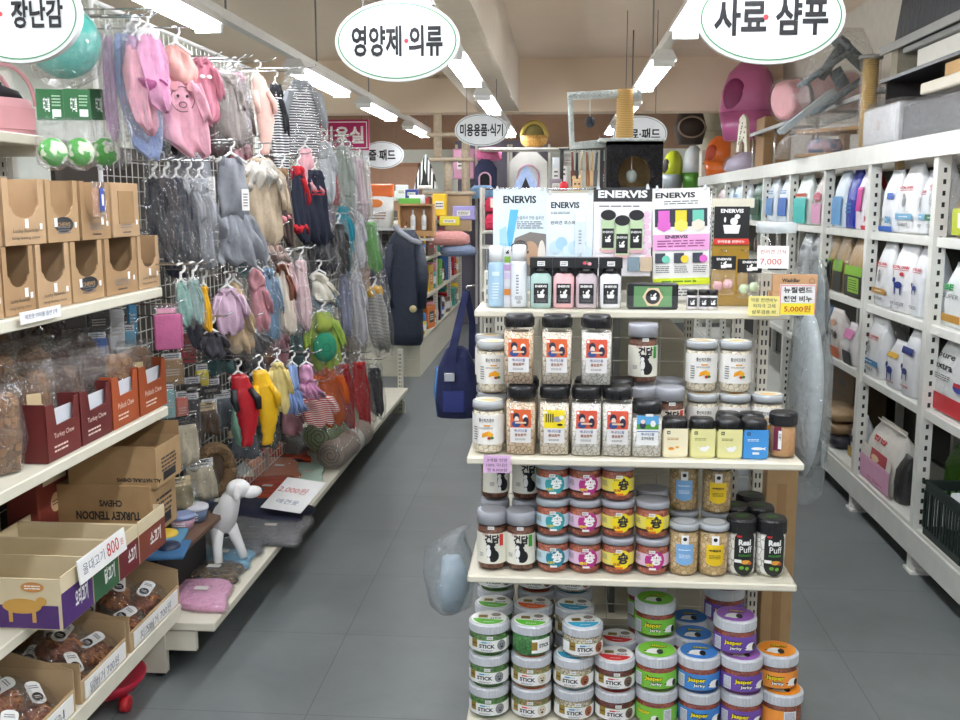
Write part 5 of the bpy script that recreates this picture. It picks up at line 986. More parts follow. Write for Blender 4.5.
p = at(132, 668, X=-1.36)
one('plant_caddy', 'caddy', 'round red dish on casters on the floor under the bottom tray', (p.x - .1, p.y - .02, 0), ('dish', MB().lathe([(.12, .06), (.14, .085), (.145, .1), (.135, .1), (.11, .075), (0, .072)], c('#C41E3E', .35), 28)), *[('caster', MB().lathe([(.012, -.012), (.026, -.012), (.026, .012), (.012, .012)], c('#C8232E', .4), 14, T=Mx.Translation((.11 * cos(a), .11 * sin(a), .0262)) @ Mx.Rotation(pi / 2, 4, 'Y')).box(.11 * cos(a), .11 * sin(a), .045, .014, .014, .03, c('#B01C30'))) for a in (-.4, 1.2, 2.8, 4.3)])
# above: pink carrier, green toy balls, turquoise ball
p = at(17, 131, X=-1.6); s = mpp(p); PNK = c('#D9A0A4', .6)
one('pet_carrier_bag', 'bag', 'pink carrier bag with arched handle on the top left shelf', (-1.66, p.y, 1.797), ('body', MB().oval([(0, 0, 0, .13, .08), (0, 0, .01, .135, .085), (0, 0, .1, .13, .08), (0, 0, .135, .12, .07)], PNK, 28, 3)), ('opening', MB().oval([(0, 0, .134, .11, .06), (0, 0, .165, .09, .05), (0, 0, .18, .03, .03)], c('#1E1C20', .8), 20)), ('handle', MB().tube([(.115 * cos(t), -.07, .11 + .14 * sin(t)) for t in [pi * i / 14 for i in range(15)]], .008, PNK)), ('handle', MB().tube([(.115 * cos(t), .07, .11 + .14 * sin(t)) for t in [pi * i / 14 for i in range(15)]], .008, PNK)), ('pocket', MB().box(0, -.086, .02, .2, .006, .08, c('#CF9498', .6), .002)), rz=pi / 2 - .5, sc=.8)
for i, (px, lb) in enumerate(((53, 'packed green and white toy ball, left of three'), (80, 'packed green and white toy ball, middle of three'), (105, 'packed green and white toy ball, right of three'))):
    p = at(px, 152, X=-1.3 - .06 * i); s = mpp(p)
    one('toy_ball_pack', 'toy', lb, p, ('ball', MB().ball(0, 0, 0, 14 * s, 14 * s, 14 * s, spots('#3FA03A', '#D4DCC4', 26))), ('bag', MB().oval([(0, 0, -18 * s, 6 * s, 6 * s), (0, 0, -12 * s, 15 * s, 15 * s), (0, 0, 5 * s, 16 * s, 15 * s), (0, 0, 26 * s, 14 * s, 3 * s), (0, 0, 34 * s, 14 * s, 1 * s)], 'bagfilm', 20, 2.4, wob=.04, seed=i)), ('header_card', MB().box(0, 0, 31 * s, 25 * s, .004, 30 * s, c('#1E5A2E', .5)).art(Art().text('터그볼', -3 * s, 46 * s, 14 * s, WHITE, 6 * s, .02).rect(6 * s, 38 * s, 8 * s, 7 * s, WHITE).lines(6 * s, 50 * s, 8 * s, 12 * s, 4, c('#A8C8A8')), plane((0, -.0024, 0)))), ('hook', MB().tube([(0, 0, 60 * s), (0, .12, 62 * s)], .003, CHROME)), rz=.35, group='packed green toy balls')
p = at(64, 42, X=-1.42); s = mpp(p)
one('wrapped_toy_ball', 'toy', 'big turquoise ball in clear film behind the toy sign', p, ('ball', MB().ball(0, 0, 0, 36 * s, 30 * s, 36 * s, c('#4FA89C', .3), 24, 16)), ('film', MB().oval([(0, 0, -46 * s, 10 * s, 8 * s), (0, 0, -34 * s, 32 * s, 24 * s), (0, 0, 0, 39 * s, 33 * s), (0, 0, 40 * s, 20 * s, 12 * s), (0, 0, 56 * s, 8 * s, 3 * s)], 'bagfilm', 24, 2, wob=.04, seed=8)))
# ---------------------------------------------------------------- clothing run on the left: mesh panels, deck, hooks
LX, LM, LY0, LY1, LZ = -1.14, -1.5, 3.1, 7.45, .205
hooks = []
def cloth(prof, th, mat, folds=3, amp=.5, seed=0, nu=11, T=None):     # flat hanging cloth; prof: (z, left, right) from the bottom up
    r = random.Random(seed); ph = [r.uniform(0, 6.28) for _ in range(4)]; k = [folds * r.uniform(.8, 1.2), folds * r.uniform(1.5, 2.2)]
    rr = []; n = len(prof); z0, z1 = prof[0][0], prof[-1][0]; dn = []
    for a, b in zip(prof, prof[1:]):
        m = 3 if n < 8 else 1
        dn += [tuple(a[q] + (b[q] - a[q]) * t / m for q in range(3)) for t in range(m)]
    dn.append(prof[-1])
    for z, l, rt in dn:
        t = (z - z0) / max(1e-6, z1 - z0); ring = []; e = min(1, 5 * min(t + .04, 1 - t + .06))
        for side in (-1, 1):
            for i in range(nu):
                u = -1 + 2 * i / (nu - 1) if side < 0 else 1 - 2 * i / (nu - 1)
                f = th * amp * (sin(k[0] * u * pi + ph[0] + t * 3.1) + .6 * sin(k[1] * u * pi + ph[1] - t * 5.3) + .5 * sin(t * 9 + u * 2 + ph[2])) * (1.15 - .6 * t)
                y = f + side * th * e * max(.08, 1 - u * u) ** .5; zz = z + th * .5 * sin(k[0] * 2 * u + ph[3]) * (1 - t)
                ring.append(((l + rt) / 2 + (rt - l) / 2 * u, y, zz))
        rr.append(ring)
    return MB().rings(rr, mat, True, T)
def garment(x0, x1, y0, y1, X, mat, label, style='coat', trim=None, film=False, extra=None, group=None, yaw=.75, hanger=True, d=.5):
    p = at((x0 + x1) / 2, y0, X=X); s = mpp(p); w, h = (x1 - x0) * s * 1.42, (y1 - y0) * s * 1.1
    a = w / 2; th = min(.022, a * .34); dd = th * 1.5; tr = trim or mat; parts = []
    sd = int(x0 * 7 + y0) % 91; r = random.Random(sd); sk = r.uniform(.1, .34) * a
    if style == 'coat':
        parts.append(('body', cloth([(-h, sk - a * .5, sk + a * .52), (-h * .9, sk * .9 - a * .72, sk + a * .7), (-h * .5, sk * .4 - a * .74, a * .78), (-h * .2, -a * .8, a * .8), (-h * .08, -a * .45, a * .5), (-h * .03, -a * .3, a * .3)], th, mat, 2.5, .5, sd)))
        for q in (-1, 1): parts.append(('sleeve', cloth([(-h * .62, sk * .3 + q * a * .95 - a * .15, sk * .3 + q * a * .95 + a * .15), (-h * .4, q * a * .86 - a * .2, q * a * .86 + a * .2), (-h * .15, q * a * .6 - a * .22, q * a * .6 + a * .2)], th * .8, tr, 1.5, .4, sd + 3, T=Mx.Translation((0, -th * .9, 0)))))
        parts.append(('collar', cloth([(-h * .13, -a * .5, a * .52), (-h * .05, -a * .46, a * .48), (0, -a * .34, a * .36)], th * 1.25, tr, 3, .35, sd + 5)))
    elif style == 'dress':
        parts.append(('bodice', cloth([(-h * .56, sk * .3 - a * .5, sk * .3 + a * .5), (-h * .3, -a * .5, a * .5), (-h * .1, -a * .42, a * .42), (-h * .02, -a * .3, a * .3)], th, tr, 1.6, .4, sd)))
        parts.append(('skirt', cloth([(-h, sk * 1.6 - a * .8, sk * 1.2 + a * 1.0), (-h * .94, sk * 1.4 - a * .96, sk + a * 1.0), (-h * .72, sk * .6 - a * .74, sk * .6 + a * .74), (-h * .54, sk * .3 - a * .5, sk * .3 + a * .5)], th * 1.25, mat, 4, .85, sd + 2, nu=19)))
        for q in (-1, 1): parts.append(('strap', cloth([(-h * .12, q * a * .34 - a * .1, q * a * .34 + a * .1), (h * .0, q * a * .22 - a * .07, q * a * .22 + a * .07)], th * .7, tr, 1, .2, sd)))
    elif style == 'hoodie':
        parts.append(('body', cloth([(-h, sk * 1.5 - a * .2, sk * 1.5 + a * .75), (-h * .88, sk * 1.2 - a * .75, sk + a * .8), (-h * .6, sk * .6 - a * .62, sk * .6 + a * .68), (-h * .28, -a * .5, a * .56)], th * 1.2, mat, 2.4, .55, sd)))
        parts.append(('hood', cloth([(-h * .33, -a * .58, a * .6), (-h * .2, -a * .64, a * .66), (-h * .08, -a * .52, a * .4), (0, -a * .28, -a * .04)], th * 1.5, tr, 1.6, .3, sd + 1)))
        parts.append(('sleeve', cloth([(-h * .7, sk + a * .5, sk + a * .86), (-h * .5, a * .45, a * .86), (-h * .34, a * .2, a * .62)], th, mat, 1.5, .4, sd + 4, T=Mx.Translation((0, -th * 1.2, 0)))))
    elif style == 'sock':    # small folded suit whose lower end hangs to one side
        f = [r.uniform(.55, .8) for _ in range(3)]
        parts.append(('body', cloth([(-h, sk * 1.8 - a * .1, sk * 1.6 + a * .42), (-h * .9, sk * 1.4 - a * .55, sk * 1.3 + a * .66), (-h * .66, sk - a * f[0], sk + a * f[1]), (-h * .36, sk * .4 - a * f[2], sk * .4 + a * .7), (-h * .1, -a * .5, a * .52), (0, -a * .4, a * .42)], th, mat, 2.4, .6, sd)))
        parts.append(('cuff', cloth([(-h * .15, -a * .54, a * .56), (-h * .07, -a * .52, a * .54), (.0, -a * .43, a * .45)], th * 1.2, tr, 2, .4, sd + 1)))
        if sd % 2: parts.append(('sleeve', cloth([(-h * .5, sk * .5 + a * .4, sk * .5 + a * .8), (-h * .3, a * .35, a * .8), (-h * .16, a * .1, a * .5)], th * .9, tr, 1.4, .4, sd + 4, T=Mx.Translation((0, -th, 0)))))
    elif style == 'puffer':
        n = 8; secs = []
        for i in range(n * 2 + 1):
            t = i / (n * 2); pr = (.5 + .5 * sin(pi * min(1, (1 - t) * 1.05 + .08))) * (1 if i % 2 else .9); secs.append((a * .45 * sin((1 - t) * 2.4), 0, -h * (1 - t), a * .64 * pr, min(.05, a * .4) * pr))
        parts.append(('body', MB().oval(secs, mat, 24, 2.2, wob=.03, seed=sd)))
        dd = min(.05, a * .4)
        for q in (-1, 1): parts.append(('sleeve', MB().tube([(q * a * .4 + a * .1, -.015, -h * .2), (q * a * .6 + a * .25, -.03, -h * .34), (q * a * .55 + a * .35, -.03, -h * .48)], 0, tr, 12, rs=[a * .18, a * .2, a * .14])))
    if extra: parts += extra(a, h, dd, mat, tr)
    if film: parts.append(('film', cloth([(-h * 1.06, sk - a * .9, sk + a * .95), (-h * .9, sk - a * .98, sk + a * 1.02), (-h * .4, -a * .9, a * .98), (0, -a * .78, a * .8), (h * .1, -a * .6, a * .6)], th * 1.9, 'bagfilm', 3, .5, sd + 7, nu=13)))
    if hanger: parts.append(('hanger', MB().tube([(-a * .5, 0, -h * .06), (0, 0, .012), (a * .5, 0, -h * .06)], .005, WHITE).tube([(0, 0, .01), (0, 0, .03)] + [(.014 * sin(t), 0, .044 - .014 * cos(t)) for t in [i * .5 for i in range(9)]], .004, WHITE)))
    if X > LM + .05: hooks.append((X + .05, p.y, p.z + .055 if hanger else p.z + .006))
    return one('pet_garment', 'pet clothes', label, p, *parts, rz=yaw, group=group)
def bow(a, h, dd, m, t): return [('bow', MB().ball(-.012, -dd * 1.05, -h * .3, .011, .004, .007, WHITE, 10, 6).ball(.012, -dd * 1.05, -h * .3, .011, .004, .007, WHITE, 10, 6))]
def face(a, h, dd, m, t): return [('face_print', MB().art(Art().ring(0, -h * .5, a * .4, a * .4, .003, c('#5A3038'), 20).ell(-a * .15, -h * .47, .005, .005, TXT).ell(a * .15, -h * .47, .005, .005, TXT).ring(0, -h * .55, a * .14, a * .1, .003, c('#5A3038'), 14).ell(-a * .26, -h * .38, a * .12, a * .14, c('#C98A92')).ell(a * .26, -h * .38, a * .12, a * .14, c('#C98A92')), plane((0, -dd * 1.12, 0))))]
def tagx(a, h, dd, m, t): return [('swing_tag', MB().box(a * .25, -dd * 1.3, -h * .5, .028, .002, .075, c('#EDEBE6')).art(Art().lines(0, 0, .018, .05, 5, GREY), plane((a * .25, -dd * 1.3 - .0012, -h * .5 + .037))))]
def lace(a, h, dd, m, t): return [('lace_collar', cloth([(-h * .34, -a * 1.0, a * 1.0), (-h * .24, -a * .95, a * .95), (-h * .1, -a * .6, a * .6), (-h * .02, -a * .4, a * .4)], dd * 1.3, fab('#EAE4DA', 500, .8), 7, .6, 2, nu=25))]
def bandx(col, f=.5):
    return lambda a, h, dd, m, t: [('band', cloth([(-h * (f + .1), -a * .5, a * .95), (-h * f, -a * .6, a * .88)], dd * 1.0, fab(col), 2, .3, 2))]
PK, RS, SKYB, LIL, GRY, BGE, NVY, BRW = fab('#E3A9B8'), fab('#D58A9C'), fab('#A9B9E0'), fab('#C9A6C8'), fab('#8C8E94'), fab('#B7A58E'), fab('#232838'), fab('#5A4A46')
G = garment
# top row
G(100, 113, 36, 130, -1.36, LIL, 'lilac bagged pet suit at the left end of the top row', 'sock', film=True)
G(108, 148, 34, 144, -1.3, SKYB, 'pale blue bagged pet suit hanging at the left of the top row', 'sock', film=True)
G(122, 150, 36, 122, -1.26, PK, 'pink bagged suit behind the one with striped sleeve', 'sock', LIL, film=True)
G(134, 162, 28, 100, -1.22, fab('#E0A4C4'), 'pink suit with white collar and striped sleeve', 'sock', c('#F0ECEC', .8), extra=bandx('#B0608E', .62))
G(153, 198, 46, 142, -1.2, PK, 'pink hooded pet suit with an animal face print', 'hoodie', fab('#E0A8A0'), extra=face)
G(188, 214, 58, 116, -1.24, RS, 'rose vest with a small white bow', 'coat', RS, extra=bow, hanger=False)
G(156, 176, 112, 148, -1.4, fab('#1E1C20'), 'black piece of clothing below the pink animal suit', 'sock', hanger=False)
G(200, 226, 92, 150, -1.4, fab('#5E4E50'), 'dark brown garment below the rose vest', 'coat', hanger=False)
G(214, 240, 74, 138, -1.24, fab('#A69C96'), 'taupe bagged coat right of the rose vest', 'sock', film=True)
G(226, 246, 72, 130, -1.34, fab('#B4A6AC'), 'greyish pink bagged coat under the pink hanger', 'sock', PK, film=True)
G(246, 269, 76, 146, -1.18, fab('#E2B7AC'), 'puffy peach pet jacket at the middle of the top row', 'puffer')
STR = stripes('#E6E6E6', '#1C1C20', 26)
G(266, 284, 84, 172, -1.26, STR, 'black and white striped shirt, left one of two', 'sock', fab('#2A2A2E'))
G(284, 318, 80, 148, -1.22, STR, 'black and white striped shirt, right one of two', 'coat', fab('#8A8C90'), film=True)
G(294, 316, 148, 190, -1.2, fab('#DDA9B0'), 'pink frilled garment below the striped shirts', 'dress')
# second row
DK = [fab(q) for q in ('#23242C', '#3A3034', '#2C3040', '#3E4048', '#8A8C92')]
for i in range(5): G(143 + 11 * i, 163 + 12 * i, 178, 238 + 6 * i, -1.3 + .028 * i, DK[i], ('black bagged suit, leftmost of five under the pink suit', 'dark brown bagged suit, second of five under the pink suit', 'navy bagged suit, third of five under the pink suit', 'charcoal bagged suit, fourth of five under the pink suit', 'grey bagged suit, rightmost of five under the pink suit')[i], 'sock', fab('#A8AAB0') if i > 2 else None, film=True, group='dark bagged suits')
G(182, 216, 152, 236, -1.24, GRY, 'grey pinafore dress, left one of two', 'dress', fab('#7E8086'), extra=tagx)
G(208, 254, 156, 254, -1.16, fab('#94969C'), 'grey pinafore dress, right one of two with long white tag', 'dress', fab('#85878D'), extra=tagx)
G(240, 278, 158, 236, -1.14, BGE, 'beige dress with white lace collar', 'coat', BGE, extra=lace)
G(262, 282, 226, 258, -1.2, fab('#C9B2A8'), 'pale brown frilly piece below the lace dress', 'dress', hanger=False)
G(274, 290, 168, 238, -1.22, BRW, 'brown garment with pink hem band', 'sock', fab('#8A6A4A'), extra=bandx('#D88A94', .6))
G(289, 306, 166, 236, -1.2, NVY, 'navy suit with red neck, left one of two', 'sock', fab('#B8202C'), extra=bandx('#B81E2A', .75))
G(303, 326, 170, 238, -1.16, fab('#1F2434'), 'navy suit with red lettering, right one of two', 'sock', extra=lambda a, h, dd, m, t: [('red_print', MB().art(Art().lines(0, -h * .3, a * .9, .03, 2, c('#B8283A')), plane((0, -dd * 1.0, 0))))])
for i, (x0, x1, y0, y1, q, lb) in enumerate(((316, 334, 142, 196, '#C9CCD0', 'silvery bagged garment left of the red strip'), (324, 336, 160, 200, '#B01C2C', 'red narrow garment among silvery bags'), (334, 350, 146, 206, '#A9B2A8', 'silvery green bagged garment right of the red strip'), (342, 355, 152, 212, '#D2CFD4', 'pale silvery bagged garment below the magenta sign'), (352, 364, 158, 214, '#DDC8CE', 'pale pink bagged garment below the magenta sign'), (363, 370, 166, 210, '#D8CEC8', 'cream bagged garment at the end of the silvery row'),
        (309, 332, 222, 268, '#23222A', 'dark bagged garment with pink top below the navy suits'), (330, 346, 224, 268, '#2A2A2A', 'black spotted garment left of the teal pack'), (334, 351, 206, 268, '#2A8EA0', 'teal bagged garment beside the black spotted one'), (352, 364, 214, 262, '#D9D8DC', 'pale long bagged garment right of the teal one'), (362, 378, 222, 268, '#5A9A4A', 'green bagged garment right of the teal one'))):
    G(x0, x1, y0, y1, -1.2, fab(q), lb, 'sock', film=True)
# third row
for i, (x0, x1, y0, y1, q, st, tr, fl, lb) in enumerate(((174, 188, 282, 322, '#8FB8AE', 'sock', None, 1, 'mint bagged sock piece, left one of two'), (186, 200, 280, 320, '#9DB8B4', 'sock', None, 1, 'mint bagged sock piece, right one of two'), (198, 209, 286, 328, '#DFA81E', 'sock', None, 0, 'mustard yellow knitted piece'),
        (214, 240, 288, 330, '#CFB0C4', 'coat', '#D8BCCE', 0, 'lilac pink scarf-like garment with white strap'), (222, 246, 282, 346, '#C2A886', 'hoodie', '#C9AE86', 1, 'sand coloured bagged suit below the white hangers'), (246, 266, 268, 326, '#C08A92', 'hoodie', '#C9929A', 0, 'dusty pink suit with pointed hood and pompom'), (256, 276, 268, 334, '#6E8CA6', 'coat', None, 1, 'denim blue suit behind the dusty pink hood'),
        (272, 291, 264, 328, '#E4D8C8', 'sock', '#7A4A3A', 0, 'cream and brown sock-like suit'), (281, 295, 262, 324, '#DDB8BC', 'sock', None, 1, 'pale pink patterned suit, left one of two'), (293, 308, 260, 324, '#E2C4C6', 'sock', None, 1, 'pale pink patterned suit, right one of two'), (228, 262, 330, 352, '#5E5C5E', 'coat', None, 1, 'dark grey bagged garment low under the sand suit'),
        (201, 222, 332, 356, '#3E3C42', 'coat', None, 0, 'charcoal garment below the mustard knit'), (308, 330, 272, 300, '#E6E0D2', 'hoodie', None, 0, 'white fluffy hooded piece'), (312, 332, 286, 316, '#8FA2AE', 'coat', None, 1, 'blue grey garment behind the green turtle suit'), (338, 350, 272, 330, '#8A8EA6', 'sock', None, 1, 'slate blue bagged suit right of the turtle suit'), (348, 364, 272, 340, '#C9C8CC', 'sock', None, 1, 'silver bagged suit right of the turtle suit'))):
    G(x0, x1, y0, y1, -1.19, fab(q), lb, st, fab(tr) if tr else None, film=bool(fl))
G(363, 386, 286, 346, -1.18, stripes('#D9D6CC', '#4A4C54', 34), 'grey striped bagged suit with yellow top', 'sock', fab('#D9A62A'), film=True)
p = at(167, 326, X=-1.2); s = mpp(p)
one('pouch_pack', 'pack', 'bright pink cloth pouches in a clear header bag', p, ('pouches', MB().box(0, 0, -24 * s, 26 * s, .02, 36 * s, fab('#A4557A'), .006, seg=2)), ('pouches', MB().box(.012, .022, -24 * s, 26 * s, .02, 35 * s, fab('#984C70'), .006, seg=2)), ('header', MB().box(0, .01, 12 * s, 24 * s, .03, 9 * s, 'bagfilm').box(0, 0, 13 * s, 18 * s, .002, 5 * s, c('#E3A0B8'))), rz=.6)
hooks.append((-1.17, p.y, p.z + 22 * s))
# padded green turtle-shell costume (plain shell, no face)
def shell(a, h, dd, m, t):
    A = Art()
    return [('shell', MB().ball(0, -dd * 1.1, -h * .6, a * .62, .03, h * .27, fab('#1F7A5A'), 22, 14).art(Art().add(*(lambda vs, fs: (vs, fs))([(x, z) for x, z in [(r * a * cos(q), -h * .6 + r * h * .36 * sin(q)) for r in (.2, .23) for q in [i * pi / 3 for i in range(6)]]], [(i, (i + 1) % 6, 6 + (i + 1) % 6, 6 + i) for i in range(6)]), c('#0F3F30')), plane((0, -dd * 1.1 - .0305, 0)))), ('hood', MB().oval([(0, -.01, -h * .36, a * .4, dd * 1.0), (0, -.02, -h * .22, a * .46, dd * 1.3), (0, -.01, -h * .06, a * .4, dd), (0, 0, 0, a * .2, dd * .5)], fab('#8E9E42'), 22, 2))]
G(308, 336, 312, 364, -1.12, fab('#8FA842'), 'padded green turtle-shell pet costume in clear film', 'coat', film=True, extra=shell, yaw=.5)
# fourth row
G(224, 252, 374, 442, -1.2, satin('#A81824'), 'glossy dark red padded vest', 'puffer', c('#1C1C20'), yaw=.6); G(246, 272, 370, 440, -1.14, satin('#E2B21E'), 'glossy yellow padded vest', 'puffer', satin('#E2B21E'), yaw=.6)
for x0, x1, y0, y1, q, st, fl, lb in ((230, 248, 400, 446, '#7FA894', 'sock', 0, 'mint green garment behind the dark red vest'), (268, 286, 362, 410, '#E2CF8A', 'coat', 0, 'yellow and white knitted vest'), (284, 300, 364, 410, '#8AA0CC', 'dress', 0, 'blue and white dress right of the knitted vest'), (296, 316, 364, 396, '#D9A0C0', 'dress', 0, 'pink checked dress between blue dress and orange garment'), (312, 340, 366, 422, '#D8621E', 'coat', 1, 'orange garment with black print'), (300, 330, 392, 424, '#B83A2E', 'coat', 0, 'red and white striped garment below the orange one'), (335, 351, 364, 424, '#B81E26', 'sock', 1, 'bright red bagged suit, left one of two'), (350, 368, 362, 424, '#C2202A', 'sock', 1, 'bright red bagged suit, right one of two'), (366, 382, 368, 412, '#4A4A50', 'sock', 1, 'dark grey bagged suit at the end of the lower row')):
    G(x0, x1, y0, y1, -1.32 if 'mint' in lb else -1.16, stripes('#C22E2E', '#E9E4DE', 30) if 'striped' in lb else fab(q), lb, st, film=bool(fl), yaw=.6)
MUTE = [('muted grey', '#77767C'), ('dusty brown', '#6E5C54'), ('dim navy', '#34384C'), ('faded rose', '#B88A92'), ('stone', '#A39A8C'), ('dark charcoal', '#2E2C30'), ('dull teal', '#5A7A78'), ('washed lilac', '#A394A8')]
for i, (x0, x1, y0, y1, wh) in enumerate(((170, 192, 150, 210, 'the left grey pinafore'), (224, 246, 132, 196, 'the right grey pinafore'), (236, 256, 240, 276, 'the beige lace dress'), (258, 276, 150, 214, 'the beige dress top'), (282, 300, 196, 252, 'the navy suits'), (318, 332, 196, 240, 'the red narrow garment'), (182, 202, 300, 346, 'the mustard knit'), (214, 232, 306, 356, 'the lilac scarf garment'), (240, 258, 322, 366, 'the dusty pink hood suit'), (266, 286, 320, 362, 'the denim blue suit'), (288, 306, 322, 362, 'the pale pink patterned suits'), (326, 344, 330, 372, 'the turtle-shell costume'), (344, 360, 336, 372, 'the silver bagged suit'), (196, 214, 196, 262, 'the five bagged suits'), (160, 178, 232, 276, 'the leftmost bagged suit'), (304, 322, 236, 290, 'the spotted garment'), (258, 274, 392, 440, 'the yellow padded vest'), (278, 298, 394, 432, 'the knitted vest'), (320, 338, 408, 440, 'the orange garment'), (236, 250, 100, 150, 'the peach jacket'), (176, 196, 92, 140, 'the pink animal suit'), (300, 316, 96, 150, 'the striped shirts'), (370, 384, 250, 300, 'the striped bagged suit'), (340, 356, 384, 424, 'the bright red suits'))):
    q = MUTE[(i * 3) % 8]; G(x0, x1, y0, y1, -1.37 + .02 * (i % 3), fab(q[1]), f'{q[0]} garment hanging behind {wh}', ('sock', 'coat', 'hoodie')[i % 3], film=i % 2 == 0, hanger=False)
# packs on the mesh low left: header cards, toys
for i, (px, py, w, h, q, t, lb) in enumerate(((98, 322, 22, 26, '#1E1F26', '', 'black header pack under the carton shelf'), (116, 330, 16, 40, '#E3E6E8', '', 'white comb pack under the carton shelf'), (132, 318, 9, 34, '#3F9AC8', '', 'blue brush pack under the carton shelf'), (98, 352, 18, 28, '#2A5FA8', '', 'blue and black pack under the black header pack'), (127, 348, 18, 34, '#6FB0D0', '', 'pale blue header pack by the pink pouches'), (188, 326, 14, 10, '#1C1C20', 'O', 'small black tag pack by the pink pouches'), (187, 348, 16, 30, '#B02A30', '', 'red toy pack behind the pink pouches'), (192, 388, 18, 10, '#16161A', 'x', 'black header card, left one of two in the low row'), (210, 390, 22, 10, '#16161A', 'o', 'black header card, right one of two in the low row'),
        (202, 378, 13, 16, '#D9C83A', '', 'yellow star toy in the low row'), (190, 414, 20, 30, '#2E3038', '', 'dark clear pack below the left black header card'), (209, 416, 16, 22, '#E6E2E4', '', 'white and red round toy pack in the low row'), (172, 372, 22, 26, '#A0805A', '', 'tan toy pack beside the orange display box'), (168, 404, 14, 28, '#8FB8B8', '', 'pale teal tall pack beside the orange display box'), (182, 410, 12, 26, '#D87A6A', '', 'coral tall pack beside the pale teal one'))):
    p = at(px, py, X=-1.42); s = mpp(p)
    one('hanging_pack', 'pack', lb, p, ('pack', MB().box(0, 0, -h * s / 2, w * s, .018, h * s, c(q, .35), .004)), ('header', MB().box(0, 0, h * s / 2, w * s * .9, .003, 6 * s, c('#E4E6EA')).art(Art().lines(0, h * s / 2 + 3 * s, w * s * .7, 4 * s, 2, TXT).lines(0, 0, w * s * .6, h * s * .3, 3, c('#C9C4BC')), plane((0, -.0095, 0)))), ('film', MB().box(0, 0, -h * s / 2 - .006, w * s * 1.08, .024, h * s + .01, 'bagfilm', .006)), rz=.7)
    hooks.append((-1.4, p.y, p.z + h * s / 2 + 7 * s))
LOWC = [('brown', '#4E3A2A'), ('black', '#1C1C20'), ('khaki', '#7A6E4E'), ('slate', '#4A525C'), ('rust', '#7E4A2E'), ('cream', '#C2B8A0'), ('teal', '#3F6E70'), ('plum', '#5A3A4A')]
for r, z in enumerate((1.0, .78, .57)):
    for i in range(9):
        if r == 0 and i < 2: continue
        y = 3.45 + i * .27 + (r % 2) * .1; q = LOWC[(i * 3 + r * 5) % 8]; hh = (.13, .16, .1)[(i + r) % 3]; ww = (.1, .13, .15)[(i * 2 + r) % 3]
        one('hanging_pack', 'pack', f'{q[0]} pack hooked on the lower mesh, {("upper", "middle", "bottom")[r]} row, {("first", "second", "third", "fourth", "fifth", "sixth", "seventh", "eighth", "ninth")[i]} from the near end', (-1.4, y, z), ('pack', cloth([(-hh, -ww * .5, ww * .52), (-hh * .5, -ww * .46, ww * .5), (0, -ww * .42, ww * .42)], .016, fab(q[1]), 2, .5, i + r * 9)), ('header', MB().box(0, 0, 0, ww * .86, .003, .035, c(('#E0E0DC', '#1E1E22', '#C9B48A')[(i + r) % 3])).art(Art().lines(0, .018, ww * .6, .02, 2, GREY), plane((0, -.002, 0)))), ('film', cloth([(-hh * 1.08, -ww * .56, ww * .58), (-hh * .5, -ww * .54, ww * .56), (.02, -ww * .46, ww * .46)], .026, 'bagfilm', 3, .5, i)), rz=.75, group='packs hooked on the lower mesh')
        hooks.append((-1.38, y, z + .03))
# the rack itself
k = Kind('clothing_display_rack', 'shelf')
def xmesh(y0, y1, h, z0):
    m = mesh_panel(y1 - y0, h, .05); m.v = [(LM + b, (y0 + y1) / 2 + a, q + z0) for a, b, q in m.v]; return m
k.part('mesh_panel', xmesh(3.22, 4.95, 2.0, .24)); k.part('mesh_panel', xmesh(4.98, 7.42, 1.7, .24))
FR = MB()
for a, b in (((LM, 3.22, 2.24), (LM, 4.95, 2.24)), ((LM, 3.22, .24), (LM, 3.22, 2.24)), ((LM, 4.95, .24), (LM, 4.95, 2.24)), ((LM, 4.98, 1.94), (LM, 7.42, 1.94)), ((LM, 7.42, .24), (LM, 7.42, 1.94))): FR.tube([a, b], .008, WHITE, 8)
k.part('mesh_frame', FR)
k.part('deck', MB().box((LX - 1.62) / 2, (LY0 + LY1) / 2, LZ - .03, LX + 1.62, LY1 - LY0, .03, CREAM, .003))
k.part('kick_plate', MB().box(-1.38, (LY0 + LY1) / 2 + .02, .0, .02, LY1 - LY0 - .06, .17, c('#1E1C1A', .8))); k.part('end_panel', MB().box(-1.46, LY0 + .015, .02, .29, .03, .155, CREAM).box(-1.36, LY0 + .02, .1, .3, .02, .07, CREAM))  # recessed plate coloured near-black to paint the shade under the deck
k.part('foot', MB().cyl(-1.35, LY0 + .04, 0, .02, .02, BLK, 12)); k.part('end_post', (lambda m: (setattr(m, 'v', [(a - 1.2, b + LY1 + .02, q) for a, b, q in m.v]), m)[1])(post(.5, .04, .04)))
k.part('end_foot', MB().box(-1.28, LY1 + .03, 0, .22, .04, .1, CREAM))
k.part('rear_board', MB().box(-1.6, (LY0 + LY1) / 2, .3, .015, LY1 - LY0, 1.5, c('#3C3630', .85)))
for X, y, z in hooks: k.part('hook', MB().tube([(LM + .004, y, z), (X, y, z), (X + .025, y, z + .014)], .0028, CHROME, 5))
k.put('long clothing rack with wire mesh, hooks and a low cream deck on the left', (0, 0, 0))
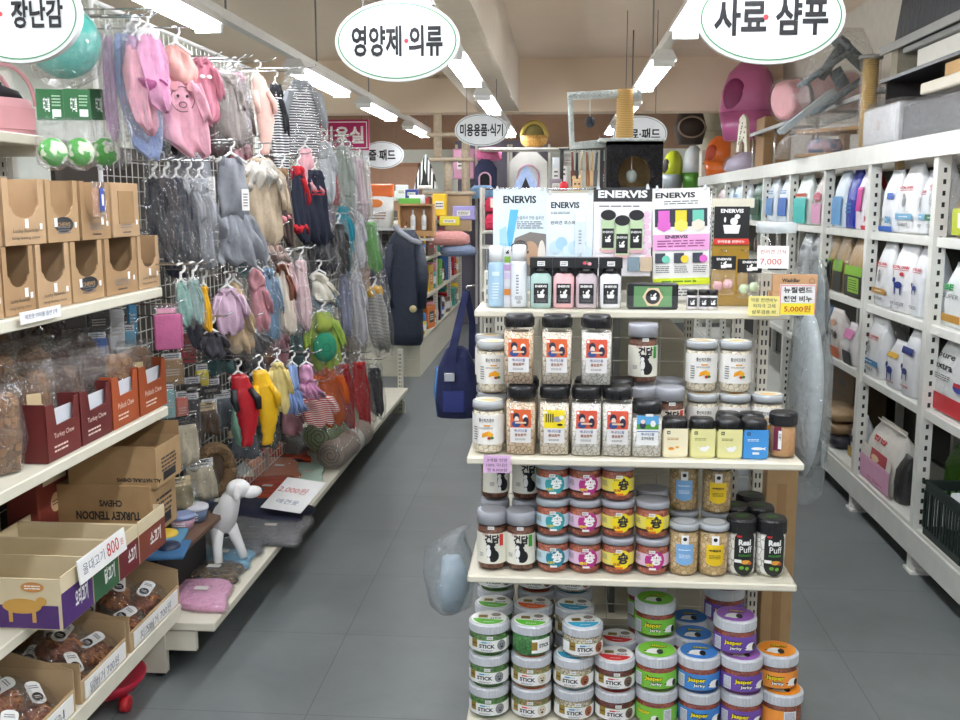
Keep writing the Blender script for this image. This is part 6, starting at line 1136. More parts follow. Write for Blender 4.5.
# things lying on the deck
def roll(x, y, z, r, ln, mat, label, yaw, band=None):
    m = MB().lathe([(0, -ln / 2), (r * .97, -ln / 2), (r, -ln / 2 + .01), (r, ln / 2 - .01), (r * .97, ln / 2), (0, ln / 2)], mat, 28, T=Mx.Rotation(pi / 2, 4, 'X'))
    sp = MB().tube([(r * (.15 + .75 * t / 20) * cos(t * .9), -ln / 2 - .003, r * (.15 + .75 * t / 20) * sin(t * .9)) for t in range(21)], .003, c('#6E6E64'), 5)
    one('rolled_mat', 'mat', label, (x, y, z + r + .002), ('roll', m), ('spiral_end', sp), ('paper_band', MB().lathe([(r * 1.012, -.04), (r * 1.012, .04)], c('#D8D8D4'), 28, T=Mx.Translation((0, ln * .1, 0)) @ Mx.Rotation(pi / 2, 4, 'X'), cap=False)), ('film', MB().lathe([(0, -ln / 2 - .012), (r * 1.05, -ln / 2 - .008), (r * 1.06, ln / 2), (r * .4, ln / 2 + .05)], 'bagfilm', 28, T=Mx.Rotation(pi / 2, 4, 'X'), cap=False)), rz=yaw, group='rolled mats on the clothing deck')
def dk(px, py): return at(px, py, Z=LZ)
p = at(290, 449, Z=LZ + .06); roll(p.x + .03, p.y + .26, LZ, .06, .5, fab('#8E9292'), 'grey rolled mat in film, left of three', -.12)
p = at(318, 437, Z=LZ + .16); roll(p.x + .02, p.y + .26, LZ + .07, .085, .52, fab('#A6BC8E'), 'sage green rolled mat on top of the others', -.06)
p = at(328, 456, Z=LZ + .075); roll(p.x + .04, p.y + .28, LZ, .075, .55, fab('#A8978A'), 'beige rolled mat in film nearest the aisle', -.1)
def fold(pts, h, mat, label, film=False, band=None, name='folded_garment', X=0):
    P = [dk(*q) for q in pts]; cx, cy = sum(q.x for q in P) / len(P), sum(q.y for q in P) / len(P); n = len(P)
    h *= .55
    def rg_(sc, z): return [(cx * 0 + (q.x - cx) * sc * 1.25, (q.y - cy) * sc * 1.2, z) for q in dense]
    dense = []
    for i in range(n):
        a, b = P[i], P[(i + 1) % n]
        for t in range(5): dense.append(a.lerp(b, t / 5) + V((0.006 * sin(i * 5 + t * 2.2), .008 * cos(i * 3 + t * 1.7), 0)))
    parts = [('cloth', MB().rings([rg_(.96, .002), rg_(1, h * .35), rg_(.99, h * .85), rg_(.95, h)], mat))]
    if film: parts.append(('film', MB().rings([rg_(1.03, .001), rg_(1.08, h * .4), rg_(1.04, h * .95), rg_(.9, h * 1.2)], 'bagfilm')))
    parts.append(('care_label', MB().box(.02, .01, h + (.2 * h if film else .001), .05, .03, .001, c('#D8D4CE'))))
    one(name, 'pet clothes', label, (cx, cy, LZ + X), *parts)
PB = spots('#18181C', '#6A5230', 60)
fold(((172, 586), (226, 588), (218, 612), (166, 606)), .05, satin('#DC9FC0', .5), 'bright pink folded garment in film, nearest on the deck', True)
fold(((186, 566), (238, 570), (230, 584), (180, 580)), .05, PB, 'black leopard folded garment in film behind the pink one', True)
fold(((192, 550), (248, 556), (240, 570), (188, 564)), .05, satin('#5F9CBC', .5), 'pale blue folded garment in film behind the leopard one', True)
fold(((200, 536), (262, 540), (252, 556), (196, 550)), .05, satin('#3E4650', .5), 'dark grey folded garment in film under the white dog stand', True)
fold(((240, 520), (304, 522), (288, 546), (232, 540)), .045, satin('#5E6066', .35), 'grey bag of clothes with white label on the deck', True)
fold(((246, 503), (308, 512), (292, 526), (238, 520)), .05, fab('#20243A'), 'navy folded garment with orange trim on the deck', False, X=.003)
fold(((238, 484), (290, 482), (284, 502), (240, 502)), .055, stripes('#D8542E', '#23232A', 14, 1), 'orange and black folded garment behind the price paper', False)
fold(((252, 462), (292, 464), (296, 480), (262, 482)), .05, stripes('#B8325E', '#D8A046', 22, 0), 'raspberry and yellow folded garment on the deck', True)
fold(((286, 466), (320, 468), (318, 484), (294, 486)), .035, stripes('#D8DED6', '#8FBFAA', 30, 0), 'white and mint striped folded garment on the deck', False)
fold(((262, 446), (300, 452), (306, 462), (270, 460)), .05, stripes('#D8542E', '#26262C', 10, 1), 'black and orange leash bundle in front of the grey roll', False)
p = at(294, 495, Z=LZ + .1)
one('price_paper', 'price paper', 'white sheet with red handwritten price on the folded clothes', p, ('paper', MB().box(0, 0, 0, .2, .25, .002, WHITE)), ('writing', MB().art(Art().text('2,000원', -.02, .03, .05, c('#C23A44'), .14, 0).text('애견옷', 0, -.06, .035, c('#3A4A7A'), .11, -.005), plane((0, 0, .0022), (1, 0, 0), (0, 1, 0)))), rot=(.3, .04, -.25))
p = at(214, 470, X=-1.38); s = mpp(p)
one('plush_ring_bed', 'pet bed', 'brown plush ring bed standing against the mesh behind the bench', (p.x, p.y, p.z), ('ring', MB().tube([(16 * s * cos(t), .01 * sin(2 * t), 22 * s * sin(t)) for t in [2 * pi * i / 28 for i in range(29)]], 7 * s, fur('#6A5238', '#8E7454'), 12)), ('cushion', MB().ball(0, .01, 0, 14 * s, .03, 20 * s, fab('#4A3A2C'), 20, 10)), rz=.6)
# white dog-shaped display form
p = dk(232, 566); Wd = c('#F4F4F2', .3)
def limb(a, b, cpt, r0, r1, r2): return MB().tube([a, V(a).lerp(V(b), .5), b, cpt], 0, Wd, 14, rs=[r0, (r0 + r1) / 2, r1, r2])
one('dog_mannequin', 'mannequin', 'white standing dog mannequin with black harness on the deck', (p.x - .05, p.y + .02, LZ + .03), ('body', MB().tube([(0, .2, .14), (0, .16, .16), (0, .05, .165), (0, -.04, .19), (.01, -.08, .25), (.02, -.1, .31), (.025, -.105, .34)], 0, Wd, 18, rs=[.02, .055, .062, .066, .05, .042, .02]).ball(.045, -.12, .345, .055, .05, .045, Wd, 18, 12).ball(.1, -.14, .325, .05, .034, .028, Wd, 16, 10)),
    ('leg', limb((.03, -.04, .16), (.06, -.07, .07), (.075, -.09, .004), .035, .022, .02)), ('leg', limb((-.03, -.04, .16), (-.045, -.07, .07), (-.05, -.09, .004), .035, .022, .02)), ('leg', limb((.03, .15, .14), (.045, .17, .06), (.05, .15, .004), .035, .02, .02)), ('leg', limb((-.03, .15, .14), (-.04, .17, .06), (-.04, .15, .004), .035, .02, .02)),
    ('ear', MB().ball(.02, -.16, .34, .02, .012, .04, Wd, 12, 8)), ('nose', MB().ball(.15, -.148, .33, .009, .009, .008, BLK, 10, 6)), ('harness', MB().tube([(.06 * cos(t), -.045 + .012 * sin(t), .19 + .075 * sin(t)) for t in [2 * pi * i / 20 for i in range(21)]], .009, BLK).ball(0, .03, .2, .07, .09, .05, fab('#20243A'), 18, 10).ball(0, .1, .17, .072, .1, .07, fab('#1F2A4E'), 18, 10)), rz=.75, sc=.84)
# low wooden board with small packs
a_, b_ = at(150, 572, Z=.43), at(212, 512, Z=.43)
k = Kind('wooden_bench', 'bench'); k.part('board', MB().box(0, 0, -.02, .22, .5, .02, c('#5E4636', .6), .002))
k.part('dark_base', MB().box(-.05, 0, -.222, .15, .46, .2, c('#1E1A18', .6)))
k.put('low brown wooden bench standing on the deck', (-1.38, 3.4, .43), 0)
for i, (px, py, q, hh, lb) in enumerate(((168, 576 - 24, '#2F5F8A', .012, 'blue card pack lying at the near end of the bench'), (166, 540, '#4F86A8', .014, 'second blue card pack with yellow round lid'), (183, 528, '#C8A0B4', .05, 'pink and white round tub on the bench'), (196, 520, '#6A7A9A', .055, 'tub with blue lid on the bench'), (178, 514, '#E2DCE2', .05, 'white tub at the back of the bench'), (170, 506, '#7AB83A', .05, 'lime green pack at the back of the bench'))):
    p = at(px, py, Z=.43)
    if i < 2: one('card_pack', 'pack', lb, (max(p.x, -1.42), p.y, .431), ('card', MB().box(0, 0, 0, .13, .17, hh, c(q), .003)), ('toy', MB().ball(.0, .02, hh, .04, .05, .015, c(('#1E2A44', '#D8B43A')[i]), 16, 8)), rz=.2)
    else: one('small_tub', 'tub', lb, (max(p.x, -1.45), p.y, .431), ('tub', MB().lathe([(.038, 0), (.045, hh * .8)], c(q, .3), 20)), ('lid', MB().lathe([(.048, hh * .8), (.048, hh), (.04, hh + .004)], c(('#8A9AC0', '#D8D8E0')[i % 2], .3), 20)), ('label', MB().art(Art().lines(0, hh * .4, .05, hh * .5, 3, WHITE), wrap(.0455))), group='small tubs on the bench')
# ---------------------------------------------------------------- far block on the left with its end face
k = Kind('rear_display_run', 'shelf'); QX, QY = -1.27, 9.06
for z in (.34, .72, 1.08, 1.42): k.part('shelf', MB().box(QX - .22, 11.1, z - .03, .44, 3.9, .03, CREAM))
k.part('base', MB().box(QX - .36, 11.1, 0, .7, 3.98, .16, CREAM)); k.part('base_deck', MB().box(QX - .36, 11.1, .29, .72, 4.0, .03, CREAM)); k.part('toe_panel', MB().box(QX - .34, 11.1, .161, .66, 3.96, .128, CREAM))
k.part('back_board', MB().box(QX - .46, 11.1, .32, .02, 3.9, 1.2, c('#6A6660')))
for y in (9.12, 10.4, 11.7, 13.0): k.part('upright', (lambda m: (setattr(m, 'v', [(a + QX - .02, b + y, q + .32) for a, b, q in m.v]), m)[1])(post(1.2, .04, .04)))
k.part('end_mesh', (lambda m: (setattr(m, 'v', [(a + QX - .42, b + QY + .02, q + .32) for a, b, q in m.v]), m)[1])(mesh_panel(.7, 1.15, .07)))
k.part('end_ledge', MB().box(QX - .42, QY - .12, 1.36, .75, .26, .02, c('#C9CBC8')))
k.put('far cream shelving block with the navy padded coat on its end', (0, 0, 0))
def blk(px, py, w, h, Y, q, label, name='boxed_item', cat='box', d=None, rough=.4, **kw):     # small boxed ware far away, with lid and label
    p = at(px, py, Y=Y); s = mpp(p); d = d or w * s * .6
    return one(name, cat, label, (p.x, p.y, p.z - h * s / 2), ('carton', MB().box(0, 0, 0, w * s, d, h * s, c(q, rough), min(w, h) * s * .06)), ('print', MB().art(Art().rect(0, h * s * .5, w * s * .6, h * s * .35, c(kw.get('q2', '#E8E4DC'))).lines(0, h * s * .5, w * s * .5, h * s * .25, 2, TXT), plane((0, -d / 2 - .001, 0)), .0006)))
def tube_item(px, py, w, h, Y, q, q2, label, name='bottle'):
    p = at(px, py, Y=Y); s = mpp(p); r = w * s / 2; H = h * s
    return one(name, 'bottle', label, (p.x, p.y, p.z - H / 2), ('bottle', MB().lathe([(r * .9, 0), (r, .01), (r, H * .66), (r * .4, H * .78)], c(q, .3), 14)), ('cap', MB().lathe([(r * .42, H * .77), (r * .4, H), (r * .2, H)], c(q2, .3), 12)), ('label', MB().art(Art().rect(0, H * .36, r * 1.5, H * .3, c(q2)), wrap(r * 1.01), .0006)))
def lump(px, py, w, h, Y, mat, label, name='cushion', cat='cushion', d=.7):
    p = at(px, py, Y=Y); s = mpp(p); a, H = w * s / 2, h * s
    return one(name, cat, label, (p.x, p.y, p.z - H / 2), ('cushion', MB().oval([(0, 0, 0, a * .8, a * d * .8), (0, 0, H * .2, a, a * d), (0, 0, H * .7, a * .97, a * d), (0, 0, H, a * .6, a * d * .5)], mat, 24, 2.8, wob=.03, seed=int(px))), ('piping', MB().tube([(a * 1.0 * cos(t), a * d * sin(t), H * .45) for t in [2 * pi * i / 24 for i in range(25)]], .006, mat, 6)))
# navy coat on the end face
p = at(405, 224, Y=8.8); s = mpp(p); NV = satin('#1E2638', .55)
secs = [(0, 0, -122 * s, 15 * s, .06)]
for i in range(13): t = i / 12; secs.append(((-1.5 + 3 * t * .3) * s, 0, (-118 + 104 * t) * s, (19.5 - 4 * t * t) * s * (1 if i % 2 else .95), .1 if i % 2 else .085))
one('padded_coat', 'coat', 'navy padded pet coat hanging on the end of the far shelving', p, ('body', MB().oval(secs + [(0, 0, -6 * s, 9 * s, .05)], NV, 28, 2.6)), ('sleeve', MB().tube([(-13 * s, -.03, -20 * s), (-19 * s, -.05, -50 * s), (-14 * s, -.06, -84 * s)], 0, NV, 12, rs=[6 * s, 6.5 * s, 4.5 * s])), ('sleeve', MB().tube([(13 * s, -.03, -20 * s), (18 * s, -.05, -50 * s), (17 * s, -.05, -84 * s)], 0, NV, 12, rs=[6 * s, 6.5 * s, 4.5 * s])),
    ('collar', MB().tube([(-9 * s, -.06, -2 * s), (-2 * s, -.09, -9 * s), (8 * s, -.09, -16 * s), (17 * s, -.06, -19 * s)], 3 * s, stripes('#C8CAD0', '#2A3048', 60))), ('badge', MB().lathe([(.0, 0), (3.6 * s, 0), (3.6 * s, .01), (0, .012)], c('#C9B88A'), 16, T=Mx.Translation((9 * s, -.1, -84 * s)) @ Mx.Rotation(pi / 2, 4, 'X'))), ('hook', MB().tube([(0, 0, -4 * s), (0, .1, 2 * s)], .006, CHROME)))
p = at(410, 352, Y=9.25); s = mpp(p)
for i, (x, q) in enumerate(((-4, '#B81E2A'), (6, '#D8607A'))):
    one('pet_boot', 'boots', ('red pet boot on the end deck under the navy coat', 'pink pet boot beside the red one under the navy coat')[i], (p.x + x * s, p.y, .321), ('boot', MB().oval([(0, -.03, 0, .05, .09), (0, -.02, .05, .05, .08), (0, .02, .08, .042, .045), (0, .02, .15, .045, .045)], c(q, .35), 18)), ('sole', MB().oval([(0, -.03, -.0, .054, .094), (0, -.03, .016, .054, .094)], c('#E6D8DC'), 18)))
p = at(378, 233, Y=8.95); s = mpp(p)
one('litter_bag', 'pet food', 'clear bag with orange top band standing on the end ledge', (p.x, 8.95, 1.381), ('body', MB().oval([(0, 0, 0, 15 * s, .08), (0, 0, 10 * s, 16 * s, .09), (0, 0, 30 * s, 16 * s, .06), (0, 0, 42 * s, 16 * s, .01)], satin('#D9D8D4', .25), 24, 3)), ('top_band', MB().box(0, -.012, 30 * s, 33 * s, .09, 13 * s, c('#D8682A', .35), .01)), ('print', MB().art(Art().ell(0, 24 * s, 7 * s, 4 * s, c('#E0803A')).lines(0, 12 * s, 20 * s, 8 * s, 3, c('#8A5A3A')), plane((0, -.094, 0)))))
p = at(417, 236, Y=8.9); s = mpp(p); WD = c('#B98E5E', .6)
one('wooden_showcase', 'showcase', 'open wooden showcase holding white bottles above the navy coat', (p.x, 8.9, p.z), ('frame', MB().box(-17 * s, 0, 0, 2 * s, .12, 32 * s, WD).box(17 * s, 0, 0, 2 * s, .12, 32 * s, WD).box(0, 0, 30 * s, 32 * s, .12, 2 * s, WD).box(0, 0, 0, 32 * s, .12, 5 * s, WD)), ('back_panel', MB().box(0, .055, 5 * s, 32 * s, .006, 25 * s, c('#A87C50'))))
for x, lb in ((413, 'white spray bottle inside the wooden showcase, left'), (424, 'white tube bottle inside the wooden showcase, right')): tube_item(x, 220, 5, 20, 8.88, '#E9EAEA', '#D4D6D8', lb)
p0 = at(417, 238, Y=8.98)
one('showcase_bracket', 'bracket', 'pale post carrying the wooden showcase', (p0.x, 9.0, 0), ('post', MB().box(0, .01, .321, .03, .03, p0.z - .322, STEEL)), ('plate', MB().box(0, -.06, p0.z - .02, .3, .16, .018, STEEL)))
for a in ((384, 196, 26, 10, 9.5, '#D8D9D6', 'white flat box behind the orange-topped bag'), (402, 192, 12, 14, 9.5, '#DADCDE', 'white upright box left of the blue box'), (412, 194, 13, 9, 9.5, '#2A3A7E', 'dark blue box behind the wooden showcase'), (363, 186, 9, 12, 9.6, '#3A3E46', 'small framed dark picture by the back door')): blk(*a[:6], a[6])
# wares on the aisle side of the far block: three rows
rg = random.Random(11); CN = [('red', '#B8242E'), ('blue', '#3F7AC0'), ('green', '#5AA03A'), ('yellow', '#E0B82A'), ('white', '#E0E0DE'), ('pink', '#D88AA4'), ('teal', '#3FA09A'), ('brown', '#6A4A34'), ('black', '#26262A'), ('orange', '#D8742A')]
for r, (z, nm, hh) in enumerate(((.341, 'bottom deck', .2), (.722, 'second shelf', .22), (1.082, 'third shelf', .24), (1.422, 'top shelf', .2))):
    for i in range(14):
        y = 9.3 + i * .26 + rg.uniform(-.03, .03); q = CN[(i * 3 + r * 4) % 10]; h = hh * rg.uniform(.7, 1.25)
        lb = f'{q[0]} {("box", "tub", "pack")[i % 3]} on the {nm} of the far block, {("nearest", "second", "third", "fourth", "fifth", "sixth", "seventh", "eighth", "ninth", "tenth", "eleventh", "twelfth", "thirteenth", "furthest")[i]}'
        if i % 3 == 1: one('toy_tub', 'tub', lb, (QX - .1, y, z), ('tub', MB().lathe([(.08, 0), (.09, h * .7)], c(q[1], .35), 16)), ('lid', MB().lathe([(.094, h * .7), (.094, h), (.08, h + .01)], c(CN[(i + r) % 10][1], .35), 16)), ('label', MB().art(Art().rect(0, h * .35, .1, h * .3, WHITE), wrap(.091, a0=-.6), .0006)), group='wares on the far block')
        elif i % 3 == 0: one('toy_box', 'box', lb, (QX - .12, y, z), ('carton', MB().box(0, 0, 0, .26, .2, h, c(q[1], .4), .004)), ('print', MB().art(Art().rect(0, h * .5, .16, h * .5, c(CN[(i + r + 5) % 10][1])).lines(0, h * .5, .12, h * .3, 3, WHITE), plane((0, -.101, 0)), .0006)), rz=pi / 2 + rg.uniform(-.2, .2), group='wares on the far block')
        else: one('toy_pack', 'pack', lb, (QX - .1, y, z), ('pouch', MB().oval([(0, 0, 0, .1, .05), (0, 0, h * .4, .12, .06), (0, 0, h * .8, .11, .03), (0, 0, h, .1, .005)], satin(q[1], .3), 16, 2.6, wob=.04, seed=i)), ('header', MB().box(0, 0, h * .9, .2, .012, h * .16, c(CN[(i + r + 2) % 10][1]))), rz=pi / 2 + rg.uniform(-.5, .3), group='wares on the far block')
# things on top of and behind the far block
def cattree(px, py, Y, label, kind, s=None):
    p = at(px, py, Y=Y); s = mpp(p); PL = fur('#CDBBA2', '#E0D2BC'); k = []
    if kind == 0:
        for i, (x, z0, z1) in enumerate(((-14, 33, 112), (14, 3, 57), (-4, 3, 36))): k.append(('post', MB().cyl(x * s, 0, z0 * s, 4.2 * s, (z1 - z0) * s, PL, 14)))
        for x, z, w in ((-2, 0, 50), (0, 33, 44), (-1, 57, 48), (-15, 112, 30)): k.append(('platform', MB().box(x * s, 0, z * s, w * s, 22 * s, 3.4 * s, PL, 1.2 * s, seg=2)))
        k.append(('box', MB().box(6 * s, .02, -36 * s, 26 * s, 20 * s, 36 * s, c('#BFA27E', .8), .01)))
    return one('cat_tree', 'cat tree', label, p, *k)
cattree(452, 195, 10.6, 'beige cat tree with platforms behind the far block wares', 0)
def tent(px, py, w, h, Y, mat, label, hole=True):
    p = at(px, py, Y=Y); s = mpp(p); a = w * s / 2; H = h * s
    return one('pet_tent', 'pet tent', label, p, ('canopy', MB().rings([[(a * q * x, a * q * y * .8, z * H) for x, y in ((-1, -1), (1, -1), (1, 1), (-1, 1))] for q, z in ((1, 0), (.75, .4), (.42, .72), (.06, 1))], mat, False)), ('opening', MB().prism([(-a * .4, .02), (a * .4, .02), (0, H * .55)], -a * .86, -a * .8, BLACK, T=Mx.Rotation(-.0, 4, 'X'))), ('cushion', MB().oval([(0, -a * .7, 0, a * .6, a * .3), (0, -a * .7, H * .1, a * .6, a * .3)], c('#E6E2DA', .8), 16)))
tent(426, 189, 22, 34, 10.2, stripes('#E2E2DC', '#2A2A2A', 9, 0), 'black and white striped pet tent beside the cat tree')
def house(px, py, w, h, Y, q, label, q2='#1A1A22', dots=None, d=.4):
    p = at(px, py, Y=Y); s = mpp(p); a = w * s / 2; H = h * s; pl = [(-a, 0), (a, 0), (a, H * .62), (0, H), (-a, H * .62)]
    return one('pet_house', 'pet house', label, p, ('shell', MB().prism(pl, 0, d, c(q, .7))), ('doorway', MB().prism([(-a * .5, H * .04), (a * .5, H * .04)] + [(a * .5 * cos(t), H * .32 + a * .5 * sin(t)) for t in [pi * i / 10 for i in range(11)]], -.012, .0, c(q2, .8))), ('trim', MB().tube([(-a * .56, -.012, H * .03)] + [(a * .56 * cos(t), -.012, H * .32 + a * .56 * sin(t)) for t in [pi - pi * i / 10 for i in range(11)]] + [(a * .56, -.012, H * .03)], .012, c('#D8A8BC'))))
house(485, 190, 20, 36, 12.6, '#1F2548', 'navy pet house with arched doorway and pink trim', '#0C0C14'); house(528, 191, 38, 46, 12.9, '#D6D4CC', 'white pet house panel behind the blue frilled tent', '#C8C8C8')
tent(526, 192, 26, 26, 12.3, fab('#A9BCE0'), 'pale blue frilled pet tent in front of the white house panel')
lump(489, 154, 26, 13, 12.7, fab('#C2668E'), 'pink dotted cushion above the navy pet house'); lump(482, 192, 26, 13, 11.2, fab('#8FB4DC'), 'pale blue dome cushion below the navy pet house')
lump(492, 205, 14, 15, 7.9, fab('#B82A48'), 'crimson cushion on top behind the poster, upper one'); lump(492, 222, 14, 16, 7.9, fab('#C23050'), 'crimson cushion under another one left of the poster')
k = Kind('white_side_shelf', 'shelf'); pA, pB = at(484, 200, Y=8.0), at(499, 200, Y=8.0)
for x in (pA.x - .02, pB.x + .02): k.part('side_panel', MB().box(x, 8.1, 0, .02, .3, 1.72, STEEL))
for z in (.5, .9, 1.24, at(490, 231, Y=8).z - .02): k.part('board', MB().box((pA.x + pB.x) / 2, 8.1, z, pB.x - pA.x + .02, .3, .018, STEEL))
k.put('narrow white shelf with crimson cushions seen left of the posters', (0, 0, 0))
lump(450, 226 + 12, 40, 14, 9.9, fab('#C98E8A'), 'salmon folded blanket on the far block'); lump(458, 250, 36, 12, 9.9, fab('#7A86A0'), 'slate folded blanket under the salmon one')
for a in ((464, 164, 22, 30, 13.0, '#C890A8', 'pink poster box on the back shelf beside the cat tree post'), (440, 205, 14, 22, 10.0, '#E0B82A', 'yellow box at the left of the cat tree'), (464, 213, 22, 14, 10.0, '#9A92C8', 'lilac box below the cat tree platform'), (424, 208, 10, 20, 10.0, '#A82A34', 'dark red pack left of the yellow box'), (450, 221, 20, 9, 9.9, '#D8C83A', 'flat yellow pack under the lilac box'), (556, 174, 7, 32, 9.0, '#D8DCE2', 'white book standing behind the pale blue poster'), (564, 172, 6, 36, 9.0, '#E2E4E8', 'second white book leaning behind the pale blue poster'),
          (605, 178, 10, 20, 8.8, '#8A2430', 'dark red folder left of the black plush cube'), (610, 165, 14, 8, 8.8, '#4A2E22', 'brown box above the dark red folder'), (556, 186, 12, 14, 8.6, '#8A7E88', 'grey mauve pack at the foot of the white books'), (627, 139, 54, 8, 8.9, '#5E3A28', 'flat dark brown box behind the sisal post'), (568, 160, 10, 12, 8.7, '#B8B4B0', 'grey pack beside the white books')): blk(*a[:6], a[6], d=.1)
for i, (px, q) in enumerate(((572, '#6A3A2A'), (577, '#2E2E32'), (582, '#C9B89A'), (587, '#8A5A34'), (592, '#D2B48A'), (597, '#5A5A60'))):
    p = at(px, 152, Y=8.5); s = mpp(p); one('grooming_tool', 'tool', f'{("brown", "black", "cream", "tan", "pale wood", "grey")[i]} grooming tool hanging above the second poster', p, ('handle', MB().tube([(0, 0, 0), (0, 0, -18 * s)], 1.3 * s, c(q), 8)), ('head', MB().box(0, 0, -34 * s, 4 * s, .03, 16 * s, c(q), .004)), ('hook', MB().tube([(0, 0, 0), (0, .08, 2 * s)], .004, CHROME)), rot=(0, .05 * (i % 3 - 1), 0), group='hanging grooming tools')
p = at(582, 150, Y=8.6); s = mpp(p); pz = at(582, 190, Y=8.6).z
zc_ = at(549, 191.5, Y=8.5).z + .001
one('tool_stand', 'stand', 'dark metal stand carrying the grooming tools', (p.x, 8.62, zc_), ('bar', MB().box(0, 0, p.z - zc_, 46 * s, .02, 2 * s, BLK)), ('leg', MB().box(-20 * s, .02, 0, .03, .03, p.z - zc_, BLK)), ('leg', MB().box(20 * s, .02, 0, .03, .03, p.z - zc_, BLK)))
k = Kind('rear_counter', 'cabinet'); a_, b_ = at(549, 191.5, Y=8.5), at(634, 191.5, Y=8.5)
k.part('body', MB().box((a_.x + b_.x) / 2, 8.6, 0, b_.x - a_.x, .94, a_.z - .031, CREAM)); k.part('top', MB().box((a_.x + b_.x) / 2, 8.6, a_.z - .03, b_.x - a_.x + .04, 1.0, .03, CREAM, .004))
k.put('cream counter behind the posters carrying books and toys', (0, 0, 0))
p = at(577, 187, Y=8.2); s = mpp(p)
one('wooden_animal_toy', 'toy', 'pale wooden animal toy standing beside the red toy', p, ('body', MB().box(0, 0, -4 * s, 9 * s, .04, 12 * s, c('#D8B88A', .6), .01)), ('ear', MB().ball(-3 * s, 0, 9 * s, 2 * s, .02, 2.4 * s, c('#D8B88A', .6))), ('ear', MB().ball(3 * s, 0, 9 * s, 2 * s, .02, 2.4 * s, c('#D8B88A', .6))), ('face', MB().art(Art().ell(-2 * s, 3 * s, s, s, TXT).ell(2 * s, 3 * s, s, s, TXT), plane((0, -.021, 0)))))
lump(564, 186, 8, 9, 8.2, c('#C8202E', .5), 'small red toy in front of the white books', 'red_toy', 'toy')
p = at(534, 147, Y=12.2); s = mpp(p); WK = chunk('#B98A3A', '#9A6E28', '#4A3210', 40)
one('wicker_basket', 'basket', 'round wicker pet basket with a hood on the back shelf', p, ('bowl', MB().lathe([(9 * s, 0), (13 * s, 4 * s), (13.6 * s, 11 * s), (12 * s, 11 * s), (11 * s, 4 * s)], WK, 24)), ('hood', MB().tube([(12.5 * s * cos(t), .1, 10 * s + 15 * s * sin(t)) for t in [pi * i / 14 for i in range(15)]], 2.2 * s, c('#8E7A34', .8), 10)), ('lining', MB().ball(0, .12, 12 * s, 10 * s, .03, 11 * s, c('#5E5428', .9))))
k = Kind('back_cabinet', 'cabinet'); a_, b_ = at(455, 190, Y=13.2), at(548, 140, Y=13.2)
k.part('panel', MB().box((a_.x + b_.x) / 2, 13.35, .0, b_.x - a_.x, .12, b_.z, c('#74707E', .7)))
for px in (456, 476, 508, 511, 549): q = at(px, 160, Y=13.2); k.part('frame_bar', MB().box(q.x, 13.27, 0, .03, .04, b_.z - .05, STEEL))
k.part('shelf', MB().box((a_.x + b_.x) / 2, 12.9, at(500, 191, Y=12.9).z - .03, b_.x - a_.x, .75, .02, STEEL)); k.part('shelf', MB().box((a_.x + b_.x) / 2 + .4, 12.3, at(534, 148, Y=12.2).z - .025, 1.2, .6, .02, STEEL))
k.put('grey mauve back cabinet with pet houses and pale frame bars', (0, 0, 0))
# pale climbing frame with black plush cube on the centre run
p = at(632, 196, Y=6.3); s = mpp(p); z0 = 1.6166; PB2, GP = fur('#0C0B0E', '#242228'), fur('#C3CBCB', '#DDE4E2')
def L(px, py): q = at(px, py, Y=6.3); return (q.x - p.x, q.z - z0)
cx, _ = L(632, 170); ct = L(632, 143)[1]; cw = 54 * s
n = 24; sq = []; hole = []
for i in range(n):
    t = 2 * pi * i / n; m_ = max(abs(cos(t)), abs(sin(t))); sq.append((cos(t) / m_ * cw / 2, ct / 2 + sin(t) / m_ * ct / 2)); hole.append((cos(t) * cw * .29, ct * .42 + sin(t) * ct * .34))
fm = MB()
for y in (-.17, -.13): fm.add([(a, y, b) for a, b in sq + hole], [(i, (i + 1) % n, n + (i + 1) % n, n + i) for i in range(n)], PB2)
fm.add([(a, y, b) for y in (-.17, -.13) for a, b in hole], [(i, (i + 1) % n, n + (i + 1) % n, n + i) for i in range(n)], PB2)
fm.box(-cw / 2 + .01, .02, 0, .02, .34, ct, PB2).box(cw / 2 - .01, .02, 0, .02, .34, ct, PB2).box(0, .02, ct - .02, cw, .38, .02, PB2).box(0, .02, 0, cw, .34, .02, PB2)
u = [L(*q) for q in ((641, 93), (570, 96), (572, 146), (630, 143))]
one('cat_tree', 'cat tree', 'black plush cat cube with a pale square frame and sisal post on top', (p.x, 6.3, z0), ('cube', fm), ('inner_lining', MB().box(0, .17, .02, cw * .92, .02, ct - .05, fab('#C8A878'))), ('sisal_post', MB().lathe([(8.2 * s + .004 * (i % 2), ct + .022 + i * (L(0, 95)[1] - ct - .022) / 30) for i in range(31)], stripes('#C9A468', '#B08A4E', 30), 16, L(625, 120)[0], 0)),
    ('frame', MB().tube([(u[0][0], 0, u[0][1]), (u[1][0], 0, u[1][1]), (u[2][0], 0, u[2][1]), (u[3][0], 0, u[3][1] + .015)], 4.6 * s, GP, 10)), ('top_platform', MB().box(L(625, 143)[0] + .03, 0, ct + .001, 64 * s, .34, .02, GP, .006)), ('hanging_toy', MB().ball(-.01, -.05, ct * .42, 5.5 * s, 5 * s, 6.5 * s, c('#B9C2BC', .7)).tube([(-.01, -.05, ct * .42), (-.01, -.05, ct - .02)], .003, WHITE)), ('hanging_toy', MB().ball(L(590, 122)[0], 0, L(590, 122)[1], 5 * s, 5 * s, 5.6 * s, fur('#33363C', '#4A4E56')).tube([(L(590, 122)[0], 0, L(590, 122)[1]), (L(590, 96)[0], 0, L(590, 96)[1])], .003, WHITE)))
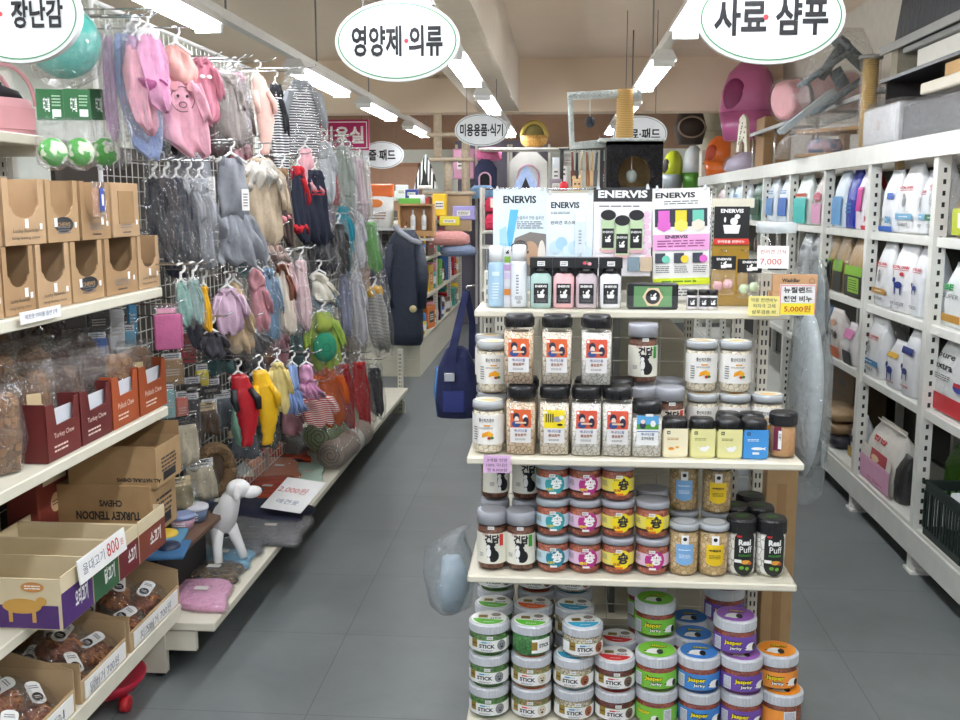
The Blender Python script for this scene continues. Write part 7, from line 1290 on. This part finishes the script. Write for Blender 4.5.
# ---------------------------------------------------------------- piled on top of the right rack
TZ = 1.8835
def on(px0, px1, py0, X=1.78): a, b = at(px1, py0, X=X), at(px0, py0, X=X); return (a.y + b.y) / 2, b.y - a.y, at((px0 + px1) / 2, py0, X=X).z
def onc(px0, px1, py0, X, Y=None):            # things that face the shop front
    q = at((px0 + px1) / 2, py0, Y=Y) if Y else at((px0 + px1) / 2, py0, X=X); return q, (px1 - px0) * mpp(q)
def topbox(px0, px1, py0, q, label, X=1.8, d=.36, z=TZ, Y=None, name='cardboard_box'):
    p, w = onc(px0, px1, py0, X, Y); h = p.z - z
    return one(name, 'box', label, (p.x, p.y + d / 2, z + .001), ('carton', MB().box(0, 0, 0, w, d, h, c(q, .7), .006)), ('seam', MB().box(0, -d / 2 - .001, h * .47, w * .9, .002, .012, c('#8A7A66'))))
topbox(738, 764, 122, '#8A6C4E', 'brown cardboard box under the spotted tower, left part', X=1.82); topbox(765, 792, 116, '#93734F', 'brown cardboard box right of the spotted tower', X=1.84)
def capsule(px0, px1, py0, q, q2, label, X=1.78, z=TZ, Y=None, rz=-.5, d=.15, mouth=True):
    p, w = onc(px0, px1, py0, X, Y); h = p.z - z; a = w / 2
    parts = [('base', MB().oval([(0, 0, 0, a * .8, d * .85), (0, 0, h * .36, a, d)], c(q2, .3), 26, 3)), ('hood', MB().oval([(0, 0, h * .365, a, d), (0, 0, h * .62, a * .94, d * .96), (0, .01, h * .86, a * .72, d * .75), (0, .02, h, a * .35, d * .4)], c(q, .3), 26, 2.6))]
    if mouth: parts.append(('mouth', MB().ball(-a * .3, -d * .86, h * .56, a * .42, d * .16, h * .22, c(mouth if isinstance(mouth, str) else '#2A1C1A', .6), 18, 10)))
    return one('litter_box', 'litter box', label, (p.x, p.y, z + .001), *parts, rz=rz)
k = Kind('rear_cross_shelf', 'shelf'); cz = at(680, 188, Y=12.0).z
for z in (.4, .8, 1.2, cz): k.part('shelf', MB().box(1.25, 12.2, z - .03, .9, .5, .03, STEEL))
for x in (.82, 1.68): k.part('side', MB().box(x, 12.2, 0, .03, .5, cz, STEEL))
k.put('pale cross shelf at the far end of the right aisle', (0, 0, 0))
capsule(706, 736, 136, '#D96A26', '#D96A26', 'orange dome litter box on top of the right rack', X=1.74, mouth='#A8380E'); capsule(684, 703, 146, '#D4DADC', '#4F8A2E', 'white and green litter box next to the orange one', Y=12.1, z=cz, mouth=False); capsule(664, 683, 151, '#B8C22E', '#8E979C', 'lime and grey litter box near the black plush cube', Y=12.1, z=cz); capsule(646, 660, 170, '#C8C8C4', '#A9ACAC', 'pale grey litter box at the far left of the cross shelf', Y=12.1, z=cz) if False else None
topbox(702, 709, 150, '#D2CDBE', 'cream carton between the green and orange litter boxes', Y=11.3, d=.2)
p, w = onc(718, 762, 152, 1.66); LV = satin('#AFA4B8', .4); hh = p.z - TZ
one('wrapped_cushion', 'cushion', 'lavender cushion in clear film at the front of the right rack top', (1.72, p.y, TZ + .001), ('cushion', MB().oval([(0, 0, 0, w * .4, .1), (0, 0, .03, w * .5, .14), (0, 0, hh * .6, w * .4, .12), (0, 0, hh, w * .12, .04)], LV, 22, wob=.04)), ('film', MB().oval([(0, 0, -.0, w * .46, .12), (0, 0, .05, w * .54, .16), (0, 0, hh * .7, w * .44, .13), (.02, 0, hh * 1.1, w * .1, .03)], 'bagfilm', 22, 2, wob=.06, seed=2)), rz=-.3)
pt = at(743, 150, X=1.62); s = mpp(pt); A = Art()
for i in range(14): A.ell(((i * 37) % 9 - 4) * s, (8 + (i * 53) % 24) * s, .8 * s, 1 * s, c('#6A5A44'))
one('scratch_tower', 'scratching toy', 'white tower-shaped spotted panel above the lavender cushion', (1.62, pt.y, pt.z - 2 * s), ('panel', MB().prism([(-7 * s, 0), (-3.4 * s, 0), (-3 * s, 8 * s), (0, 13 * s), (3 * s, 8 * s), (3.4 * s, 0), (7 * s, 0), (4 * s, 33 * s), (0, 37 * s), (-4 * s, 33 * s)], -.02, .02, c('#E2DCCA', .6))), ('spots', MB().art(A, plane((0, -.021, 0)))), rz=-pi / 2 + .7)
# upper tier on a rail: pink carriers
k = Kind('upper_rail_shelf', 'shelf'); UZ = 2.2
a_, b_ = at(716, 118, X=1.7).y, at(836, 80, X=1.7).y
for X in (1.66, 1.95): k.part('rail', MB().box(X, 7.3, UZ - .03, .03, 3.6, .026, c('#8A8A86', .4)))
for y in (5.6, 6.8, 8.1, 9.0):
    for X in (1.66, 1.95): k.part('post', MB().cyl(X, y, TZ, .009, UZ - .03 - TZ, CHROME, 8))
    k.part('cross_bar', MB().box(1.805, y, UZ - .028, .28, .02, .02, c('#8A8A86', .4)))
k.put('chrome rail shelf above the right rack holding the pink carriers', (0, 0, 0))
capsule(722, 778, 62, '#B9668F', '#B05A86', 'bright pink carrier on the upper rail', z=UZ - .001, X=1.8, d=.2, mouth='#7A1F50'); capsule(698, 722, 84, '#CFC8B2', '#CFC8B2', 'cream carrier at the far end of the upper rail', z=UZ - .06, X=1.8, mouth=False)
p, w = onc(764, 836, 64, 1.76)
one('pet_barrel', 'pet barrel', 'light pink fabric barrel with a black band on the upper rail', (1.79, p.y - .45, UZ + .14), ('barrel', MB().lathe([(.1, -w * .6), (.135, -w * .6 + .02), (.137, w * .6 - .02), (.1, w * .6)], satin('#C99498', .5), 28, T=Mx.Rotation(pi / 2, 4, 'Y'))), ('band', MB().lathe([(.14, -w * .36), (.14, -w * .36 + .035)], BLK, 28, T=Mx.Rotation(pi / 2, 4, 'Y'), cap=False)), ('film', MB().lathe([(.12, -w * .62), (.15, -w * .58), (.15, w * .58), (.11, w * .62)], 'bagfilm', 28, T=Mx.Rotation(pi / 2, 4, 'Y'), cap=False)), rot=(0, -.15, .5))
p = at(690, 128, Y=12.2); s = mpp(p); one('dark_carrier', 'carrier', 'dark brown open carrier hanging above the far cross shelf', p, ('shell', MB().oval([(0, 0, -16 * s, 12 * s, .15), (0, 0, 0, 16 * s, .18), (0, 0, 14 * s, 12 * s, .14)], c('#33261F', .6), 20, 3)), ('rim', MB().tube([(13 * s * cos(t), -.17, 10 * s * sin(t)) for t in [2 * pi * i / 20 for i in range(21)]], .012, c('#8E7A6A'))))
# wrapped cat-tree parts nearest the camera
WDN = c('#A8845A', .7)
def bay(px, py, X=1.7): q = at(px, py, X=X); return q
q = bay(830, 150, 1.7)
k = Kind('wrapped_cat_tree', 'cat tree')
for z, t in ((0, 1), (.145, 1)): k.part('platform', MB().box(0, .0, z, .5, .34, .022, WDN, .004))
for x in (-.05, .12): k.part('post', MB().box(x, .05, .022, .045, .05, .123, c('#B8946A', .7)))
k.part('cushion', MB().oval([(-.15, 0, .024, .1, .1), (-.15, 0, .07, .12, .12), (-.15, 0, .11, .09, .09)], spots('#7A8AA8', '#B89AA4', 20), 18)); k.part('film', MB().oval([(-.1, 0, -.002, .34, .22), (-.1, 0, .1, .33, .21), (.0, 0, .24, .26, .18), (.05, 0, .34, .2, .1)], 'bagfilm', 26, 4, wob=.04, seed=9))
k.put('wooden platforms of a flat cat tree wrapped in film', (1.76, 6.5, TZ + .0015), -pi / 2 + .6)
GW = fur('#6A7478', '#8C979A')
def plush(px, py, X, label, *parts): q = at(px, py, X=X); return one('plush_cat_tree_piece', 'cat tree', label, q, *parts)
def slab(x, y, z, w, d, h, ang): return MB().box(0, 0, -h / 2, w, d, h, GW, .012, T=Mx.Translation((x, y, z)) @ Mx.Rotation(ang, 4, 'Y'), seg=2)
plush(834, 78, 1.62, 'dark grey plush platforms and posts piled under the large ellipse sign', ('platform', slab(-.05, 0, .06, .34, .22, .03, -.62)), ('platform', slab(.04, 0, -.1, .36, .22, .03, -.62)), ('platform', slab(.1, .02, .14, .26, .2, .03, .75)), ('post', MB().tube([(-.08, 0, .0), (.06, 0, .22)], .03, GW, 12)), ('post', MB().tube([(0, 0, .05), (.06, 0, -.05)], .04, GW, 12)), ('film', MB().oval([(.02, 0, -.26, .16, .1), (.02, 0, -.1, .22, .13), (.03, 0, .1, .2, .13), (.05, 0, .28, .1, .06)], 'bagfilm', 22, 2.4, wob=.05, seed=5)))
plush(806, 112, 1.6, 'long pale grey plush board leaning below the dark platforms', ('board', MB().box(0, 0, -.02, .42, .12, .04, fur('#8A979C', '#A8B4B8'), .012, T=Mx.Rotation(-.68, 4, 'Y'), seg=2)), ('edge', MB().box(0, -.062, -.022, .42, .006, .044, c('#B9C4C8', .7), .002, T=Mx.Rotation(-.68, 4, 'Y'))))
q = at(862, 152, X=1.6); s = mpp(q)
one('wrapped_pillar', 'sisal pillar', 'tall yellow sisal pillar wrapped in shiny film', (1.62, q.y, TZ + .001), ('pillar', MB().cyl(0, 0, 0, .04, .46, stripes('#C9A55E', '#B08C44', 26), 18)), ('film', MB().oval([(0, 0, 0, .046, .046), (0, 0, .2, .056, .05), (0, 0, .47, .05, .05)], 'bagfilm', 18, 2, wob=.08, seed=1)), ('top_cap', MB().cyl(0, 0, .461, .06, .02, c('#8A8A84'), 18)))
y, w, zt = on(872, 906, 106, 1.62)
one('foil_box', 'box', 'white foil-wrapped box on the rack top next to the sisal pillar', (1.68, y, TZ + .002), ('box', MB().box(0, 0, 0, w, .2, zt - TZ, satin('#D6D8DA', .25), .012)), ('label', MB().art(Art().lines(0, (zt - TZ) * .5, .05, .05, 4, c('#9A4A44')), plane((0, -.1008, 0)))), ('film', MB().oval([(0, 0, 0, w * .54, .125), (0, 0, (zt - TZ) * .6, w * .56, .13), (0, 0, (zt - TZ) * 1.1, w * .5, .11)], 'bagfilm', 24, 4, wob=.03, seed=6)), rz=-pi / 2)
y, w, zt = on(906, 985, 98, 1.66)
one('grey_wrapped_board', 'board', 'dark grey wrapped cat tree base at the right picture edge', (1.76, y, TZ + .002), ('base', MB().box(0, 0, 0, w * .96, .3, zt - TZ, fab('#6E6E72'), .01)), ('film', MB().box(0, 0, .0, w * .985, .33, (zt - TZ) + .02, 'bagfilm', .02)), ('pale_slab', MB().box(w * .2, -.02, zt - TZ + .022, w * .55, .3, .05, c('#CFC8B8', .7), .006)), rz=-pi / 2)
k = Kind('upper_crate_frame', 'crate'); y0, y1 = 3.5, 5.45
k.part('black_shelf', MB().box(0, 0, .3, y1 - y0, .42, .016, BLK)); k.part('plywood_block', MB().box(-.0, -.16, .316 - .125, .26, .06, .1, c('#B08C5C', .7), .003)); k.part('wood_brace', MB().box(-.52, -.2, .03, .05, .03, .27, c('#C2A274', .7), .002, T=Mx.Translation((-.1, 0, 0)) @ Mx.Rotation(-.35, 4, 'Y'))); k.part('wood_rail', MB().box(.0, .1, .1, y1 - y0 - .1, .02, .1, c('#6E5236', .7)))
for x in (-(y1 - y0) / 2 + .02, (y1 - y0) / 2 - .02): k.part('side', MB().box(x, 0, 0, .02, .36, .3, DARK))
k.part('upper_box', MB().box(.2, .02, .318, 1.5, .38, .09, c('#C9C6BC', .6), .004)); k.part('grey_lid', MB().box(.15, .02, .409, 1.7, .42, .03, c('#6E6E6A', .5), .004)); k.part('vent_grille', MB().box(-.82, -.14, .318, .1, .1, .13, stripes('#B8B09C', '#4A443A', 60)))
k.put('dark wooden crate frame with plywood block and grey box above the foil box', (1.84, (y0 + y1) / 2, TZ + .021), -pi / 2)
one('rack_riser', 'riser', 'plain timber risers carrying the dark crate frame', (1.96, (y0 + y1) / 2, TZ + .001), ('riser', MB().box(.0, -.66, 0, .1, .08, .019, c('#6A5138', .7))), ('riser', MB().box(.0, .66, 0, .1, .08, .019, c('#6A5138', .7))))
y, w, zt = on(858, 985, -20, 1.74)
one('black_seat_box', 'box', 'big black box with grey edge stacked highest at the upper right', (1.86, 4.6, TZ + .021 + .441), ('box', MB().oval([(0, 0, 0, .84, .2), (0, 0, .03, .86, .22), (0, 0, .3, .8, .2), (0, 0, .34, .76, .18)], satin('#20242C', .6), 30, 6)), ('edge', MB().box(0, -.226, .0, 1.74, .012, .04, c('#8A8A86', .5))), rz=-pi / 2)
# ---------------------------------------------------------------- view
S.view_settings.view_transform = 'Standard'; S.view_settings.look = 'None'; S.view_settings.gamma = 1; S.view_settings.use_curve_mapping = False
S.view_settings.exposure = -0.3
S.cycles.transparent_max_bounces = 24; S.cycles.max_bounces = 8; S.cycles.sample_clamp_indirect = 6
